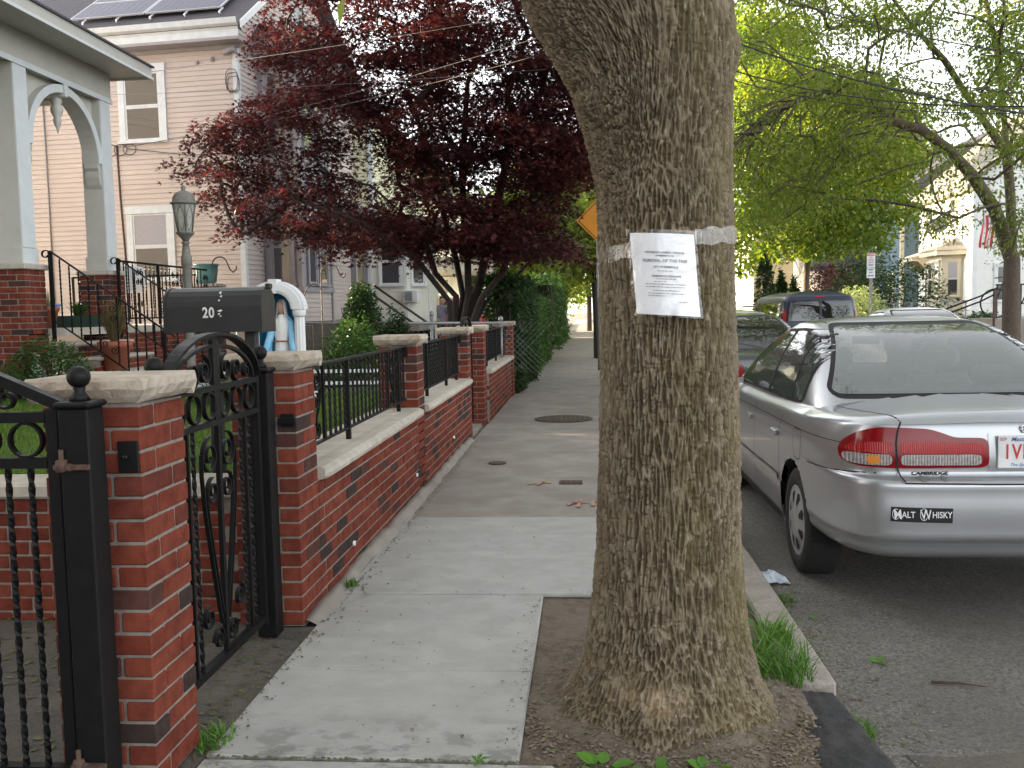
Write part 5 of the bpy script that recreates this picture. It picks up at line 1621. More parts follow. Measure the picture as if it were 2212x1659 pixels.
# floor, steps and foundation
MB().box(-9.4, -6.46, 10.3, 16.2, 1.25, 1.345).build('porch_floor', M['coping'], po)
fb = MB().box(-6.9, -6.5, 12.62, 16.0, .2, 1.249).build('foundation', M['mortar'], po)
for k in range(12):
    for i in range(16):
        yy = 12.75 + i * .213 + (k % 2) * .1065
        if yy < 15.7: lay(fb, -6.49 - BW / 2 + .0, yy, .40 + k * CO, PI / 2)
zt = 1.345
for i in range(6):
    x1 = -6.42 + (i + 1) * .27
    zi = zt - (i + 1) * .178
    st = MB().box(x1 - .40, x1 - .014, 10.74, 12.18, zi - .18, zi - .045).build('step', M['mortar'], po)
    MB().box(x1 - .42, x1 + .02, 10.72, 12.19, zi - .044, zi, .014).build('tread', M['coping'], st)
    for k in range(2):
        for j in range(7):
            yy = 10.85 + j * .213 + (k % 2) * .1065 - .03
            if yy + BL / 2 < 12.20: lay(st, x1 - .008 - BW / 2, yy, zi - .185 + k * CO, PI / 2)
# the house behind the porch, mostly outside the picture
hb = empty('corner_house', (-13.5, 8.5, 0), 'grey clapboard house behind the porch, outside the left picture edge', 'house')
MB().box(-19, -9.45, 4.4, 15.0, 0, 8.6).build('wall', M['drab'], hb)
MB().prism([(4.0, 8.6), (15.4, 8.6), (9.7, 12.4)], 'x', -19.3, -9.1).build('roof', M['shingle'], hb)
hb2 = empty('neighbour_house', (-14, -6, 0), 'grey three-storey house left of the driveway, outside the picture', 'house')
MB().box(-20, -7.5, -17, 0.5, 0, 9.6).build('wall', M['drab'], hb2)
MB().prism([(-17.4, 9.6), (.9, 9.6), (-8, 13)], 'x', -20.3, -7.2).build('roof', M['shingle'], hb2)

# ---------------------------------------------------------------- yellow house beyond, its stair
yh = empty('yellow_house', (-7.4, 28.0, 0), 'pale yellow clapboard house behind the maple with an entry stair', 'house', local=True)
MB().box(-5, 1.0, .02, 9, .1, 7.4).build('wall_core', M['yellow'], yh, local=True)
MB().prism([(-5.4, 7.4), (1.4, 7.4), (-2, 10.4)], 'y', -.4, 9.3).build('roof', M['shingle2'], yh, local=True)
clap(yh, (0, 0, 0), AX, AN, -5, 1.0, 1.2, 7.3, .115, M['yellow'])
MB().box(.9, 1.03, -.03, .1, 1.1, 7.35).build('corner_board', M['white'], yh, local=True)
MB().prism([(1.0, -.4), (2.05, -.4), (2.55, .5), (2.55, 2.4), (1.0, 2.4)], 'z', .2, 4.1).build('bay', M['pale'], yh, local=True)
MB().prism([(.9, -.7), (2.2, -.7), (2.85, .4), (2.85, 2.6), (.9, 2.6)], 'z', 4.1, 4.35).build('bay_roof', M['shingle2'], yh, local=True)
clap(yh, (0, -.4, 0), AX, AN, 1.0, 2.05, .7, 4.05, .115, M['pale'])
dg = Vector((.5, .9, 0)).normalized(); dn = Vector((.9, -.5, 0)).normalized()
clap(yh, (2.05, -.4, 0), tuple(dg), tuple(dn), .0, 1.03, .7, 4.05, .115, M['pale'])
for px, py in ((1.0, -.4), (2.05, -.4), (2.55, .5)):
    MB().box(px - .06, px + .03, py - .04, py + .05, .6, 4.08).build('corner_board', M['white'], yh, local=True)
window(yh, (0, -.4, 0), AX, AN, 1.22, 1.95, 2.25, 3.75, .07, M['white'])
window(yh, (2.05, -.4, 0), tuple(dg), tuple(dn), .18, .86, 2.25, 3.75, .07, M['white'])
window(yh, (0, 0, 0), AX, AN, -1.6, -.8, 4.9, 6.4, .09, M['white'])
window(yh, (0, 0, 0), AX, AN, -3.4, -2.6, 2.2, 3.8, .09, M['white'])
ac = empty('air_conditioner', (-5.0, 27.55, 1.75), 'white window air conditioner hanging from the pale yellow bay', 'air conditioner')
MB().box(-5.40, -4.98, 27.35, 27.85, 1.76, 2.13, .015).build('case', M['white'], ac)
b = MB()
for i in range(9): b.box(-5.37, -5.14, 27.338, 27.349, 1.80 + i * .033, 1.815 + i * .033)
o = b.build('grille', M['gap'], ac); o['kind'] = 'stuff'
es = empty('entry_stair', (-5.0, 24, 0), 'concrete entry stair with grey posts and two sloping brown handrails', 'stair')
for i in range(6):
    MB().box(-5.6 + i * .25, -4.1, 22.6, 25.0, .1 + (5 - i) * .18 - .18, .28 + (5 - i) * .18 - .001).build('step', M['oldconc'], es)
for px, py, z1 in ((-5.70, 22.7, 3.9), (-5.72, 24.0, 3.9)):
    MB().box(px - .07, px + .07, py - .07, py + .07, 1.2, z1).build('post', M['grey'], es)
MB().box(-7.3, -5.5, 22.4, 25.2, 3.9, 4.15).build('porch_roof', M['grey'], es)
MB().box(-7.3, -5.6, 22.5, 25.1, .1, 1.2).build('landing', M['oldconc'], es)
for py in (22.7, 24.6):
    MB().tube([(-5.65, py, 2.2), (-4.15, py, 1.12)], .035, 6).build('handrail', M['brownpaint'], es)
    MB().box(-4.22, -4.14, py - .04, py + .04, .2, 1.12).build('newel_post', M['brownpaint'], es)
# pale houses seen beyond the maple's stems
for nm, lab, X0, Y0, wd_, h_, ma in (('pale_house', 'pale blue house with a porch roof glimpsed behind the maple stems', -5.4, 41, 3.2, 6.2, M['bluegrey2'] if 'bluegrey2' in M else M['offwhite']),
                                     ('white_house', 'small white house far down the left pavement, mostly behind foliage', -8.6, 56, 5.5, 7.0, M['offwhite'])):
    h = empty(nm, (X0, Y0, 0), lab, 'house', local=True)
    MB().box(-wd_, 0, .02, 8, 0, h_).build('wall_core', ma, h, local=True)
    clap(h, (0, 0, 0), AX, AN, -wd_, 0, .6, h_, .13, ma)
    MB().prism([(-wd_ - .4, h_), (.4, h_), (-wd_ / 2, h_ + 2.6)], 'y', -.4, 8.3).build('roof', M['shingle2'], h, local=True)
    for z0 in (1.5, 4.2):
        window(h, (0, 0, 0), AX, AN, -wd_ * .45, -wd_ * .45 + .9, z0, z0 + 1.5, .09, M['white'])
    MB().prism([(-1.7, 3.0), (-1.7, 3.15), (.0, 3.9), (.0, 3.0)], 'x', -1.6, 1.5).build('porch_roof', M['shingle2'], h, local=True)
    for x in (-1.5, 1.4): MB().box(x - .07, x + .07, -1.6, -1.46, .2, 3.0).build('porch_post', M['white'], h, local=True)
# ground of the left gardens
lawn = sheet('lawn', np.linspace(-12, -1.62, 60), np.linspace(4.44, 10.7, 40), lambda X, Y: .575 + .02 * np.sin(X * 3) * np.cos(Y * 2), M['lawn']); lawn['kind'] = 'structure'
struct('path', MB().box(-6.4, -1.34, 10.71, 12.15, -.1, .02), M['oldconc'])
struct('garden_soil', MB().box(-12, -1.60, 12.16, 14.78, -.1, .50).box(-20, -1.3, 14.85, 21.5, -.1, .40), M['yard'])
struct('side_yard', MB().box(-22, -1.36, 21.6, 90, -.1, .16), M['apron'])
struct('hedge_bed', MB().box(-1.90, -1.30, 15.92, 90, -.1, .03), M['soil'])
# ---------------------------------------------------------------- things in the front garden and on the porch
# mailbox
mb = empty('mailbox', (-1.86, 4.62, .58), 'large black mailbox numbered 20 standing above the arched gate', 'mailbox')
yc, zb, zt, hw = 4.61, 1.372, 1.60, .10
prof = [(yc - hw, zb), (yc - hw, 1.50)] + [(yc - hw * math.cos(a), 1.50 + .098 * math.sin(a)) for a in np.linspace(.25, PI - .25, 9)] + [(yc + hw, 1.50), (yc + hw, zb)]
MB().prism(prof, 'x', -2.105, -1.63).build('box', M['mailbox'], mb)
k = 1.03
MB().prism([(yc + (p[0] - yc) * k, zb + (p[1] - zb) * k - .004) for p in prof], 'x', -1.629, -1.607).build('door', M['mailbox'], mb)
MB().prism([(yc + (p[0] - yc) * 1.02, zb + (p[1] - zb) * 1.015) for p in prof], 'x', -2.115, -2.101).build('back_rim', M['mailbox'], mb)
MB().box(-1.615, -1.588, yc - .02, yc + .02, 1.585, 1.612, .004).build('latch', M['mailbox'], mb)
for x_ in (-1.70, -1.90):
    MB().box(x_ - .028, x_ + .028, yc - .028, yc + .028, .55, zb - .001, .004).build('post', M['mailbox'], mb)
MB().prism([(-1.985, zb - .001), (-1.815, zb - .001), (-1.865, 1.30), (-1.935, 1.30)], 'y', yc - .01, yc + .01).build('post_bracket', M['mailbox'], mb)
lettering(mb, '20', .072, (-1.880, yc - hw - .003, 1.468), (1, 0, 0), (0, 0, 1), M['print'], 'number', bold=.002, squeeze=.82, spacing=1.1)
b = MB()
for x_, z_, w_, h_ in ((-1.823, 1.568, .010, .016), (-1.815, 1.550, .008, .012), (-1.823, 1.53, .007, .010), (-1.819, 1.478, .016, .012), (-1.825, 1.462, .008, .010), (-1.817, 1.452, .006, .008)):
    yy = yc - hw - .002 if z_ < 1.5 else yc - hw * math.cos(math.asin(min(.98, (z_ - 1.50) / .098))) - .004
    b.prism([(x_ - w_, z_), (x_, z_ - h_ * .5), (x_ + w_ * .8, z_ + .2 * h_), (x_ + .2 * w_, z_ + h_ * .6)], 'y', yy - .001, yy)
o = b.build('torn_sticker', M['print'], mb); o['kind'] = 'stuff'

# garden lamp
lp = empty('garden_lamp', (-4.48, 10.2, .58), 'grey garden lamp post with a domed glass lantern', 'lamp post')
X, Y = -4.48, 10.2
MB().lathe(X, Y, [(.09, .55), (.085, .75), (.052, .82), (.048, 1.75), (.05, 2.02), (.06, 2.04), (.058, 2.13), (.047, 2.15), (.040, 2.22), (.032, 2.27), (.05, 2.28), (.035, 2.30)], 16).build('pole', M['lampgrey'], lp)
MB().lathe(X, Y, [(.03, 2.30), (.045, 2.33), (.085, 2.375), (.10, 2.39), (.10, 2.405), (.085, 2.408)], 18).build('lantern_base', M['lampgrey'], lp)
MB().lathe(X, Y, [(.078, 2.41), (.125, 2.71)], 6, False).build('lamp_glass', M['lampglass'], lp)
b = MB()
for k in range(6):
    a = 2 * PI * k / 6
    b2 = MB().tube([(X + .082 * math.cos(a), Y + .082 * math.sin(a), 2.408), (X + .130 * math.cos(a), Y + .130 * math.sin(a), 2.712)], .009, 6).build('lantern_rib', M['lampgrey'], lp)
    c = a + PI / 6
    n_ = Vector((math.cos(c), math.sin(c), 0)); t_ = Vector((-math.sin(c), math.cos(c), 0))
    for s in (-1, 1):
        b.tube([Vector((X, Y, 0)) + n_ * (.070 + .041 * h) + t_ * s * (.045 * math.sin(PI * h)) * (.7 + .3 * h) + Vector((0, 0, 2.41 + .29 * h)) for h in np.linspace(0.02, .98, 9)], .0035, 4)
o = b.build('lantern_tracery', M['lampgrey'], lp); o['kind'] = 'stuff'
MB().lathe(X, Y, [(.135, 2.712), (.150, 2.718), (.150, 2.728), (.128, 2.738), (.122, 2.78), (.100, 2.825), (.060, 2.855), (.028, 2.862), (.02, 2.88), (.03, 2.895), (.02, 2.915), (.004, 2.93)], 20).build('lantern_roof', M['lampgrey'], lp)

# shepherd's hooks
def hook(name, x, y, arms, label, zb, zt):
    t = empty(name, (x, y, zb), label, 'plant hook', "shepherd's hooks in the garden")
    MB().tube([(x, y, zb), (x, y, zt)], .009, 8).build('stake', M['brownpaint'], t)
    for s, r_, dz in arms:
        pts = [(x, y, zt + dz)] + [(x + s * (r_ - r_ * math.cos(a)), y, zt + dz + r_ * math.sin(a)) for a in np.linspace(.2, 2.6, 12)]
        px, pz = pts[-1][0], pts[-1][2]
        pts += [(px + s * .04, y, pz - .10), (px + s * .075, y, pz - .13), (px + s * .11, y, pz - .10), (px + s * .115, y, pz - .06)]
        MB().tube(pts, .008, 8).build('crook', M['brownpaint'], t)
hook('plant_hook', -4.10, 10.0, [(1, .085, 0)], 'single crook plant hook between lamp post and house wall', .55, 2.02)
hook('plant_hook', -3.72, 12.9, [(1, .13, .0), (-1, .11, -.25)], 'double crook plant hook beside the dark conical shrub', .48, 2.02)

# shrine: white niche with fluted columns, statue in white robe and blue mantle
ni = empty('statue_niche', (-3.19, 9.5, .57), 'white arched garden niche with fluted columns and blue inside', 'niche')
X, Y, Z0 = -3.19, 9.5, .57
ZA = Z0 + .94                               # springing of the arch
MB().box(X - .31, X + .31, Y - .20, Y + .22, Z0, Z0 + .06, .008).build('base', M['white'], ni)
for s in (-1, 1):
    b = MB(); n_ = 40
    vs = []
    for z in (Z0 + .10, ZA - .08):
        for k in range(n_):
            r_ = .056 - (.010 if k % 4 in (2,) else 0) - (.006 if k % 4 in (1, 3) else 0)
            vs.append((X + s * .245 + r_ * math.cos(2 * PI * k / n_), Y - .12 + r_ * math.sin(2 * PI * k / n_), z))
    b.add(vs, [(k, (k + 1) % n_, n_ + (k + 1) % n_, n_ + k) for k in range(n_)], True)
    b.lathe(X + s * .245, Y - .12, [(.068, Z0 + .061), (.068, Z0 + .08), (.058, Z0 + .10)], 20)
    b.lathe(X + s * .245, Y - .12, [(.056, ZA - .08), (.066, ZA - .06), (.07, ZA - .03), (.07, ZA)], 20)
    b.build('column', M['white'], ni)
for r0, r1, y0, y1 in ((.175, .315, Y - .18, Y - .05), (.20, .285, Y - .20, Y - .181)):
    b = MB()
    for i in range(24):
        a0, a1 = PI * i / 24, PI * (i + 1) / 24
        b.prism([(X + r0 * math.cos(a0), ZA + r0 * .98 * math.sin(a0)), (X + r1 * math.cos(a0), ZA + r1 * .93 * math.sin(a0)), (X + r1 * math.cos(a1), ZA + r1 * .93 * math.sin(a1)), (X + r0 * math.cos(a1), ZA + r0 * .98 * math.sin(a1))], 'y', y0, y1)
    b.build('arch', M['white'], ni)
MB().prism([(X - .045, ZA + .31), (X + .045, ZA + .31), (X + .03, ZA + .165), (X - .03, ZA + .165)], 'y', Y - .215, Y - .05).build('keystone', M['white'], ni)
def shell(r_, rz, ma, nm):
    vs = []; rows = [(Z0 + .05, 1.0), (Z0 + .45, 1.0), (ZA, 1.0)] + [(ZA + rz * math.sin(a), math.cos(a)) for a in np.linspace(.2, PI / 2 - .02, 7)]
    n_ = 22
    for z, f in rows:
        for k in range(n_ + 1):
            a = PI * k / n_
            vs.append((X + r_ * f * math.cos(a), Y - .05 + .24 * (r_ / .21) * f * math.sin(a), z))
    b = MB().add(vs, [(i * (n_ + 1) + k, i * (n_ + 1) + k + 1, (i + 1) * (n_ + 1) + k + 1, (i + 1) * (n_ + 1) + k) for i in range(len(rows) - 1) for k in range(n_)], True)
    b.build(nm, ma, ni, fix=False)
shell(.215, .21, M['bluepaint'], 'inner_shell'); shell(.255, .25, M['white'], 'outer_shell')
st = empty('garden_statue', (X + .005, Y - .03, Z0 + .06), 'statue of a robed woman in blue mantle standing in the niche', 'statue')
sx, sy = X + .035, Y - .05
def ell(b, prof, n=28, pleat=0.0, a0=0, a1=2 * PI, close=True):
    """stacked ellipses (z, rx, ry, dx, dy), pleats ripple the outline"""
    vs = []
    m_ = n if close else n + 1
    for z, rx, ry, dx, dy in prof:
        for k in range(m_):
            a = a0 + (a1 - a0) * k / n
            pl = 1 + pleat * (math.sin(a * 11) * .6 + math.sin(a * 7 + 1) * .4)
            vs.append((sx + dx + rx * pl * math.cos(a), sy + dy + ry * pl * math.sin(a), z))
    fs = []
    for i in range(len(prof) - 1):
        for k in range(m_ if close else n):
            fs.append((i * m_ + k, i * m_ + (k + 1) % m_, (i + 1) * m_ + (k + 1) % m_, (i + 1) * m_ + k))
    return b.add(vs, fs, True)
zz0 = Z0 + .06
ell(MB(), [(zz0, .115, .10, 0, 0), (zz0 + .03, .12, .10, 0, 0), (zz0 + .30, .095, .085, 0, 0), (zz0 + .52, .075, .065, 0, 0), (zz0 + .56, .068, .06, 0, 0), (zz0 + .66, .085, .07, 0, 0), (zz0 + .76, .085, .06, 0, 0), (zz0 + .80, .045, .045, 0, 0), (zz0 + .83, .03, .03, 0, 0)], pleat=.09).build('robe', M['robe'], st)
MB().box(sx - .075, sx + .075, sy - .073, sy - .060, zz0 + .545, zz0 + .560, .003).build('belt', M['terracotta'], st)
hd = ell(MB(), [(zz0 + .80, .022, .022, 0, 0), (zz0 + .84, .024, .026, 0, 0), (zz0 + .855, .033, .038, 0, -.006), (zz0 + .885, .040, .047, 0, -.006), (zz0 + .92, .041, .048, 0, -.002), (zz0 + .95, .034, .040, 0, 0), (zz0 + .97, .012, .014, 0, 0)], 20)
hd.lathe(sx, sy - .055, [(.003, zz0 + .915), (.006, zz0 + .900), (.008, zz0 + .893), (.002, zz0 + .890)], 8)
hd.build('head', M['skin'], st)
ell(MB(), [(zz0 + .78, .075, .058, 0, .012), (zz0 + .84, .056, .052, 0, .014), (zz0 + .90, .052, .055, 0, .010), (zz0 + .95, .045, .050, 0, .006), (zz0 + .985, .02, .024, 0, .004)], 24, a0=-PI * .28, a1=PI * 1.28, close=False).build('veil', M['robe'], st, fix=False)
ell(MB(), [(zz0 + .02, .165, .10, 0, .015), (zz0 + .10, .16, .10, 0, .015), (zz0 + .35, .15, .10, 0, .015), (zz0 + .55, .125, .095, 0, .012), (zz0 + .68, .112, .088, 0, .010), (zz0 + .78, .092, .07, 0, .010), (zz0 + .82, .06, .055, 0, .010)], 30, .10, -PI * .20, PI * 1.20, False).build('mantle', M['mantle'], st, fix=False)
for s in (-1, 1):
    b = MB()
    b.tube([(sx + s * .085, sy, zz0 + .76), (sx + s * .115, sy - .03, zz0 + .62), (sx + s * .135, sy - .085, zz0 + .50), (sx + s * .150, sy - .125, zz0 + .44)], [.034, .040, .038, .032], 12)
    b.tube([(sx + s * .125, sy - .05, zz0 + .56), (sx + s * .135, sy - .06, zz0 + .44), (sx + s * .14, sy - .05, zz0 + .26)], [.03, .035, .012], 10)
    b.build('sleeve', M['mantle'], st)
    b = MB()
    b.tube([(sx + s * .152, sy - .125, zz0 + .445), (sx + s * .165, sy - .15, zz0 + .415), (sx + s * .172, sy - .158, zz0 + .39)], [.016, .019, .014], 8)
    for f in range(4):
        dx = (f - 1.5) * .008
        b.tube([(sx + s * (.170 + dx * .6), sy - .156 + dx * .4, zz0 + .395), (sx + s * (.178 + dx), sy - .168 + dx * .3, zz0 + .365 - .004 * (f in (1, 2))), (sx + s * (.180 + dx), sy - .172, zz0 + .345)], [.0052, .0048, .003], 5)
    b.tube([(sx + s * .158, sy - .150, zz0 + .415), (sx + s * .152, sy - .168, zz0 + .39)], [.006, .004], 5)
    b.build('hand', M['skin'], st)

# porch furniture
def stair_rail(y, label):
    t = empty('stair_railing', (-5.6, y, .3), label, 'railing', 'black stair railings at the porch steps')
    x0, z0, x1, z1 = -6.36, 2.25, -5.0, 1.30
    sl = (z1 - z0) / (x1 - x0)
    MB().box(x0 - .018, x0 + .018, y - .018, y + .018, 1.19, z0 + .02).build('post', M['iron'], t)
    MB().box(x1 - .018, x1 + .018, y - .018, y + .018, .28, z1).build('post', M['iron'], t)
    MB().tube([(x0, y, z0 + .02), (x1, y, z1 + .01), (x1 + .12, y, z1 - .07)], .01, flat=(.036, .014, (0, 1, 0))).build('handrail', M['iron'], t)
    MB().tube([(x0, y, z0 - .80), (x1, y, z1 - .80)], .01, flat=(.026, .012, (0, 1, 0))).build('bottom_rail', M['iron'], t)
    MB().tube(spiral((x0 - .055, y, z0 - .02), .055, .03, 0, .95, 20, 'xz', 1), .008, flat=(.03, .010, (0, 1, 0))).build('scroll', M['iron'], t)
    for i in range(1, 12):
        x = x0 + (x1 - x0) * i / 12
        if i in (6,):
            continue
        zt_ = z0 + sl * (x - x0)
        MB().tube([(x, y, z) for z in np.linspace(zt_ - .80, zt_, 24)], .0085, 4, square=True, twist=5).build('twisted_bar', M['iron'], t)
    xc = x0 + (x1 - x0) * .5; zc = z0 + sl * (xc - x0)
    for s in (-1, 1):
        for dz, r_ in ((-.16, .06), (-.28, .045), (-.66, .055)):
            MB().tube(spiral((xc + s * .06, y, zc + dz + s * .06 * sl), r_, .012, PI / 2, 1.5, 22, 'xz', -s), .005, flat=(.014, .007, (0, 1, 0))).build('scroll', M['iron'], t)
stair_rail(10.66, 'near iron stair railing with scrolled end rising from mailbox to first porch pier')
stair_rail(12.27, 'far iron stair railing on the other side of the brick steps')
def flat_rail(name, p0, p1, z0, z1, label, scrolls=True):
    p0, p1 = Vector(p0), Vector(p1)
    t = empty(name, tuple((p0 + p1) / 2), label, 'railing', 'black railings along the porch terrace')
    d = p1 - p0; L_ = d.length; d.normalize()
    pl = 'yz' if abs(d.y) > .5 else 'xz'
    MB().tube([(p0.x, p0.y, z1), (p1.x, p1.y, z1)], .01, flat=(.03, .014, (0, 0, 1))).build('handrail', M['iron'], t)
    MB().tube([(p0.x, p0.y, z0), (p1.x, p1.y, z0)], .01, flat=(.024, .012, (0, 0, 1))).build('bottom_rail', M['iron'], t)
    n_ = int(L_ / .13)
    for i in range(n_ + 1):
        p = p0 + d * (L_ * i / n_)
        if i % 9 == 0:
            MB().box(p.x - .017, p.x + .017, p.y - .017, p.y + .017, z0 - .10, z1 + .01).build('post', M['iron'], t)
        elif scrolls and i % 9 in (4, 5):
            for dz, r_ in ((-.14, .055), (-.28, .05), (-.6, .05)):
                MB().tube(spiral((p.x, p.y, z1 + dz), r_, .012, PI / 2, 1.5, 20, pl, 1 if i % 2 else -1), .005, flat=(.014, .007, (1, 0, 0) if pl == 'yz' else (0, 1, 0))).build('scroll', M['iron'], t)
        else:
            MB().tube([(p.x, p.y, z) for z in np.linspace(z0, z1, 20)], .0085, 4, square=True, twist=5).build('twisted_bar', M['iron'], t)
flat_rail('terrace_railing', (-6.55, 12.66, 1.35), (-6.55, 15.72, 1.35), 1.45, 2.26, 'iron terrace railing with scrolls between second porch pier and planter pier')
flat_rail('terrace_railing', (-9.2, 16.1, 1.35), (-6.9, 16.1, 1.35), 1.45, 2.20, 'iron railing across the back of the porch terrace')
pt = empty('planter_pot', (-6.65, 15.95, 2.03), 'round teal glazed pot on the brick pier at the terrace end', 'plant pot')
MB().lathe(-6.65, 15.95, [(.12, 2.032), (.165, 2.06), (.19, 2.24), (.195, 2.34), (.215, 2.345), (.215, 2.375), (.19, 2.376), (.18, 2.34)], 24).build('pot', M['teal'], pt)
wb = empty('pedestal_basin', (-7.45, 14.4, 1.345), 'white pedestal basin on the terrace behind the iron railing', 'basin')
MB().lathe(-7.45, 14.4, [(.16, 1.346), (.15, 1.38), (.07, 1.42), (.065, 1.80), (.10, 1.86)], 18).build('pedestal', M['white'], wb)
MB().prism([(-7.75, 1.861), (-7.15, 1.861), (-7.10, 2.02), (-7.13, 2.26), (-7.2, 2.28), (-7.7, 2.28), (-7.77, 2.26), (-7.80, 2.02)], 'y', 14.2, 14.6).build('bowl', M['white'], wb)
pb = empty('planter_box', (-6.72, 11.9, 1.345), 'dark green trough planter at the top of the steps', 'planter')
MB().prism([(-6.98, 1.346), (-6.50, 1.346), (-6.46, 1.50), (-7.02, 1.50)], 'y', 11.75, 12.05).build('trough', mat('planter green', (.02, .05, .035), None, 5, .5), pb)
bt = empty('blue_table', (-7.3, 11.2, 1.345), 'low blue topped table on the porch floor', 'table')
MB().box(-7.9, -6.75, 10.95, 11.5, 1.62, 1.65, .006).build('tabletop', mat('table blue', (.09, .21, .52), None, 4, .5), bt)
for x_ in (-7.8, -6.82):
    for y_ in (11.0, 11.44):
        MB().box(x_ - .02, x_ + .02, y_ - .02, y_ + .02, 1.346, 1.619).build('leg', M['steel'], bt)
pc_ = empty('paint_can', (-6.92, 11.2, 1.65), 'grey and red paint can on the blue table', 'can')
MB().lathe(-6.92, 11.2, [(.075, 1.651), (.075, 1.86), (.07, 1.865), (.07, 1.855)], 20).build('can', M['steel'], pc_)
MB().lathe(-6.92, 11.2, [(.0757, 1.80), (.0757, 1.835)], 20).build('label_band', M['redpaint'], pc_)
rb = MB().box(-7.32, -7.18, 11.05, 11.2, 1.651, 1.80, .02).build('red_box', M['redpaint'], None); tag(rb, 'small red box on the blue table near the first pier', 'box')
def pot(x, y, z, s, lab):
    t = empty('terracotta_pot', (x, y, z), lab, 'plant pot', 'terracotta pots on the steps')
    MB().lathe(x, y, [(.11 * s, z), (.155 * s, z + .24 * s), (.175 * s, z + .245 * s), (.18 * s, z + .31 * s), (.155 * s, z + .312 * s), (.15 * s, z + .26 * s)], 22).build('pot', M['terracotta'], t)
    return t
p1 = pot(-5.78, 10.98, .815, 1.15, 'large terracotta pot with tall dry grass on a lower step')
p2 = pot(-6.62, 10.95, 1.345, .85, 'smaller terracotta pot with pale spiky plant on the porch edge')
def spray(parent, name, x, y, z, h, r_, n, ma, wd=.008, seed=1):
    rs = random.Random(seed); V = []; F = []
    for i in range(n):
        a = rs.uniform(0, 2 * PI); q = rs.uniform(.1, 1) * r_; hh = h * rs.uniform(.6, 1)
        pts = [(x + .1 * q * math.cos(a), y + .1 * q * math.sin(a), z), (x + .55 * q * math.cos(a), y + .55 * q * math.sin(a), z + hh * .6), (x + q * math.cos(a), y + q * math.sin(a), z + hh)]
        t_ = (-math.sin(a) * wd, math.cos(a) * wd)
        b0 = len(V)
        for k, p in enumerate(pts):
            f = (1, .8, .1)[k]
            V += [(p[0] - t_[0] * f, p[1] - t_[1] * f, p[2]), (p[0] + t_[0] * f, p[1] + t_[1] * f, p[2])]
        F += [(b0, b0 + 1, b0 + 3, b0 + 2), (b0 + 2, b0 + 3, b0 + 5, b0 + 4)]
    V = np.array(V) - np.array(wl(parent))
    o = meshobj(name, fast_mesh(name, V, F), ma, parent, True)
    return o
M['drygrass'] = leaf_mat('dry grass', [(.10, .085, .04), (.16, .13, .06), (.13, .14, .05)], .2)
spray(p1, 'dry_grass', -5.78, 10.98, 1.12, .62, .28, 260, M['drygrass'], .004, 3)
spray(p2, 'spiky_leaves', -6.62, 10.95, 1.58, .25, .16, 60, M['variegated'], .006, 5)
spray(pb, 'trough_plants', -6.74, 11.9, 1.48, .22, .22, 90, M['midgreen'], .012, 8)
# little figure at the picture's left edge
gs = empty('garden_figure', (-6.36, 10.25, .60), 'small weathered stone figure among shrubs at the left edge', 'statue')
gx, gy = -6.36, 10.25
MB().lathe(gx, gy, [(.10, .59), (.105, .63), (.085, .70), (.09, .80), (.075, .88), (.04, .93), (.035, .945)], 16).build('robe', mat('weathered stone', (.42, .46, .40), (.28, .36, .28), 12, .8), gs)
MB().lathe(gx, gy, [(.02, .94), (.045, .965), (.055, 1.0), (.05, 1.035), (.025, 1.06), (.003, 1.068)], 14).build('head', mat('weathered face', (.42, .33, .27), (.32, .25, .20), 12, .8), gs)
# chain-link fence along the plot line
cf = empty('chain_link_fence', (-3.4, 14.82, .48), 'grey chain link fence with rail behind the bushes', 'fence')
MB().tube([(-6.2, 14.82, 1.34), (-1.36, 14.82, 1.26)], .022, 8).build('top_rail', M['steel'], cf)
for x_, z_ in ((-1.36, 1.30), (-2.48, 1.40), (-3.5, 1.36), (-4.6, 1.36), (-5.7, 1.36)):
    MB().tube([(x_, 14.83, .4), (x_, 14.83, z_)], .028, 8).lathe(x_, 14.83, [(.036, z_), (.04, z_ + .02), (.036, z_ + .05), (.01, z_ + .07)], 10).build('post', M['steel'], cf)
b = MB()
for i in range(56):
    x_ = -6.2 + i * .0885
    b.tube([(x_, 14.80, .46), (x_ + .82, 14.80, 1.28)], .0025, 3, caps=False); b.tube([(x_ + .82, 14.806, .46), (x_, 14.806, 1.28)], .0025, 3, caps=False)
o = b.build('wire_mesh', M['steel'], cf); o['kind'] = 'stuff'
# low white edging rails on the lawn
we = empty('lawn_edging', (-3.5, 8.6, .6), 'low white double rail edging at the back of the lawn', 'fence')
for z_ in (.70, .83): MB().box(-6.2, -1.75, 9.9, 9.93, z_ - .018, z_ + .018).build('rail', M['white'], we)
for x_ in np.arange(-6.1, -1.7, 1.5): MB().box(x_ - .03, x_ + .03, 9.935, 9.975, .56, .88).build('post', M['white'], we)
# weathered board fence beside the shrine
wf = empty('board_fence', (-3.6, 14.5, .45), 'short weathered grey wooden board fence below the bay', 'fence')
for i in range(9):
    MB().box(-4.85 + i * .17, -4.70 + i * .17, 14.5, 14.525, .46, 1.30 + rng.uniform(-.03, .03)).build('board', M['wood'], wf)
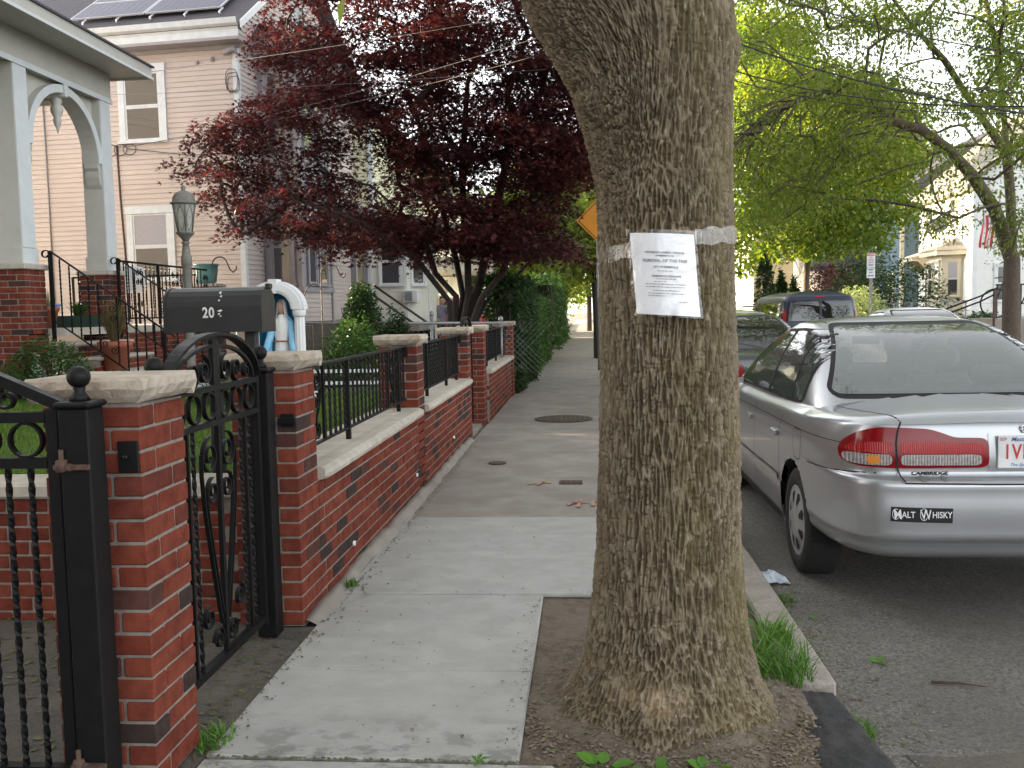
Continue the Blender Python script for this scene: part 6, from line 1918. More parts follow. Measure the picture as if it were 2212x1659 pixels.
# person by the red SUV
def person():
    t = empty('person', (-4.72, 30.2, .16), 'person in a grey violet shirt beside the red SUV raising a hand to the mouth', 'person')
    J = {'pel': (0, 0, .95, .15), 'abd': (0, 0, 1.15, .15), 'ch': (0, .0, 1.38, .165), 'neck': (.02, -.02, 1.53, .06),
         'lsh': (-.19, 0, 1.44, .07), 'lel': (-.24, -.02, 1.17, .05), 'lwr': (-.17, -.16, 1.02, .035), 'lha': (-.13, -.22, 1.0, .04),
         'rsh': (.19, 0, 1.44, .07), 'rel': (.25, -.12, 1.22, .05), 'rwr': (.12, -.21, 1.42, .035), 'rha': (.08, -.20, 1.49, .04),
         'lhi': (-.10, 0, .88, .10), 'lkn': (-.11, -.02, .49, .065), 'lan': (-.11, .02, .10, .045), 'lto': (-.12, -.14, .05, .04),
         'rhi': (.10, 0, .88, .10), 'rkn': (.11, -.02, .49, .065), 'ran': (.11, .02, .10, .045), 'rto': (.12, -.14, .05, .04)}
    E_ = [('pel', 'abd'), ('abd', 'ch'), ('ch', 'neck'), ('ch', 'lsh'), ('lsh', 'lel'), ('lel', 'lwr'), ('lwr', 'lha'), ('ch', 'rsh'), ('rsh', 'rel'), ('rel', 'rwr'), ('rwr', 'rha'),
          ('pel', 'lhi'), ('lhi', 'lkn'), ('lkn', 'lan'), ('lan', 'lto'), ('pel', 'rhi'), ('rhi', 'rkn'), ('rkn', 'ran'), ('ran', 'rto')]
    nm = list(J)
    me = bpy.data.meshes.new('body')
    me.from_pydata([J[k][:3] for k in nm], [(nm.index(a), nm.index(b_)) for a, b_ in E_], [])
    o = bpy.data.objects.new('body', me); COL.objects.link(o)
    md = o.modifiers.new('skin', 'SKIN')
    for i, k in enumerate(nm):
        sv = me.skin_vertices[0].data[i]
        sv.radius = (J[k][3], J[k][3] * (.68 if k in ('pel', 'abd', 'ch') else 1)); sv.use_root = (k == 'pel')
    sb = o.modifiers.new('sub', 'SUBSURF'); sb.levels = 2; sb.render_levels = 2
    dg_ = bpy.context.evaluated_depsgraph_get()
    m2 = bpy.data.meshes.new_from_object(o.evaluated_get(dg_))
    bpy.data.objects.remove(o)
    m2.name = 'body'
    m2.materials.clear()
    for q in (mat('grey violet shirt', (.20, .19, .25), None, 8, .9), mat('dark trousers', (.03, .03, .04), None, 8, .9), M['skin']): m2.materials.append(q)
    for p in m2.polygons:
        c_ = p.center
        arm = abs(c_.x) > .10 and c_.y < -.10 and c_.z > .95
        p.material_index = 2 if (arm or c_.z > 1.52) else 1 if c_.z < .96 else 0
        p.use_smooth = True
    b_ = bpy.data.objects.new('body', m2); put(b_, t)
    hb_ = MB().lathe(.03, -.03, [(.045, 1.52), (.055, 1.56), (.078, 1.60), (.088, 1.66), (.085, 1.72), (.06, 1.77), (.01, 1.79)], 16)
    hb_.lathe(.03, -.115, [(.008, 1.64), (.014, 1.655), (.006, 1.69)], 6).lathe(-.055, -.02, [(.01, 1.64), (.02, 1.67), (.01, 1.70)], 6).lathe(.115, -.02, [(.01, 1.64), (.02, 1.67), (.01, 1.70)], 6)
    hb_.build('head', M['skin'], t, local=True)
    hr = MB().lathe(.03, -.012, [(.085, 1.66), (.094, 1.70), (.090, 1.75), (.06, 1.80), (.01, 1.81)], 16); hr.build('hair', mat('dark hair', (.02, .014, .012), None, 8, .6), t, local=True)
    t.rotation_euler = (0, 0, .5)
person()
# orange warning sign far down the pavement
sg = empty('warning_sign', (.28, 22, 0), 'orange diamond warning sign with black border peeking out behind the trunk', 'sign')
cx, cz, hd_ = .30, 3.52, .50
def dia(h): return [(cx - h, cz), (cx, cz - h), (cx + h, cz), (cx, cz + h)]
def rdia(h, r_=.06):
    out = []
    for i in range(4):
        p, q, s_ = Vector(dia(h)[i - 1]), Vector(dia(h)[i]), Vector(dia(h)[(i + 1) % 4])
        out += [tuple(q + (p - q).normalized() * r_), tuple(q + ((p - q).normalized() + (s_ - q).normalized()) * r_ * .28), tuple(q + (s_ - q).normalized() * r_)]
    return out
MB().prism(rdia(hd_), 'y', 22.0, 22.012).build('panel', M['orange'], sg)
b = MB(); o_, i_ = rdia(hd_ - .045, .05), rdia(hd_ - .072, .04)
b.add([(p[0], 21.996, p[1]) for p in o_] + [(p[0], 21.996, p[1]) for p in i_], [(k, (k + 1) % 12, 12 + (k + 1) % 12, 12 + k) for k in range(12)])
b.build('border', M['ink'], sg, fix=False)
MB().tube([(cx, 22.04, -.05), (cx, 22.04, 4.0)], .03, 8).build('pole', M['steel'], sg)
# ---------------------------------------------------------------- trees and shrubs
FPX = 2000.0
def at(u, v, y):
    """point at distance y down the street on the line of sight through photo position (u, v)"""
    d = CAM_F + CAM_R * ((u - 1106) / FPX) - CAM_U * ((v - 829.5) / FPX)
    return np.array([0, 0, 1.45]) + np.array(d) * (y / d.y)
def grow(skel, targets, r_tip=.006, bias=.35, sag=.12, gam=2.35, rmin=.004, seed=0, seg=4, bend=.35):
    """skel = list of (point, parent index); joins every target to the nearest part of the growing tree.
       returns nodes, parents, radii (pipe model)"""
    rs = np.random.default_rng(seed)
    nodes = [np.array(p, float) for p, _ in skel]; par = [q for _, q in skel]
    root = nodes[0]
    depth = [0.0]
    for i in range(1, len(nodes)): depth.append(depth[par[i]] + np.linalg.norm(nodes[i] - nodes[par[i]]))
    order = sorted(range(len(targets)), key=lambda i: np.linalg.norm(targets[i] - root))
    ends = {}
    for ti in order:
        t = targets[ti]
        A = np.array(nodes); D = np.array(depth)
        d = np.linalg.norm(A - t, axis=1)
        cost = d + bias * D * .35 + np.where(A[:, 2] > t[2] + .5, .6 * (A[:, 2] - t[2]), 0)
        j = int(np.argmin(cost))
        p = nodes[j]; L_ = d[j]
        if L_ < 1e-3: ends[ti] = j; continue
        prev = j
        k = max(2, min(seg, int(L_ / .25) + 1))
        # leave along the parent's direction, bend to the target
        pd = p - nodes[par[j]] if par[j] >= 0 else np.array([0, 0, 1.0])
        pd = pd / (np.linalg.norm(pd) + 1e-9)
        c = p + (t - p) * (.35 - bend) + pd * L_ * bend + np.array([0, 0, sag * L_]) + rs.normal(0, .04 * L_, 3)
        for q in range(1, k + 1):
            s = q / k
            x = (1 - s) ** 2 * p + 2 * s * (1 - s) * c + s * s * t
            nodes.append(x); par.append(prev)
            depth.append(depth[prev] + np.linalg.norm(x - nodes[prev])); prev = len(nodes) - 1
        ends[ti] = prev
    n_ = len(nodes)
    ch = [[] for _ in range(n_)]
    for i in range(1, n_): ch[par[i]].append(i)
    area = np.zeros(n_)
    for i in range(n_ - 1, -1, -1):
        area[i] = (r_tip ** gam) if not ch[i] else sum(area[c] for c in ch[i])
    # parents always precede children in list order
    rad = np.maximum(area ** (1 / gam), rmin)
    return nodes, par, rad, ch
def tubes_mesh(nodes, par, rad, ch, sides=6, rscale=1.0, drop=0.0):
    b = MB()
    start = [(0, c) for c in ch[0]]
    while start:
        p, i = start.pop()
        chain = [p, i]
        while ch[i]:
            nx_ = max(ch[i], key=lambda c: rad[c])
            start += [(i, c) for c in ch[i] if c != nx_]
            chain.append(nx_); i = nx_
        if max(rad[k] for k in chain[1:]) * rscale < drop: continue
        rr = [rad[chain[1]] if k == 0 else rad[c] for k, c in enumerate(chain)]
        if p == 0: rr[0] = rr[1] * 1.25
        b.tube([nodes[c] for c in chain], [r_ * rscale for r_ in rr], sides if rr[0] * rscale > .012 else 4, caps=False)
    return b
STAR = np.array([(0, 0), (.30, .10), (1.0, .0), (.30, -.10)])
def leaves(points, dirs, size, shape, seed=0, flat=.6, droop=.3):
    """leaf faces at points; shape 'star' = five narrow lobes, 'leaf' = pointed blade, 'tri'"""
    g = np.random.default_rng(seed)
    n_ = len(points)
    s = size * g.uniform(.65, 1.3, n_)
    # leaf plane: normal near up, tilted
    nr = g.normal(0, 1, (n_, 3)); nr[:, 2] = np.abs(nr[:, 2]) + flat * 2.2
    nr /= np.linalg.norm(nr, axis=1)[:, None]
    ax = dirs + g.normal(0, .55, (n_, 3)); ax[:, 2] -= droop
    ax -= nr * (ax * nr).sum(1)[:, None]
    ax /= np.linalg.norm(ax, axis=1)[:, None] + 1e-9
    ay = np.cross(nr, ax)
    if shape == 'star':
        angs = np.array([-1.9, -.95, 0, .95, 1.9]); ln = np.array([.55, .85, 1.0, .85, .55])
        V = []; F = []
        for k in range(5):
            c, sn = math.cos(angs[k]), math.sin(angs[k])
            for (u, v) in ((.02, .17), (.02, -.17), (ln[k], 0)):
                uu, vv = u * c - v * sn, u * sn + v * c
                V.append(points + (ax * uu + ay * vv) * s[:, None] - nr * ((.18 * (uu * uu + vv * vv)) * s)[:, None])
        V = np.stack(V, 1).reshape(-1, 3)
        base = np.arange(n_)[:, None, None] * 15 + np.arange(5)[None, :, None] * 3
        return V, (base + np.array([0, 1, 2])).reshape(-1, 3)
    if shape == 'leaf':
        pts = ((0, 0), (.45, .22), (1, 0), (.45, -.22))
    else:
        pts = ((0, -.2), (.7, -.28), (1, .05), (.5, .4))
    V = np.stack([points + (ax * u + ay * v) * s[:, None] - nr * (.25 * u * u * s)[:, None] for u, v in pts], 1).reshape(-1, 3)
    return V, np.arange(n_ * 4).reshape(-1, 4)
def crown(parent, chunks, ma, name='crown'):
    V = np.concatenate([c[0] for c in chunks]); o_ = 0; F = []
    for v, f in chunks:
        F.append(f + o_); o_ += len(v)
    V = V - np.array(wl(parent))
    return meshobj(name, fast_mesh(name, V, np.concatenate(F)), ma, parent, False)

def fill(poly, n, y0, y1, seed, skip=None):
    g = np.random.default_rng(seed); out = []
    us = [p[0] for p in poly]; vs = [p[1] for p in poly]
    while len(out) < n:
        u, v = g.uniform(min(us), max(us)), g.uniform(min(vs), max(vs))
        if in_poly(np.array([u]), np.array([v]), poly)[0] and not (skip and skip(u, v, g)):
            out.append(at(u, v, g.uniform(y0, y1)))
    return out
# --- the red maple behind the low wall
mp = empty('red_maple', (-2.35, 16.4, .4), 'spreading dark red maple with several bare stems behind the wall', 'tree')
base = np.array([-2.35, 16.4, .40])
def stem(u, v, y): return at(u, v, y)
sk = [(base, -1)]
STEMS = [[(985, 640, 16.4), (940, 590, 16.3), (925, 540, 16.0), (880, 470, 15.6), (800, 400, 15.3)],
         [(1000, 640, 16.5), (985, 560, 16.7), (960, 470, 16.9), (930, 340, 17.0), (880, 200, 17)],
         [(1012, 640, 16.3), (1010, 560, 16.2), (1000, 450, 16.0), (1000, 330, 16), (1010, 180, 16)],
         [(1028, 640, 16.4), (1045, 570, 16.6), (1065, 480, 16.9), (1090, 370, 17), (1110, 240, 17.2)],
         [(1040, 645, 16.2), (1085, 590, 16.0), (1110, 520, 15.8), (1160, 440, 15.6), (1215, 390, 15.5)],
         [(1050, 650, 16.4), (1100, 612, 16.6), (1150, 560, 16.9), (1220, 500, 17)],
         [(970, 650, 16.0), (900, 560, 15.2), (780, 480, 14.8), (640, 430, 14.9)]]
for st_ in STEMS:
    pr = 0
    for q in st_:
        sk.append((stem(*q), pr)); pr = len(sk) - 1
# outline of the crown in the photo, filled in depth between y = 14.2 and 18.6
OUT = [(395, 300), (430, 280), (470, 250), (520, 255), (560, 215), (585, 150), (560, 90), (600, 40), (640, -30), (660, -180), (760, -320), (900, -400), (1050, -400), (1180, -300), (1280, -150), (1290, 0),
       (1300, 150), (1300, 300), (1295, 430), (1270, 520), (1230, 560), (1150, 545), (1080, 555), (1000, 540), (930, 560), (860, 540), (800, 520), (740, 560), (700, 520), (640, 515), (560, 500), (520, 525), (490, 440), (430, 430), (395, 380)]
g = np.random.default_rng(21)
tg = []
P_ = np.array(OUT, float)
while len(tg) < 640:
    u, v = g.uniform(385, 1305), g.uniform(-400, 560)
    if not in_poly(np.array([u]), np.array([v]), OUT)[0]: continue
    # openings where the photo shows sky, the yellow gable and the stems
    if ((u - 790) / 55) ** 2 + ((v - 345) / 60) ** 2 < 1: continue
    if ((u - 1085) / 45) ** 2 + ((v - 140) / 30) ** 2 < 1 and g.random() < .7: continue
    if ((u - 1275) / 72) ** 2 + ((v - 485) / 80) ** 2 < 1: continue
    if ((u - 640) / 40) ** 2 + ((v - 325) / 40) ** 2 < 1: continue
    rel = (u - 850) / 460
    wid = 2.1 * math.sqrt(max(.12, 1 - rel * rel))
    y = 16.2 + g.uniform(-1, 1) * wid
    tg.append(at(u, v, y))
tg += fill([(900, 40), (1100, 60), (1285, 20), (1290, 420), (1000, 400), (900, 420)], 95, 14.8, 17.6, 23, skip=lambda u, v, q: ((u - 1275) / 85) ** 2 + ((v - 485) / 90) ** 2 < 1)
tg += fill([(760, 470), (900, 480), (1270, 470), (1240, 560), (1080, 560), (930, 575), (800, 540)], 40, 14.6, 17.2, 29,
           skip=lambda u, v, q: ((u - 1275) / 85) ** 2 + ((v - 485) / 90) ** 2 < 1)
tg = np.array(tg)
nodes, par, rad, ch = grow(sk, list(tg), r_tip=.0085, seed=2, sag=.05, gam=2.0)
tubes_mesh(nodes, par, rad, ch, 8).build('trunk', M['bark'], mp, fix=False)
ck = []
for i, t_ in enumerate(tg):
    n_ = int(g.uniform(150, 235))
    R0 = g.uniform(.36, .62)
    a = g.uniform(0, 2 * PI, n_); q = np.sqrt(g.uniform(0, 1, n_)) * R0
    off = np.stack([q * np.cos(a), q * np.sin(a), g.normal(0, .055, n_) - .30 * (q / R0) ** 2 * R0 + .05], 1)
    off[:, 2] += g.normal(0, .10, n_) * (g.random(n_) < .3)
    d = np.stack([np.cos(a), np.sin(a), a * 0], 1)
    ck.append(leaves(t_ + off, d, .073, 'star', 100 + i, flat=.55, droop=.45))
crown(mp, ck, M['maple'])

def bush(name, c, rx, ry, rz, n, size, ma, label, cat='shrub', seed=1, shape='leaf', cone=0.0, group=None, stems=True, parentless=False, droop=.1, shell=.55):
    g = np.random.default_rng(seed)
    t = empty(name, (c[0], c[1], c[2]), label, cat, group)
    d = g.normal(0, 1, (n, 3)); d /= np.linalg.norm(d, axis=1)[:, None]
    d[:, 2] = np.abs(d[:, 2]) * np.where(g.random(n) < .82, 1, -.25)
    q = shell + (1 - shell) * g.random(n) ** .6
    lump = .72 + .56 * fbm(d * 2.6 + seed * 3.1, 3)
    p = d * (q * lump)[:, None]
    h = np.clip(p[:, 2], -.2, 1.2)
    f = 1 - cone * np.clip(h, 0, 1)
    P = np.stack([c[0] + p[:, 0] * rx * f, c[1] + p[:, 1] * ry * f, c[2] + rz * .12 + h * rz], 1)
    P[:, 2] = np.maximum(P[:, 2], c[2] + .02)
    crown(t, [leaves(P, d, size, shape, seed + 5, flat=.25, droop=droop)], ma, 'foliage')
    b = MB()
    rs = random.Random(seed)
    for i in range(7):
        a = rs.uniform(0, 2 * PI)
        b.tube([(c[0], c[1], c[2] - .05), (c[0] + .4 * rx * math.cos(a), c[1] + .4 * ry * math.sin(a), c[2] + rz * .4), (c[0] + .7 * rx * math.cos(a), c[1] + .7 * ry * math.sin(a), c[2] + rz * .75)], [.018, .012, .005], 5, caps=False)
    b.build('stems', M['bark'], t)
    return t
bush('conical_shrub', (-3.25, 13.3, .48), .42, .40, 1.42, 9000, .055, M['darkgreen'], 'dark clipped conical shrub between double crook hook and chain link fence', seed=3, cone=.45)
bush('conical_shrub', (-2.85, 13.7, .48), .36, .36, .95, 5000, .055, M['darkgreen'], 'lower dark rounded shrub leaning against the taller conical one', seed=4, cone=.3)
bush('garden_shrub', (-2.95, 11.6, .20), .55, .5, 1.05, 6500, .06, M['midgreen'], 'mid green leafy shrub behind the first iron railing', seed=5)
bush('garden_shrub', (-2.55, 12.5, .45), .5, .45, .60, 4500, .05, M['midgreen'], 'low green shrub just right of and behind the larger garden shrub', seed=16)
bush('garden_shrub', (-5.85, 9.7, .58), .52, .40, .62, 5200, .045, M['midgreen'], 'feathery green shrub in front of the porch steps', seed=6)
bush('garden_shrub', (-6.15, 9.2, .58), .34, .34, .38, 2600, .045, M['midgreen'], 'low shrub at the left edge next to the stone figure', seed=8)
bush('garden_shrub', (-5.2, 9.8, .58), .40, .34, .28, 2200, .045, M['midgreen'], 'small ground hugging shrub below the near stair railing', seed=9)
bush('garden_shrub', (-3.6, 8.9, .57), .30, .28, .26, 1600, .04, M['midgreen'], 'little shrub left of the statue niche', seed=10)
# hedge along the far pavement
def hedge(name, x0, x1, y0, y1, z0, z1, n, size, ma, label, seed, lump=.25):
    g = np.random.default_rng(seed)
    t = empty(name, ((x0 + x1) / 2, (y0 + y1) / 2, z0), label, 'hedge')
    w_, d_, h_ = x1 - x0, y1 - y0, z1 - z0
    A = np.array([d_ * h_, d_ * h_ * .3, w_ * d_ * .8, w_ * h_]); A /= A.sum()
    f = g.choice(4, n, p=A)
    u, v = g.random(n), g.random(n)
    P = np.empty((n, 3)); N_ = np.zeros((n, 3))
    for k in range(4):
        q = f == k
        if k == 0: P[q] = np.stack([np.full(q.sum(), x1), y0 + u[q] * d_, z0 + v[q] * h_], 1); N_[q] = (1, 0, 0)
        if k == 1: P[q] = np.stack([np.full(q.sum(), x0), y0 + u[q] * d_, z0 + v[q] * h_], 1); N_[q] = (-1, 0, 0)
        if k == 2: P[q] = np.stack([x0 + u[q] * w_, y0 + v[q] * d_, np.full(q.sum(), z1)], 1); N_[q] = (0, 0, 1)
        if k == 3: P[q] = np.stack([x0 + u[q] * w_, np.full(q.sum(), y0), z0 + v[q] * h_], 1); N_[q] = (0, -1, 0)
    L_ = fbm(P * np.array([1.1, 1.1, 1.3]) + seed, 4) - .5
    P += N_ * (L_[:, None] * lump * 4 - .12 * g.random(n)[:, None])
    P += g.normal(0, .03, (n, 3))
    P[:, 2] = np.maximum(P[:, 2], z0 + .01)
    crown(t, [leaves(P, N_ + g.normal(0, .3, (n, 3)), size, 'leaf', seed, flat=.1, droop=.5)], ma, 'foliage')
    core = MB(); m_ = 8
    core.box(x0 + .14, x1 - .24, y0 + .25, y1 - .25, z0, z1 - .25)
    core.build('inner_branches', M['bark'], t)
    return t
hedge('dark_hedge', -1.72, -1.12, 16.1, 20.8, .02, 2.05, 15000, .085, M['darkgreen'], 'tall dark hedge overhanging the pavement after the last brick pillar', 41, .22)
hedge('green_hedge', -1.8, -1.10, 21.2, 28.0, .02, 1.75, 9000, .10, M['midgreen'], 'lighter green clipped hedge following the dark one along the pavement', 42, .10)
hedge('far_hedge', -2.2, -1.0, 33, 48, .02, 2.6, 6000, .17, M['midgreen'], 'far green hedge near the vanishing end of the pavement', 43, .2)
rw = empty('red_brick_wall', (-1.35, 30.5, 0), 'far low red brick wall past the clipped hedge', 'wall')
MB().box(-1.5, -1.25, 28.4, 32.6, 0, 1.15).build('wall_body', mat('far brick', (.28, .065, .045), (.20, .05, .04), 9, .9), rw)
MB().box(-1.53, -1.22, 28.4, 32.6, 1.151, 1.22).build('coping', M['coping'], rw)

def street_tree(name, base, skel, targets, leaf, ma, bark, label, per, R0, r_tip=.012, seed=1, shape='leaf', group=None, flat=.3, droop=.4, sag=.08, sides=8, squash=.6, trunkname='trunk', hang=0.0, radmin=.006, cat='tree', gam=2.35, extra=(), cap=None, bend=.35):
    g = np.random.default_rng(seed)
    t = empty(name, tuple(base), label, cat, group)
    nodes, par, rad, ch = grow([(np.array(base, float), -1)] + skel, list(targets), r_tip=r_tip, seed=seed, sag=sag, rmin=radmin, gam=gam, bend=bend)
    if cap: rad[len(skel) + 1:] = np.minimum(rad[len(skel) + 1:], cap)
    tb = tubes_mesh(nodes, par, rad, ch, sides)
    for p_, r_ in extra: tb.tube(p_, r_, 5, caps=False)
    tb.build(trunkname, bark, t, fix=False)
    ck = []
    for i, tt in enumerate(targets):
        n_ = int(per * g.uniform(.6, 1.4))
        d = g.normal(0, 1, (n_, 3)); d /= np.linalg.norm(d, axis=1)[:, None]
        q = g.random(n_) ** .45 * R0 * g.uniform(.7, 1.25)
        off = d * q[:, None]; off[:, 2] *= squash
        off[:, 2] -= hang * (off[:, 0] ** 2 + off[:, 1] ** 2)
        ck.append(leaves(np.asarray(tt) + off, d, leaf, shape, seed * 97 + i, flat=flat, droop=droop))
    crown(t, ck, ma)
    return t
# --- big tree at the right edge, limbs as in the photo
def chain(sk, pts, pr):
    for q in pts:
        sk.append((at(*q), pr + 0)); pr = len(sk)
    return pr
sk = []
def add(pts, pr):
    for q in pts:
        sk.append((at(*q), pr)); pr = len(sk)      # +1 shift: index 0 is the base
    return pr
b0 = at(2186, 700, 17.5); b0[2] = -.05
k1_ = add([(2186, 560, 17.5), (2183, 430, 17.5), (2175, 330, 17.5)], 0)
kA = add([(2110, 240, 17.2), (2040, 130, 16.8), (1975, 60, 16.4), (1930, 0, 16.2), (1880, -120, 16)], k1_)          # left limb
kB = add([(2165, 200, 17.7), (2150, 90, 17.9), (2120, -40, 18), (2090, -160, 18)], k1_)
kC = add([(2215, 200, 17.5), (2260, 60, 17.3), (2330, -100, 17)], k1_)
k0 = add([(2150, 455, 17.2), (2105, 385, 16.7), (2050, 322, 16.2), (1990, 280, 15.8), (1930, 262, 15.4), (1870, 205, 15.1), (1800, 190, 14.9), (1740, 205, 14.7), (1680, 240, 14.5), (1630, 290, 14.4)], 1)
TW = [(1620, 270, 14.5), (1640, 360, 14.6), (1660, 430, 14.8), (1700, 400, 14.7), (1740, 440, 14.9), (1780, 380, 15), (1820, 330, 15.1), (1850, 400, 15.2), (1610, 330, 14.4), (1700, 310, 14.6), (1760, 300, 14.8), (1880, 330, 15.4), (1700, 470, 15)]
RP = [(1600, -60), (2300, -200), (2330, 420), (2230, 470), (2180, 430), (2080, 330), (2010, 420), (1930, 330), (1860, 290), (1790, 420), (1700, 470), (1620, 440), (1600, 250)]
def skipR(u, v, g):
    if ((u - 2050) / 60) ** 2 + ((v - 90) / 60) ** 2 < 1 and g.random() < .7: return True
    if ((u - 1960) / 80) ** 2 + ((v - 150) / 45) ** 2 < 1 and g.random() < .75: return True
    if ((u - 1760) / 60) ** 2 + ((v - 90) / 60) ** 2 < 1 and g.random() < .7: return True
    if ((u - 1640) / 40) ** 2 + ((v - 150) / 50) ** 2 < 1 and g.random() < .7: return True
    if u > 1940 and v > 340 and g.random() < .88: return True
    if ((u - 2120) / 40) ** 2 + ((v - 300) / 50) ** 2 < 1 and g.random() < .8: return True
    return False
twigs = []
gq = np.random.default_rng(77)
for q in range(46):      # fan of thin hanging twigs below the arched limb
    s_ = gq.random()
    u0, v0 = np.interp(s_, [0, .25, .5, .75, 1], [1990, 1900, 1800, 1720, 1640]), np.interp(s_, [0, .25, .5, .75, 1], [290, 235, 190, 215, 285])
    L_ = gq.uniform(90, 260); y0 = 15.6 - 1.2 * s_ + gq.uniform(-.2, .2)
    du, dv = -L_ * gq.uniform(.45, .95), L_ * gq.uniform(.35, .95)
    twigs.append(([at(u0, v0 + 4, y0), at(u0 + du * .35, v0 + dv * .12, y0 - .1), at(u0 + du * .72, v0 + dv * .50, y0 - .2), at(u0 + du, v0 + dv, y0 - .3)], [.020, .015, .010, .004]))
tgR = fill(RP, 235, 13.8, 19.5, 51, skipR) + [at(*q) for q in TW] + fill([(1950, 400), (2080, 380), (2060, 520), (2000, 500)], 6, 15.5, 17, 52) + fill([(2140, 430), (2230, 430), (2230, 560), (2160, 520)], 6, 16.6, 18.2, 53)
street_tree('ash_tree', b0, sk, tgR, .080, M['green'], M['bark2'], 'large pale green street tree with arching limbs at the right edge', 185, .66, r_tip=.0145, seed=61, sag=.10, droop=.9, flat=.12, squash=.55, hang=.35, gam=2.08, extra=twigs, cap=.024, bend=.12)
# --- maple by the far kerb
b0 = at(1740, 660, 32); b0[2] = -.05
sk = []
k = add([(1742, 600, 32), (1748, 520, 32), (1752, 440, 32)], 0)
add([(1700, 360, 31.5), (1660, 260, 31)], k); add([(1810, 370, 32.5), (1870, 300, 33)], k); add([(1755, 330, 32), (1760, 200, 32.4)], k)
tgM = fill([(1605, 190), (1690, 120), (1840, 150), (1920, 230), (1960, 330), (1955, 460), (1890, 520), (1830, 530), (1780, 545), (1700, 550), (1610, 540), (1600, 400)], 160, 29, 35.5, 71)
street_tree('maple_tree', b0, sk, tgM, .16, M['lime'], M['bark2'], 'round crowned bright green maple on the far side behind the navy van', 210, .95, r_tip=.016, seed=72, droop=.5, flat=.2, shape='tri')
# --- trees farther down the street
far = [('far_tree', (1655, 660, 45), [(1590, 20), (1720, 60), (1770, 180), (1640, 330), (1590, 300)], 60, 40, 50, 'lime', 'yellow green sunlit tree rising behind the maple across the street', 81),
       ('far_tree', (1570, 655, 60), [(1420, -250), (1640, -150), (1650, 600), (1420, 600)], 110, 54, 66, 'lime', 'tall yellow green tree beyond the cars, largely behind the ridged trunk', 82),
       ('far_tree', (1272, 655, 62), [(1130, 380), (1420, 300), (1420, 620), (1290, 640), (1130, 640)], 110, 56, 68, 'green', 'green tree closing the view at the end of the pavement', 83),
       ('far_tree', (1130, 668, 46), [(1030, 430), (1210, 400), (1230, 620), (1090, 640), (1030, 600)], 90, 42, 50, 'green', 'green tree seen between the maple stems and dark hedge', 84),
       ('far_tree', (2000, 640, 70), [(1830, 230), (1960, 220), (1990, 330), (1960, 420), (1830, 420)], 45, 62, 76, 'lime', 'sunlit tree above the roofs of the houses across the street', 85),
       ('far_tree', (1360, 650, 90), [(1150, 300), (1700, 250), (1700, 660), (1150, 660)], 140, 84, 98, 'green', 'far dense tree at the end of the street', 86)]
for nm, (u, v, y), poly, n_, y0, y1, ma, lab, sd_ in far:
    b0 = at(u, v, y); b0[2] = 0
    top = at(u, sum(p[1] for p in poly) / len(poly), y)
    sk = [(b0 + (top - b0) * .45, 0), (top, 1)]
    street_tree(nm, b0, sk, fill(poly, n_, y0, y1, sd_), .30 if y > 50 else .24, M[ma], M['bark2'], lab, 170, y * .028, r_tip=.03, seed=sd_, shape='tri', flat=.2, group='trees farther down the street', radmin=.02, sides=6)
# far street trees' trunks on the left pavement
b0 = np.array([.32, 27.5, -.02])
sk = [(np.array([.30, 27.6, 1.2]), 0), (np.array([.25, 27.7, 2.6]), 1), (np.array([.2, 27.8, 3.6]), 2)]
street_tree('slim_street_tree', b0, sk, fill([(1180, 420), (1300, 400), (1420, 380), (1420, 560), (1330, 590), (1250, 585)], 60, 25, 30.5, 91), .16, M['green'], M['bark'], 'dark slim street tree on the pavement, just left of the ridged trunk', 150, .75, r_tip=.02, seed=92, shape='tri')
# columnar evergreens and shrubs across the street
for i, (u, y, w_, h_, lab) in enumerate(((1653, 40, .55, 3.6, 'tallest dark columnar evergreen left of the van'), (1688, 41, .5, 2.5, 'middle dark columnar evergreen above the van roof'), (1715, 42, .45, 2.2, 'shortest dark columnar evergreen near the maple trunk'))):
    c = at(u, 660, y); c[2] = .3
    bush('columnar_evergreen', c, w_, w_, h_, 2600, .16, M['darkgreen'], lab, 'evergreen', 101 + i, cone=.75, group='columnar evergreens across the street', shell=.7)
for i, (u, y, rx, h_, ma, sz, lab, nm) in enumerate(((1945, 30, 1.15, 1.75, 'variegated', .13, 'cream variegated bush between van and parking sign', 'variegated_bush'),
                                            (2040, 38, 2.4, 3.1, 'darkgreen', .16, 'broad dark shrub below the blue grey house', 'dark_shrub'), (1990, 40, 1.6, 3.3, 'darkgreen', .16, 'dark rounded shrub behind the parking sign', 'dark_shrub'),
                                            (1890, 44, 1.6, 2.6, 'maple', .16, 'dark red leaved shrub behind the van', 'red_shrub'), (1800, 46, 1.8, 3.2, 'maple', .17, 'dark red leaved shrub in front of the drab house', 'red_shrub'),
                                            (2135, 33, .9, .9, 'midgreen', .11, 'low green bush at the foot of the white clapboard wall', 'low_bush'))):
    uu = u - (95 if i in (0, 1, 2) else 60 if i in (3,) else 45 if i in (4,) else 0) + (0 if i else 0)
    c = at({0: 1850, 1: 1900, 2: 1860, 3: 1835, 4: 1790, 5: 2125}[i] if i != 1 else 1935, 660, y); c[2] = .1
    bush(nm, c, rx, rx * .8, h_, 4200, sz, M[ma], lab, 'bush', 111 + i, shell=.6)
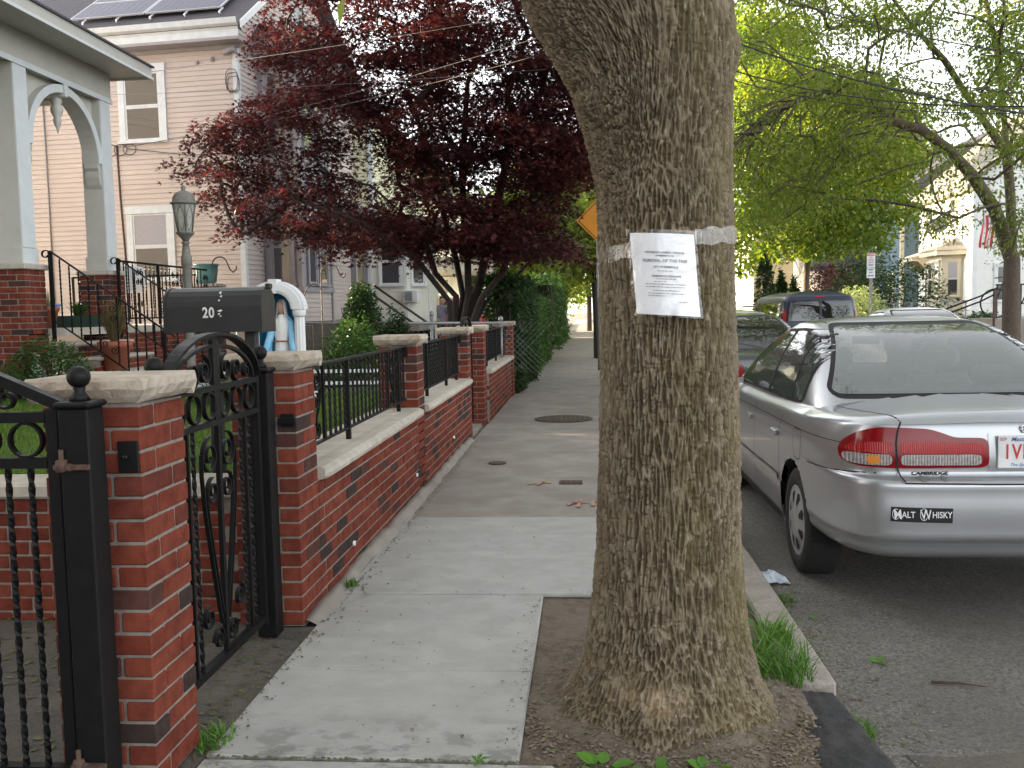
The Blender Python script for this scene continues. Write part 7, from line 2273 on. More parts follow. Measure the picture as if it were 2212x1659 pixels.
# overhead crown of the near street tree (only a sprig of it reaches the picture)
g = np.random.default_rng(5)
pts = []
for i in range(120):
    a = g.uniform(0, 2 * PI); r_ = math.sqrt(g.random()) * 4.2
    pts.append(np.array([.2 + r_ * math.cos(a), 3.0 + r_ * math.sin(a), g.uniform(5.4, 8.2) - .10 * r_]))
ck = []
for i, p in enumerate(pts):
    n_ = 90
    d = g.normal(0, 1, (n_, 3)); d /= np.linalg.norm(d, axis=1)[:, None]
    ck.append(leaves(p + d * (g.random(n_) ** .4 * .75)[:, None], d, .14, 'leaf', 700 + i, flat=.3, droop=.5))
p0 = at(744, -8, 3.2)
ck.append(leaves(np.array([p0 + np.array([0, 0, .0]), p0 + np.array([.01, .02, .05])]), np.array([[.05, -.1, -1.6], [.4, 0, .5]]), .085, 'leaf', 9, flat=-.2, droop=.8))
crown(tree, ck, M['green'])
MB().tube([(-2.0, 3.25, 5.4), (-1.0, 3.2, 3.6), tuple(p0 + np.array([.01, .02, .07])), tuple(p0)], [.02, .008, .003, .002], 5).build('twig', M['bark2'], tree)
# ---------------------------------------------------------------- across the street
struct('far_gardens', MB().add([(KX(5) + 2.02, 5, .0), (70, 5, .9), (70, 90, 1.2), (KX(90) + 2.02, 90, .3), (13.5, 30, .75), (13.5, 90, .9)], [(0, 1, 4), (1, 2, 5, 4), (0, 4, 5, 3)]), M['yard'])
wh = empty('white_house', (16, 40, .9), 'white clapboard house with cream bay window, lit by low sun', 'house', local=True)
LN, LX = (-1, 0, 0), (0, 1, 0)
MB().box(.02, 8, .02, 6.2, -1, 5.6).build('wall_core', M['offwhite'], wh, local=True)
MB().prism([(.02, 5.6), (8, 5.6), (4, 8.9)], 'y', .02, 6.2).build('gable_core', M['offwhite'], wh, local=True)
clap(wh, (0, 0, 0), LX, LN, .16, 6.2, .0, 5.5, .125, M['offwhite'])
clap(wh, (0, 0, 0), AX, AN, .16, 8, .0, 5.5, .125, M['offwhite'])
clap(wh, (0, 0, 0), AX, AN, 0, 8, 5.6, 8.8, .125, M['offwhite'], top=lambda z: (max(0, (z - 5.6) * 4 / 3.3), 8 - max(0, (z - 5.6) * 4 / 3.3)))
MB().box(-.03, .16, -.03, .16, -.2, 5.55).build('corner_board', M['white'], wh, local=True)
for s, x0_, x1_ in ((0, -.45, 4), (1, 8.45, 4)):
    MB().prism([(x0_, 5.30), (x1_, 9.1), (x1_, 8.92), (x0_, 5.12)] if s == 0 else [(x0_, 5.30), (x0_, 5.12), (x1_, 8.92), (x1_, 9.1)], 'y', -.45, 6.7).build('roof', M['shingle2'], wh, local=True)
MB().box(-.40, -.02, -.4, 6.6, 5.12, 5.22).build('eave', M['cream'], wh, local=True)
# cream bay with its own low roof, door and bracketed hood
MB().prism([(0, .9), (-.75, 1.35), (-.75, 3.0), (0, 3.5)], 'z', -.6, 2.55).build('bay', M['cream'], wh, local=True)
MB().prism([(.1, .5), (-1.05, 1.15), (-1.05, 3.2), (.1, 3.9)], 'z', 2.55, 2.75).build('bay_cornice', M['cream'], wh, local=True)
MB().add([(.1, .45, 2.751), (-1.1, 1.12, 2.751), (-1.1, 3.23, 2.751), (.1, 3.95, 2.751), (.0, 1.6, 3.35), (.0, 2.8, 3.35)], [(0, 1, 4), (1, 2, 5, 4), (2, 3, 5), (0, 3, 2, 1), (0, 4, 5, 3)]).build('bay_roof', M['shingle2'], wh, local=True)
window(wh, (-.755, 0, 0), LX, LN, 1.50, 2.15, .75, 2.35, .08, M['cream'])
window(wh, (-.755, 0, 0), LX, LN, 2.25, 2.88, .75, 2.35, .08, M['cream'])
bdv = Vector((-.75, .45, 0)).normalized(); bnv = Vector((-.45, -.75, 0)).normalized()
window(wh, (0, .9, 0), tuple(bdv), tuple(bnv), .12, .72, .75, 2.35, .08, M['cream'], curtain=True)
for z0_ in (3.65,):
    window(wh, (0, 0, 0), LX, LN, 1.7, 2.5, z0_, z0_ + 1.45, .09, M['cream'])
    window(wh, (0, 0, 0), LX, LN, 4.6, 5.4, z0_, z0_ + 1.45, .09, M['cream'])
window(wh, (0, 0, 0), AX, AN, .85, 1.75, .5, 2.1, .11, M['white'])
window(wh, (0, 0, 0), AX, AN, 3.4, 4.3, 5.4, 6.9, .11, M['white'])
MB().box(-.06, .05, 4.3, 5.2, .05, 2.05).build('door', M['brownpaint'], wh, local=True)
MB().box(-1.1, -.02, 3.95, 5.7, 2.45, 2.6).prism([(-1.2, 2.601), (0, 2.601), (0, 2.95)], 'y', 3.9, 5.75).build('door_hood', M['cream'], wh, local=True)
for y_ in (4.0, 5.6):
    MB().prism([(-.03, 2.44), (-.85, 2.44), (-.6, 2.2), (-.2, 1.9), (-.03, 1.7)], 'y', y_ - .06, y_ + .06).build('bracket', M['cream'], wh, local=True)
for i in range(5): MB().box(-1.6 + i * .0 - i * .28, -1.3 - i * .28, 4.2, 5.4, -.9, -.05 - i * .17).build('step', M['oldconc'], wh, local=True)
dish = empty('satellite_dish', (15.4, 41.7, 3.9), 'grey satellite dish standing on the cream bay roof', 'satellite dish')
b = MB(); c = Vector((15.25, 41.6, 4.75)); n_ = Vector((-.45, -.85, .35)).normalized(); a_ = n_.orthogonal().normalized(); b_ = n_.cross(a_)
vs = [c]
for r_ in (.13, .26, .37):
    vs += [c + n_ * (r_ * r_ * .6) + a_ * r_ * math.cos(t_) + b_ * r_ * math.sin(t_) for t_ in np.linspace(0, 2 * PI, 21)[:-1]]
fs = [(0, 1 + k, 1 + (k + 1) % 20) for k in range(20)] + [(1 + j * 20 + k, 1 + j * 20 + (k + 1) % 20, 21 + j * 20 + (k + 1) % 20, 21 + j * 20 + k) for j in range(2) for k in range(20)]
b.add(vs, fs, True); b.build('reflector', M['steel'], dish, fix=False)
MB().tube([(15.6, 41.75, 3.8), (15.45, 41.7, 4.2), (15.3, 41.65, 4.7)], .03, 6).build('mast', M['steel'], dish)
MB().tube([tuple(c - b_ * .0 + Vector((0, 0, -.35))), tuple(c + n_ * .5 + Vector((0, 0, -.12)))], .02, 6).box(c.x + n_.x * .5 - .06, c.x + n_.x * .5 + .06, c.y + n_.y * .5 - .06, c.y + n_.y * .5 + .06, c.z + n_.z * .5 - .18, c.z + n_.z * .5 - .05).build('receiver_arm', M['steel'], dish)
# blue grey house, drab house, cream house
def simple_house(name, X0, Y0, wd_, dp, z0, h_, ma, lab, wins, roofm, side=True, ridge='y', ex=.14):
    h = empty(name, (X0, Y0, z0), lab, 'house', local=True)
    MB().box(.02, wd_, .02, dp, -1, h_).build('wall_core', ma, h, local=True)
    clap(h, (0, 0, 0), AX, AN, .1, wd_, 0, h_, ex, ma)
    if side: clap(h, (0, 0, 0), LX, LN, .1, dp, 0, h_, ex, ma)
    MB().box(-.04, .14, -.04, .14, -.2, h_).build('corner_board', M['cream'], h, local=True)
    if ridge == 'y': MB().prism([(-.5, h_), (wd_ + .5, h_), (wd_ / 2, h_ + wd_ * .36)], 'y', -.5, dp + .5).build('roof', roofm, h, local=True)
    else: MB().prism([(-.5, h_), (dp + .5, h_), (dp / 2, h_ + dp * .36)], 'x', -.5, wd_ + .5).build('roof', roofm, h, local=True)
    MB().box(-.52, wd_ + .52, -.52, -.5, h_ - .25, h_ + .02).build('fascia', M['cream'], h, local=True)
    for (o, a, n, u0, u1, zz0, zz1) in wins: window(h, o, a, n, u0, u1, zz0, zz1, .1, M['cream'])
    return h
F_, S_ = ((0, 0, 0), AX, AN), ((0, 0, 0), LX, LN)
simple_house('blue_grey_house', 16.4, 50, 9, 5.5, .8, 6.2, M['bluegrey'], 'blue grey clapboard house between white house and trees', [(*F_, 1.6, 2.5, 3.2, 4.7), (*S_, 1.0, 1.9, .8, 2.3), (*S_, 3.2, 4.1, 3.3, 4.8)], M['shingle'])
dh = simple_house('drab_house', 14.2, 58, 6, 7, .7, 6.0, M['drab'], 'drab house with a deep shaded porch behind the bushes', [(*F_, 3.0, 3.8, 1.0, 2.5), (*F_, 1.2, 2.0, 3.8, 5.2), (*F_, 3.6, 4.4, 3.8, 5.2)], M['shingle'])
MB().box(-.6, 3.2, -2.4, -.03, 2.75, 2.95).prism([(-2.7, 2.951), (-.03, 2.951), (-.03, 3.7)], 'x', -.8, 3.4).build('porch_roof', M['shingle'], dh, local=True)
for x_ in (-.4, 1.3, 3.0): MB().box(x_ - .1, x_ + .1, -2.3, -2.1, .2, 2.74).build('porch_post', M['cream'], dh, local=True)
MB().box(-.6, 3.2, -2.4, -.03, -.5, .2).build('porch_floor', M['drab'], dh, local=True)
simple_house('cream_house', 12.4, 70, 5.5, 8, .6, 6.5, M['cream'], 'pale cream house half hidden by trees at the far end', [(*F_, 1.0, 1.9, 1.0, 2.6), (*F_, 3.2, 4.1, 1.0, 2.6), (*F_, 2.0, 2.9, 4.0, 5.5)], M['shingle'])
simple_house('tall_house', 20.5, 66, 7, 8, .6, 9.0, M['offwhite'], 'tall pale house rising behind the white one', [(*F_, 1.0, 1.9, 6.0, 7.6), (*F_, 3.4, 4.3, 6.0, 7.6)], M['shingle'])
# parking sign
ps = empty('parking_sign', (8.03, 27, 0), 'parking sign post with red topped panel above a smaller white panel', 'sign')
MB().box(8.00, 8.03, 27, 27.03, -.05, 2.85).box(8.05, 8.08, 27, 27.03, -.05, 2.3).build('pole', M['steel'], ps)
def panel(z0, z1, nm): return MB().box(7.915, 8.145, 26.985, 26.992, z0, z1, .002).build(nm, M['plate'], ps)
a1 = panel(2.455, 2.87, 'upper_panel'); a2_ = panel(2.165, 2.44, 'lower_panel')
MB().box(7.925, 8.135, 26.981, 26.984, 2.79, 2.86).build('red_band', M['platered'], a1)
for p_, txt, sz, z_, ma in ((a1, 'TOW ZONE', .045, 2.825, 'plate'), (a1, 'NO', .06, 2.74, 'platered'), (a1, 'PARKING', .045, 2.675, 'platered'), (a1, '8AM-4PM', .042, 2.61, 'platered'), (a1, 'PERMIT', .05, 2.53, 'plateblue'), (a2_, 'PERMIT', .05, 2.395, 'ink'), (a2_, 'ONLY', .05, 2.32, 'ink')):
    lettering(p_, txt, sz, (8.03, 26.979, z_), (1, 0, 0), (0, 0, 1), M[ma], bold=.0015, squeeze=.85)
MB().prism([(7.95, 2.235), (7.98, 2.26), (7.98, 2.245), (8.08, 2.245), (8.08, 2.26), (8.11, 2.235), (8.08, 2.21), (8.08, 2.225), (7.98, 2.225), (7.98, 2.21)], 'y', 26.977, 26.981).build('arrow', M['ink'], a2_)
# flag hanging by the big tree
fl = empty('flag', (10.0, 24.2, 3.5), 'striped red, white and blue flag hanging beside the big tree', 'flag')
MB().tube([(10.6, 24.4, 3.1), (9.84, 24.1, 3.75)], .018, 6).build('pole', M['white'], fl)
W_, H_ = .42, .82
def fpt(u, v): return (9.86 + u * W_ + .02 * math.sin(v * 5) - .05 * v, 24.1 + .05 * math.sin(u * 11 + v * 2) + .1 * u, 3.66 - v * H_ - .06 * math.sin(u * PI) - .05 * (1 - u))
for par_, ma in ((0, M['platered']), (1, M['plate'])):
    b = MB()
    for k in range(par_, 9, 2):
        for j in range(10):
            u0_, u1_ = k / 9, (k + 1) / 9; v0_, v1_ = .0 + j / 10, (j + 1) / 10
            if j < 3 and u1_ > .45 and False: continue
            b.add([fpt(u0_, v0_), fpt(u1_, v0_), fpt(u1_, v1_), fpt(u0_, v1_)], [(0, 1, 2, 3)], True)
    o = b.build('red_stripes' if par_ == 0 else 'white_stripes', ma, fl, fix=False); o['kind'] = 'stuff'
b = MB()
for j in range(4):
    for k in range(4, 9):
        q = [fpt(k / 9, -.12 + j / 10), fpt((k + 1) / 9, -.12 + j / 10), fpt((k + 1) / 9, -.12 + (j + 1) / 10), fpt(k / 9, -.12 + (j + 1) / 10)]
        b.add([(p[0], p[1] - .02, p[2]) for p in q], [(0, 1, 2, 3)], True)
b.build('blue_field', M['plateblue'], fl, fix=False)
# steps with iron rail, bicycle, picket rail
ir = empty('iron_railing', (9.5, 22, .8), 'black iron railing and sloping handrails near the bicycle across the street', 'railing')
MB().box(9.2, 11.5, 21.7, 23.2, -.1, 1.05).box(8.7, 9.2, 21.7, 23.2, -.1, .75).box(8.35, 8.7, 21.7, 23.2, -.1, .40).build('landing', M['oldconc'], ir)
for x_ in np.arange(9.25, 10.5, .13):
    MB().box(x_ - .012, x_ + .012, 21.76, 21.78, 1.05, 1.80).build('baluster', M['iron'], ir)
MB().box(9.22, 10.5, 21.75, 21.79, 1.80, 1.83).build('handrail', M['iron'], ir)
for dz in (0, .12): MB().tube([(9.24, 21.77, 1.62 + dz), (8.9, 21.77, 1.45 + dz), (8.0, 21.77, 1.12 + dz)], .02, 6).build('handrail', M['iron'], ir)
MB().box(9.18, 9.25, 21.74, 21.81, .8, 1.72).build('post', M['brownpaint'], ir)
bk = empty('bicycle', (9.75, 22.3, 1.06), 'dark bicycle leaning on the iron railing by the big tree', 'bicycle')
for x_ in (9.42, 10.45):
    wl_o = MB().tube([(x_ + .33 * math.cos(a), 22.25, 1.40 + .33 * math.sin(a)) for a in np.linspace(0, 2 * PI, 29)], .018, 6, caps=False).build('wheel', M['rubber'], bk)
    b = MB()
    for k in range(10): b.tube([(x_, 22.25, 1.40), (x_ + .32 * math.cos(k * PI / 5), 22.25, 1.40 + .32 * math.sin(k * PI / 5))], .002, 3)
    o = b.build('spokes', M['steel'], wl_o); o['kind'] = 'stuff'
fr = MB()
for p, q in (((10.45, 1.40), (10.22, 1.82)), ((10.45, 1.40), (10.0, 1.38)), ((10.0, 1.38), (10.22, 1.85)), ((10.20, 1.80), (9.62, 1.86)), ((10.0, 1.38), (9.60, 1.80)), ((9.42, 1.40), (9.62, 1.98))):
    fr.tube([(p[0], 22.25, p[1]), (q[0], 22.25, q[1])], .016, 6)
fr.build('frame', M['black'], bk)
MB().tube([(9.50, 22.0, 1.98), (9.60, 22.1, 2.0), (9.62, 22.25, 1.99), (9.60, 22.4, 2.0), (9.50, 22.5, 1.98)], .014, 6).build('handlebar', M['black'], bk)
MB().prism([(10.10, 1.88), (10.36, 1.90), (10.36, 1.93), (10.10, 1.91)], 'y', 22.18, 22.32).build('saddle', M['black'], bk)
ff = empty('wire_fence', (11.5, 33, .6), 'low dark wire fence in front of the white house', 'fence')
for x_ in np.arange(9.4, 13.2, .6): MB().tube([(x_, 33, .2), (x_, 33, 1.45)], .025, 6).build('post', M['steel'], ff)
for z_ in (1.42, 1.1, .8): MB().tube([(9.4, 33, z_), (13.1, 33, z_ + .05)], .012, 5).build('rail', M['steel'], ff)
b = MB()
for i in range(60): b.tube([(9.4 + i * .062, 33.0, .3), (9.4 + i * .062, 33.0, 1.42)], .004, 3)
o = b.build('wire_mesh', M['steel'], ff); o['kind'] = 'stuff'
# ---------------------------------------------------------------- overhead wires
def wire(p0, p1, sag, r_, lab, grp='overhead street wires'):
    p0, p1 = Vector(p0), Vector(p1)
    pts = [p0.lerp(p1, i / 24) - Vector((0, 0, sag * 4 * (i / 24) * (1 - i / 24))) for i in range(25)]
    o = MB().tube(pts, r_, 5).build('overhead_wire', M['wire'], None)
    tag(o, lab, 'wire', grp)
def W(u0, v0, y0, u1, v1, y1, sag, r_, lab): wire(at(u0, v0, y0), at(u1, v1, y1), sag, r_, lab)
W(1420, 20, 15, 2330, 262, 10, .22, .012, 'thick overhead cable sloping down from the trunk to the right edge')
W(1420, 25, 15, 2330, 215, 10, .2, .006, 'thin wire just above the thick cable over the street')
W(1430, 95, 15, 2330, 225, 10.5, .32, .009, 'medium cable below the thick one, sagging across the green tree')
W(1430, 120, 15, 2330, 240, 10.5, .3, .006, 'thin wire under the medium cable above the street')
W(1560, -60, 15, 2330, 130, 10.5, .2, .008, 'uppermost thin wire crossing the top right corner')
# service drops to the pink house
c0 = Vector((-7.45, 20, 0)); exv = Vector((math.cos(R(6)), -math.sin(R(6)), 0))
def pin(x_, z_): return c0 + exv * x_ + Vector((-.05, -.08, z_))
for (x_, z_, u, v, y, lab) in ((-2.85, 5.25, 1200, 110, 11, 'service wire from the pink wall bracket rising through the maple'), (-2.80, 5.22, 1230, 60, 11, 'second service wire leaving the same bracket, slightly steeper'),
                              (-6.5, 6.75, 1180, 25, 11, 'long wire passing over the upper pink window'), (-6.5, 6.62, 1180, 150, 12, 'lower long wire passing below the meeting rail of the upper window')):
    wire(pin(x_, z_), at(u, v, y), .12, .0045, lab, 'service wires at the pink house')
# ---------------------------------------------------------------- small things on the ground
def gz(x, y):
    if x > .95: return -.118
    return .004
mh = empty('manhole_cover', (-.31, 12.27, 0), 'round rusty iron manhole cover set in the pavement', 'manhole cover')
MB().lathe(-.31, 12.27, [(.01, .001), (.37, .001), (.385, .003), (.385, .009), (.37, .011), (.01, .011)], 40, False).build('cover', M['dirtcover'], mh)
b = MB()
for i in range(-5, 6):
    for j in range(-5, 6):
        if math.hypot(i, j) * .062 < .33: b.box(-.31 + i * .062 - .02, -.31 + i * .062 + .02, 12.27 + j * .062 - .02, 12.27 + j * .062 + .02, .0112, .017)
o = b.build('raised_studs', M['dirtcover'], mh); o['kind'] = 'stuff'
vb = empty('valve_cover', (-.14, 7.70, 0), 'small rectangular iron utility cover in the old pavement', 'utility cover')
MB().box(-.24, -.045, 7.63, 7.77, .0, .009, .003).build('cover', M['dirtcover'], vb)
b = MB()
for k in range(4): b.box(-.225 + k * .046, -.195 + k * .046, 7.645, 7.755, .0092, .012)
o = b.build('ribs', M['rust'], vb); o['kind'] = 'stuff'
vc = empty('water_cap', (-.88, 8.75, 0), 'small round dark water cap near the wall side of the pavement', 'utility cover')
MB().lathe(-.86, 8.72, [(.01, .001), (.085, .001), (.085, .008), (.01, .009)], 20, False).build('cover', M['dirtcover'], vc)
M['spray'] = mat('faded orange spray paint', (.50, .24, .17), (.36, .27, .215), 30, .95)
M['spray2'] = mat('faded yellow spray paint', (.42, .27, .13), (.32, .27, .20), 24, .95)
def paint(name, strokes, ma, lab, wd=.028):
    b = MB()
    for st_ in strokes:
        P = []
        for p, q in zip(st_[:-1], st_[1:]): P += [Vector((*p, .0085)).lerp(Vector((*q, .0085)), k / 5) for k in range(5)]
        P.append(Vector((*st_[-1], .0085)))
        b.tube(P, .01, flat=(wd, .002, (st_[-1][1] - st_[0][1], -(st_[-1][0] - st_[0][0]), 0)))
    o = b.build(name, ma, None); tag(o, lab, 'paint mark')
paint('paint_mark', [[(-.15, 6.78), (-.06, 6.98), (-.075, 6.70)], [(-.16, 6.86), (.0, 6.88)], [(.035, 6.75), (.035, 6.92), (.08, 6.95), (.12, 6.90)]], M['spray'], 'faded orange spray marks on the pavement left of the trunk')
paint('paint_mark', [[(-.50, 7.62), (-.40, 7.70), (-.30, 7.68)], [(-.42, 7.58), (-.36, 7.76)]], M['spray2'], 'fainter yellow spray smudge on the old pavement')
# weep pipes at the foot of the wall
for y_, z_, nm in ((5.07, .155, 'near'), (7.05, .19, 'middle'), (9.1, .20, 'far')):
    o = MB().tube([(-1.36, y_, z_), (-1.318, y_, z_)], .014, 10).build('weep_pipe', M['white'], None)
    tag(o, {'near': 'white weep pipe end low in the wall, nearest to the camera', 'middle': 'white weep pipe end below the coping break of the longer wall', 'far': 'white weep pipe end near the far end of the longer wall'}[nm], 'pipe')
# grass tufts, weeds
def tuft(name, x, y, z, rx, h, n, lab, seed, ma=None, cat='grass tuft'):
    g_ = np.random.default_rng(seed)
    V = []; F = []
    for i in range(n):
        a = g_.uniform(0, 2 * PI); q = math.sqrt(g_.random()) * rx
        x0, y0 = x + q * .6 * math.cos(a), y + q * math.sin(a)
        hh = h * g_.uniform(.25, 1.2); b_ = g_.uniform(0, 2 * PI); le = hh * g_.uniform(.3, 1.3)
        wd = g_.uniform(.0022, .0042); tx, ty = -math.sin(b_) * wd, math.cos(b_) * wd
        k0 = len(V)
        for f, t_ in ((0, 1), (.45, .9), (.8, .6), (1, .08)):
            px, py, pz = x0 + le * f * f * math.cos(b_), y0 + le * f * f * math.sin(b_), z + hh * (f - .25 * f * f)
            V += [(px - tx * t_, py - ty * t_, pz), (px + tx * t_, py + ty * t_, pz)]
        F += [(k0 + 2 * j, k0 + 2 * j + 1, k0 + 2 * j + 3, k0 + 2 * j + 2) for j in range(3)]
    o = meshobj(name, fast_mesh(name, V, F), ma or M['grassblade'], None, True)
    return tag(o, lab, cat)
tuft('grass_tuft', .75, 3.70, -.01, .23, .13, 400, 'bushy green grass tuft between trunk and kerb stone', 3)
tuft('grass_tuft', .80, 4.02, .0, .12, .11, 170, 'second grass tuft just behind the bushy one along the kerb', 4)
tuft('grass_tuft', .70, 4.42, -.02, .07, .08, 140, 'small grass patch on the kerb right beside the trunk', 5)
tuft('grass_tuft', .98, 3.35, -.12, .07, .06, 90, 'thin grass at the foot of the kerb end in the gutter', 6)
tuft('grass_tuft', 1.02, 4.9, -.12, .10, .05, 70, 'sparse gutter grass by the car wheel', 7)
tuft('grass_tuft', -1.26, 4.75, .01, .05, .045, 60, 'tiny grass sprout where slab joint meets the brick wall', 8)
tuft('grass_tuft', -1.29, 2.98, -.005, .10, .05, 130, 'low weeds along the apron edge by the nearest pillar', 9, M['leafgreen'])
def weed(x, y, z, s, n, lab, seed):
    g_ = np.random.default_rng(seed)
    t = empty('weed', (x, y, z), lab, 'weed', 'broad leaved weeds at the foot of the trunk')
    V = []; F = []
    for i in range(n):
        a = 2 * PI * i / n + g_.uniform(-.4, .4); L_ = s * g_.uniform(.7, 1.2); up = g_.uniform(.45, 1.1)
        d = np.array([math.cos(a), math.sin(a), up]); d /= np.linalg.norm(d); sd = np.array([-math.sin(a), math.cos(a), 0])
        k0 = len(V)
        o_ = np.array([x, y, z]) + d * L_ * .35
        prof = [(0, .02), (.2, .30), (.45, .36), (.7, .26), (.9, .10), (1, .01)]
        for f, w_ in prof:
            c_ = o_ + d * L_ * f * .8 + np.array([0, 0, -.25 * L_ * f * f])
            V += [tuple(c_ - sd * w_ * L_ * .8 + np.array([0, 0, .06 * L_])), tuple(c_), tuple(c_ + sd * w_ * L_ * .8 + np.array([0, 0, .06 * L_]))]
        for j in range(5):
            F += [(k0 + 3 * j, k0 + 3 * j + 1, k0 + 3 * j + 4, k0 + 3 * j + 3), (k0 + 3 * j + 1, k0 + 3 * j + 2, k0 + 3 * j + 5, k0 + 3 * j + 4)]
        k0 = len(V)
        V += [(x - .002, y, z), (x + .002, y, z), tuple(o_ + sd * .002), tuple(o_ - sd * .002)]; F += [(k0, k0 + 1, k0 + 2, k0 + 3)]
    V = np.array(V) - np.array([x, y, z])
    meshobj('leaves', fast_mesh('leaves', V, F), M['leafgreen'], t, True)
weed(.03, 2.845, -.02, .09, 6, 'leftmost leafy weed at the front of the trunk', 1)
weed(.19, 2.83, -.02, .075, 6, 'small leafy weed under the middle of the trunk front', 2)
weed(.37, 2.83, -.02, .095, 6, 'bright broad weed under the right half of the trunk front', 3)
weed(.72, 3.20, -.02, .05, 4, 'weed on the bare soil beside the black asphalt berm', 4)
weed(-.06, 3.95, -.04, .035, 4, 'tiny weed in the soil next to the slab edge', 5)
def scatter(name, ma, n, place, size, seed, thick=.004, lab=None, parent=None):
    """loose flakes and crumbs: one object"""
    g_ = np.random.default_rng(seed)
    V = []; F = []
    for i in range(n):
        x, y, z = place(g_)
        s = size * g_.uniform(.4, 1.5); a = g_.uniform(0, PI); e = g_.uniform(.25, .9); tl = g_.normal(0, .35)
        c_, s_ = math.cos(a), math.sin(a)
        k0 = len(V)
        for (u, v) in ((-1, -.4), (.2, -1), (1, .1), (.1, .9), (-.8, .5)):
            V.append((x + s * (u * c_ - v * e * s_), y + s * (u * s_ + v * e * c_), z + thick + tl * s * u * .5))
        V.append((x, y, z + thick + s * .35))
        F += [(k0 + j, k0 + (j + 1) % 5, k0 + 5) for j in range(5)]
    o = meshobj(name, fast_mesh(name, V, F), ma, None, False)
    o['kind'] = 'stuff'
    if lab: o['label'] = lab
def soilpos(g_):
    while True:
        x, y = g_.uniform(-.22, .76), g_.uniform(1.9, 4.6)
        if y < 2.87 and x < -.10: continue
        if math.hypot(x - TX, y - TY) < .30: continue
        return x, y, float(soil_z(np.array([[x]]), np.array([[y]]))[0, 0])
M['chips'] = mat('wood chips', (.17, .125, .085), (.09, .065, .043), 60, .95, c3=(.30, .25, .19), s3=40, a3=.6)
M['pebble'] = mat('pebbles', (.34, .31, .27), (.16, .14, .12), 50, .9)
scatter('mulch', M['chips'], 2600, soilpos, .007, 5)
scatter('pebbles', M['pebble'], 900, soilpos, .006, 6)
scatter('leaf_litter', M['litterleaf'], 500, soilpos, .010, 7)
def gutter(g_):
    y = g_.uniform(2.2, 9); x = .955 + abs(g_.normal(0, .16 if y < 5 else .08))
    return x, y, -.12
scatter('gutter_litter', M['litterleaf'], 900, gutter, .008, 8)
scatter('gutter_grit', M['pebble'], 1500, gutter, .005, 9)
def roadp(g_): return g_.uniform(1.0, 4.5), g_.uniform(2.4, 6.5), -.12
scatter('road_litter', M['litterleaf'], 240, roadp, .006, 10)
M['grit'] = mat('road grit', (.24, .225, .205), (.13, .12, .11), 90, .95)
scatter('road_grit', M['grit'], 6500, lambda g_: (g_.uniform(.98, 3.6), 2.3 + 3.2 * g_.random() ** 1.3, -.12), .0042, 15, .001)
def slabp(g_): return g_.uniform(-1.25, -.25), g_.uniform(2.5, 6.3), .003
scatter('pavement_crumbs', M['chips'], 110, slabp, .007, 11)
def edgep(g_):
    y = g_.uniform(2.7, 10.2); return -1.27 + abs(g_.normal(0, .03)) + (.02 if y > 4.2 else 0), y, .003
scatter('edge_debris', M['litterleaf'], 520, edgep, .007, 12)
scatter('joint_debris', M['litterleaf'], 260, lambda g_: (g_.uniform(-1.27, -.12), 2.87 + g_.normal(0, .008), -.006), .006, 13)
scatter('apron_litter', M['litterleaf'], 320, lambda g_: (g_.uniform(-1.58, -1.29), g_.uniform(2.6, 4.1), -.006), .010, 14)
scatter('driveway_litter', M['litterleaf'], 420, lambda g_: (g_.uniform(-3.4, -1.6), g_.uniform(2.7, 4.2), -.003), .016, 17)
scatter('soil_spill', M['chips'], 170, lambda g_: ((-.24 - abs(g_.normal(0, .035)), g_.uniform(2.9, 4.6), .001) if g_.random() < .75 else (g_.uniform(-.2, .75), 4.64 + abs(g_.normal(0, .03)), .003)), .005, 19)
scatter('trunk_debris', M['chips'], 900, lambda g_: (lambda a, r_: (TX + r_ * math.sin(a) * 1.25, TY - .06 - r_ * math.cos(a), float(soil_z(np.array([[TX + r_ * math.sin(a) * 1.25]]), np.array([[TY - .06 - r_ * math.cos(a)]]))[0, 0])))(g_.uniform(-1.7, 1.5), .37 + abs(g_.normal(0, .07))), .009, 21)
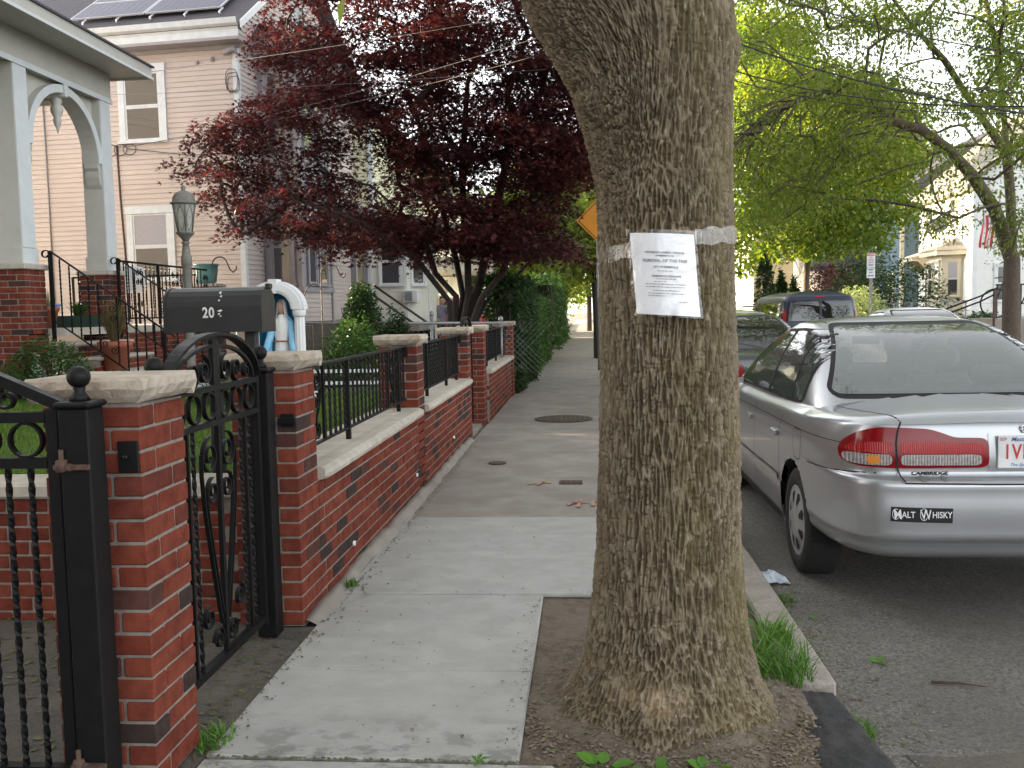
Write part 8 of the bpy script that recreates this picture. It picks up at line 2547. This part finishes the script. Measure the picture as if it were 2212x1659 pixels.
# single bits one can point to
tw = MB().tube([(1.40, 3.83, -.110), (1.50, 3.82, -.108), (1.60, 3.79, -.110)], [.006, .005, .003], 6).build('twig', M['rust'], None); tag(tw, 'thin reddish twig lying on the asphalt', 'twig')
cg = MB().tube([(1.625, 3.125, -.111), (1.635, 3.165, -.111)], .006, 8).build('cigarette_butt', M['white'], None); tag(cg, 'white cigarette butt on the asphalt at bottom right', 'litter')
g = np.random.default_rng(3)
vs = []
for j in range(7):
    for i in range(9):
        u, v = i / 8 - .5, j / 6 - .5
        vs.append((1.03 + .17 * u + g.normal(0, .012), 5.27 + .15 * v + g.normal(0, .012), -.112 + .05 * max(0, 1 - 3.2 * (u * u + v * v)) * g.uniform(.4, 1.3) + abs(g.normal(0, .006))))
pb_ = MB().add(vs, [(j * 9 + i, j * 9 + i + 1, (j + 1) * 9 + i + 1, (j + 1) * 9 + i) for j in range(6) for i in range(8)]).build('plastic_bag', mat('crumpled plastic', (.62, .68, .74), (.5, .56, .62), 20, .35), None, fix=False)
tag(pb_, 'crumpled whitish plastic bag in the gutter behind the trunk', 'litter')
def fallen(x, y, z, s, a, lab):
    t = empty('fallen_leaf', (x, y, z), lab, 'leaf', 'fallen green leaves')
    P = np.array([[x, y, z]] * 5); A = a + np.linspace(-1.9, 1.9, 5)
    d = np.stack([np.cos(A), np.sin(A), A * 0 + .15], 1)
    b = MB()
    for k in range(5):
        c_ = Vector((x, y, z + .004)); dd = Vector(d[k]); sd_ = Vector((-dd.y, dd.x, 0)); L_ = s * (1, .8, 1.1, .9, .7)[k]
        b.add([c_, c_ + dd * L_ * .5 + sd_ * L_ * .20 + Vector((0, 0, .004)), c_ + dd * L_, c_ + dd * L_ * .5 - sd_ * L_ * .20 + Vector((0, 0, .006))], [(0, 1, 2, 3)])
    b.build('leaflets', M['leafgreen'], t, fix=False)
fallen(-.37, 2.86, .0, .05, .3, 'fallen green leaf on the slab joint at the bottom edge')
fallen(1.25, 4.05, -.118, .06, .9, 'fallen green leaflets on the asphalt near the kerb')
fallen(1.12, 4.62, -.118, .03, 2.0, 'small green leaf fallen on the asphalt behind the car')
# lawn blades
g = np.random.default_rng(33)
n = 42000
x = g.uniform(-6.6, -1.66, n); y = 4.48 + 5.6 * g.random(n) ** 1.2
h = g.uniform(.03, .075, n); a = g.uniform(0, 2 * PI, n); wd = .004
P = np.stack([x, y, .575 + .02 * np.sin(x * 3) * np.cos(y * 2)], 1)
sd_ = np.stack([-np.sin(a), np.cos(a), a * 0], 1) * wd
tip = P + np.stack([np.cos(a) * h * .5, np.sin(a) * h * .5, h], 1)
V = np.stack([P - sd_, P + sd_, tip], 1).reshape(-1, 3)
o = meshobj('lawn_grass', fast_mesh('lawn_grass', V, np.arange(n * 3).reshape(-1, 3)), M['lawnblade'], None, False)
o['kind'] = 'stuff'
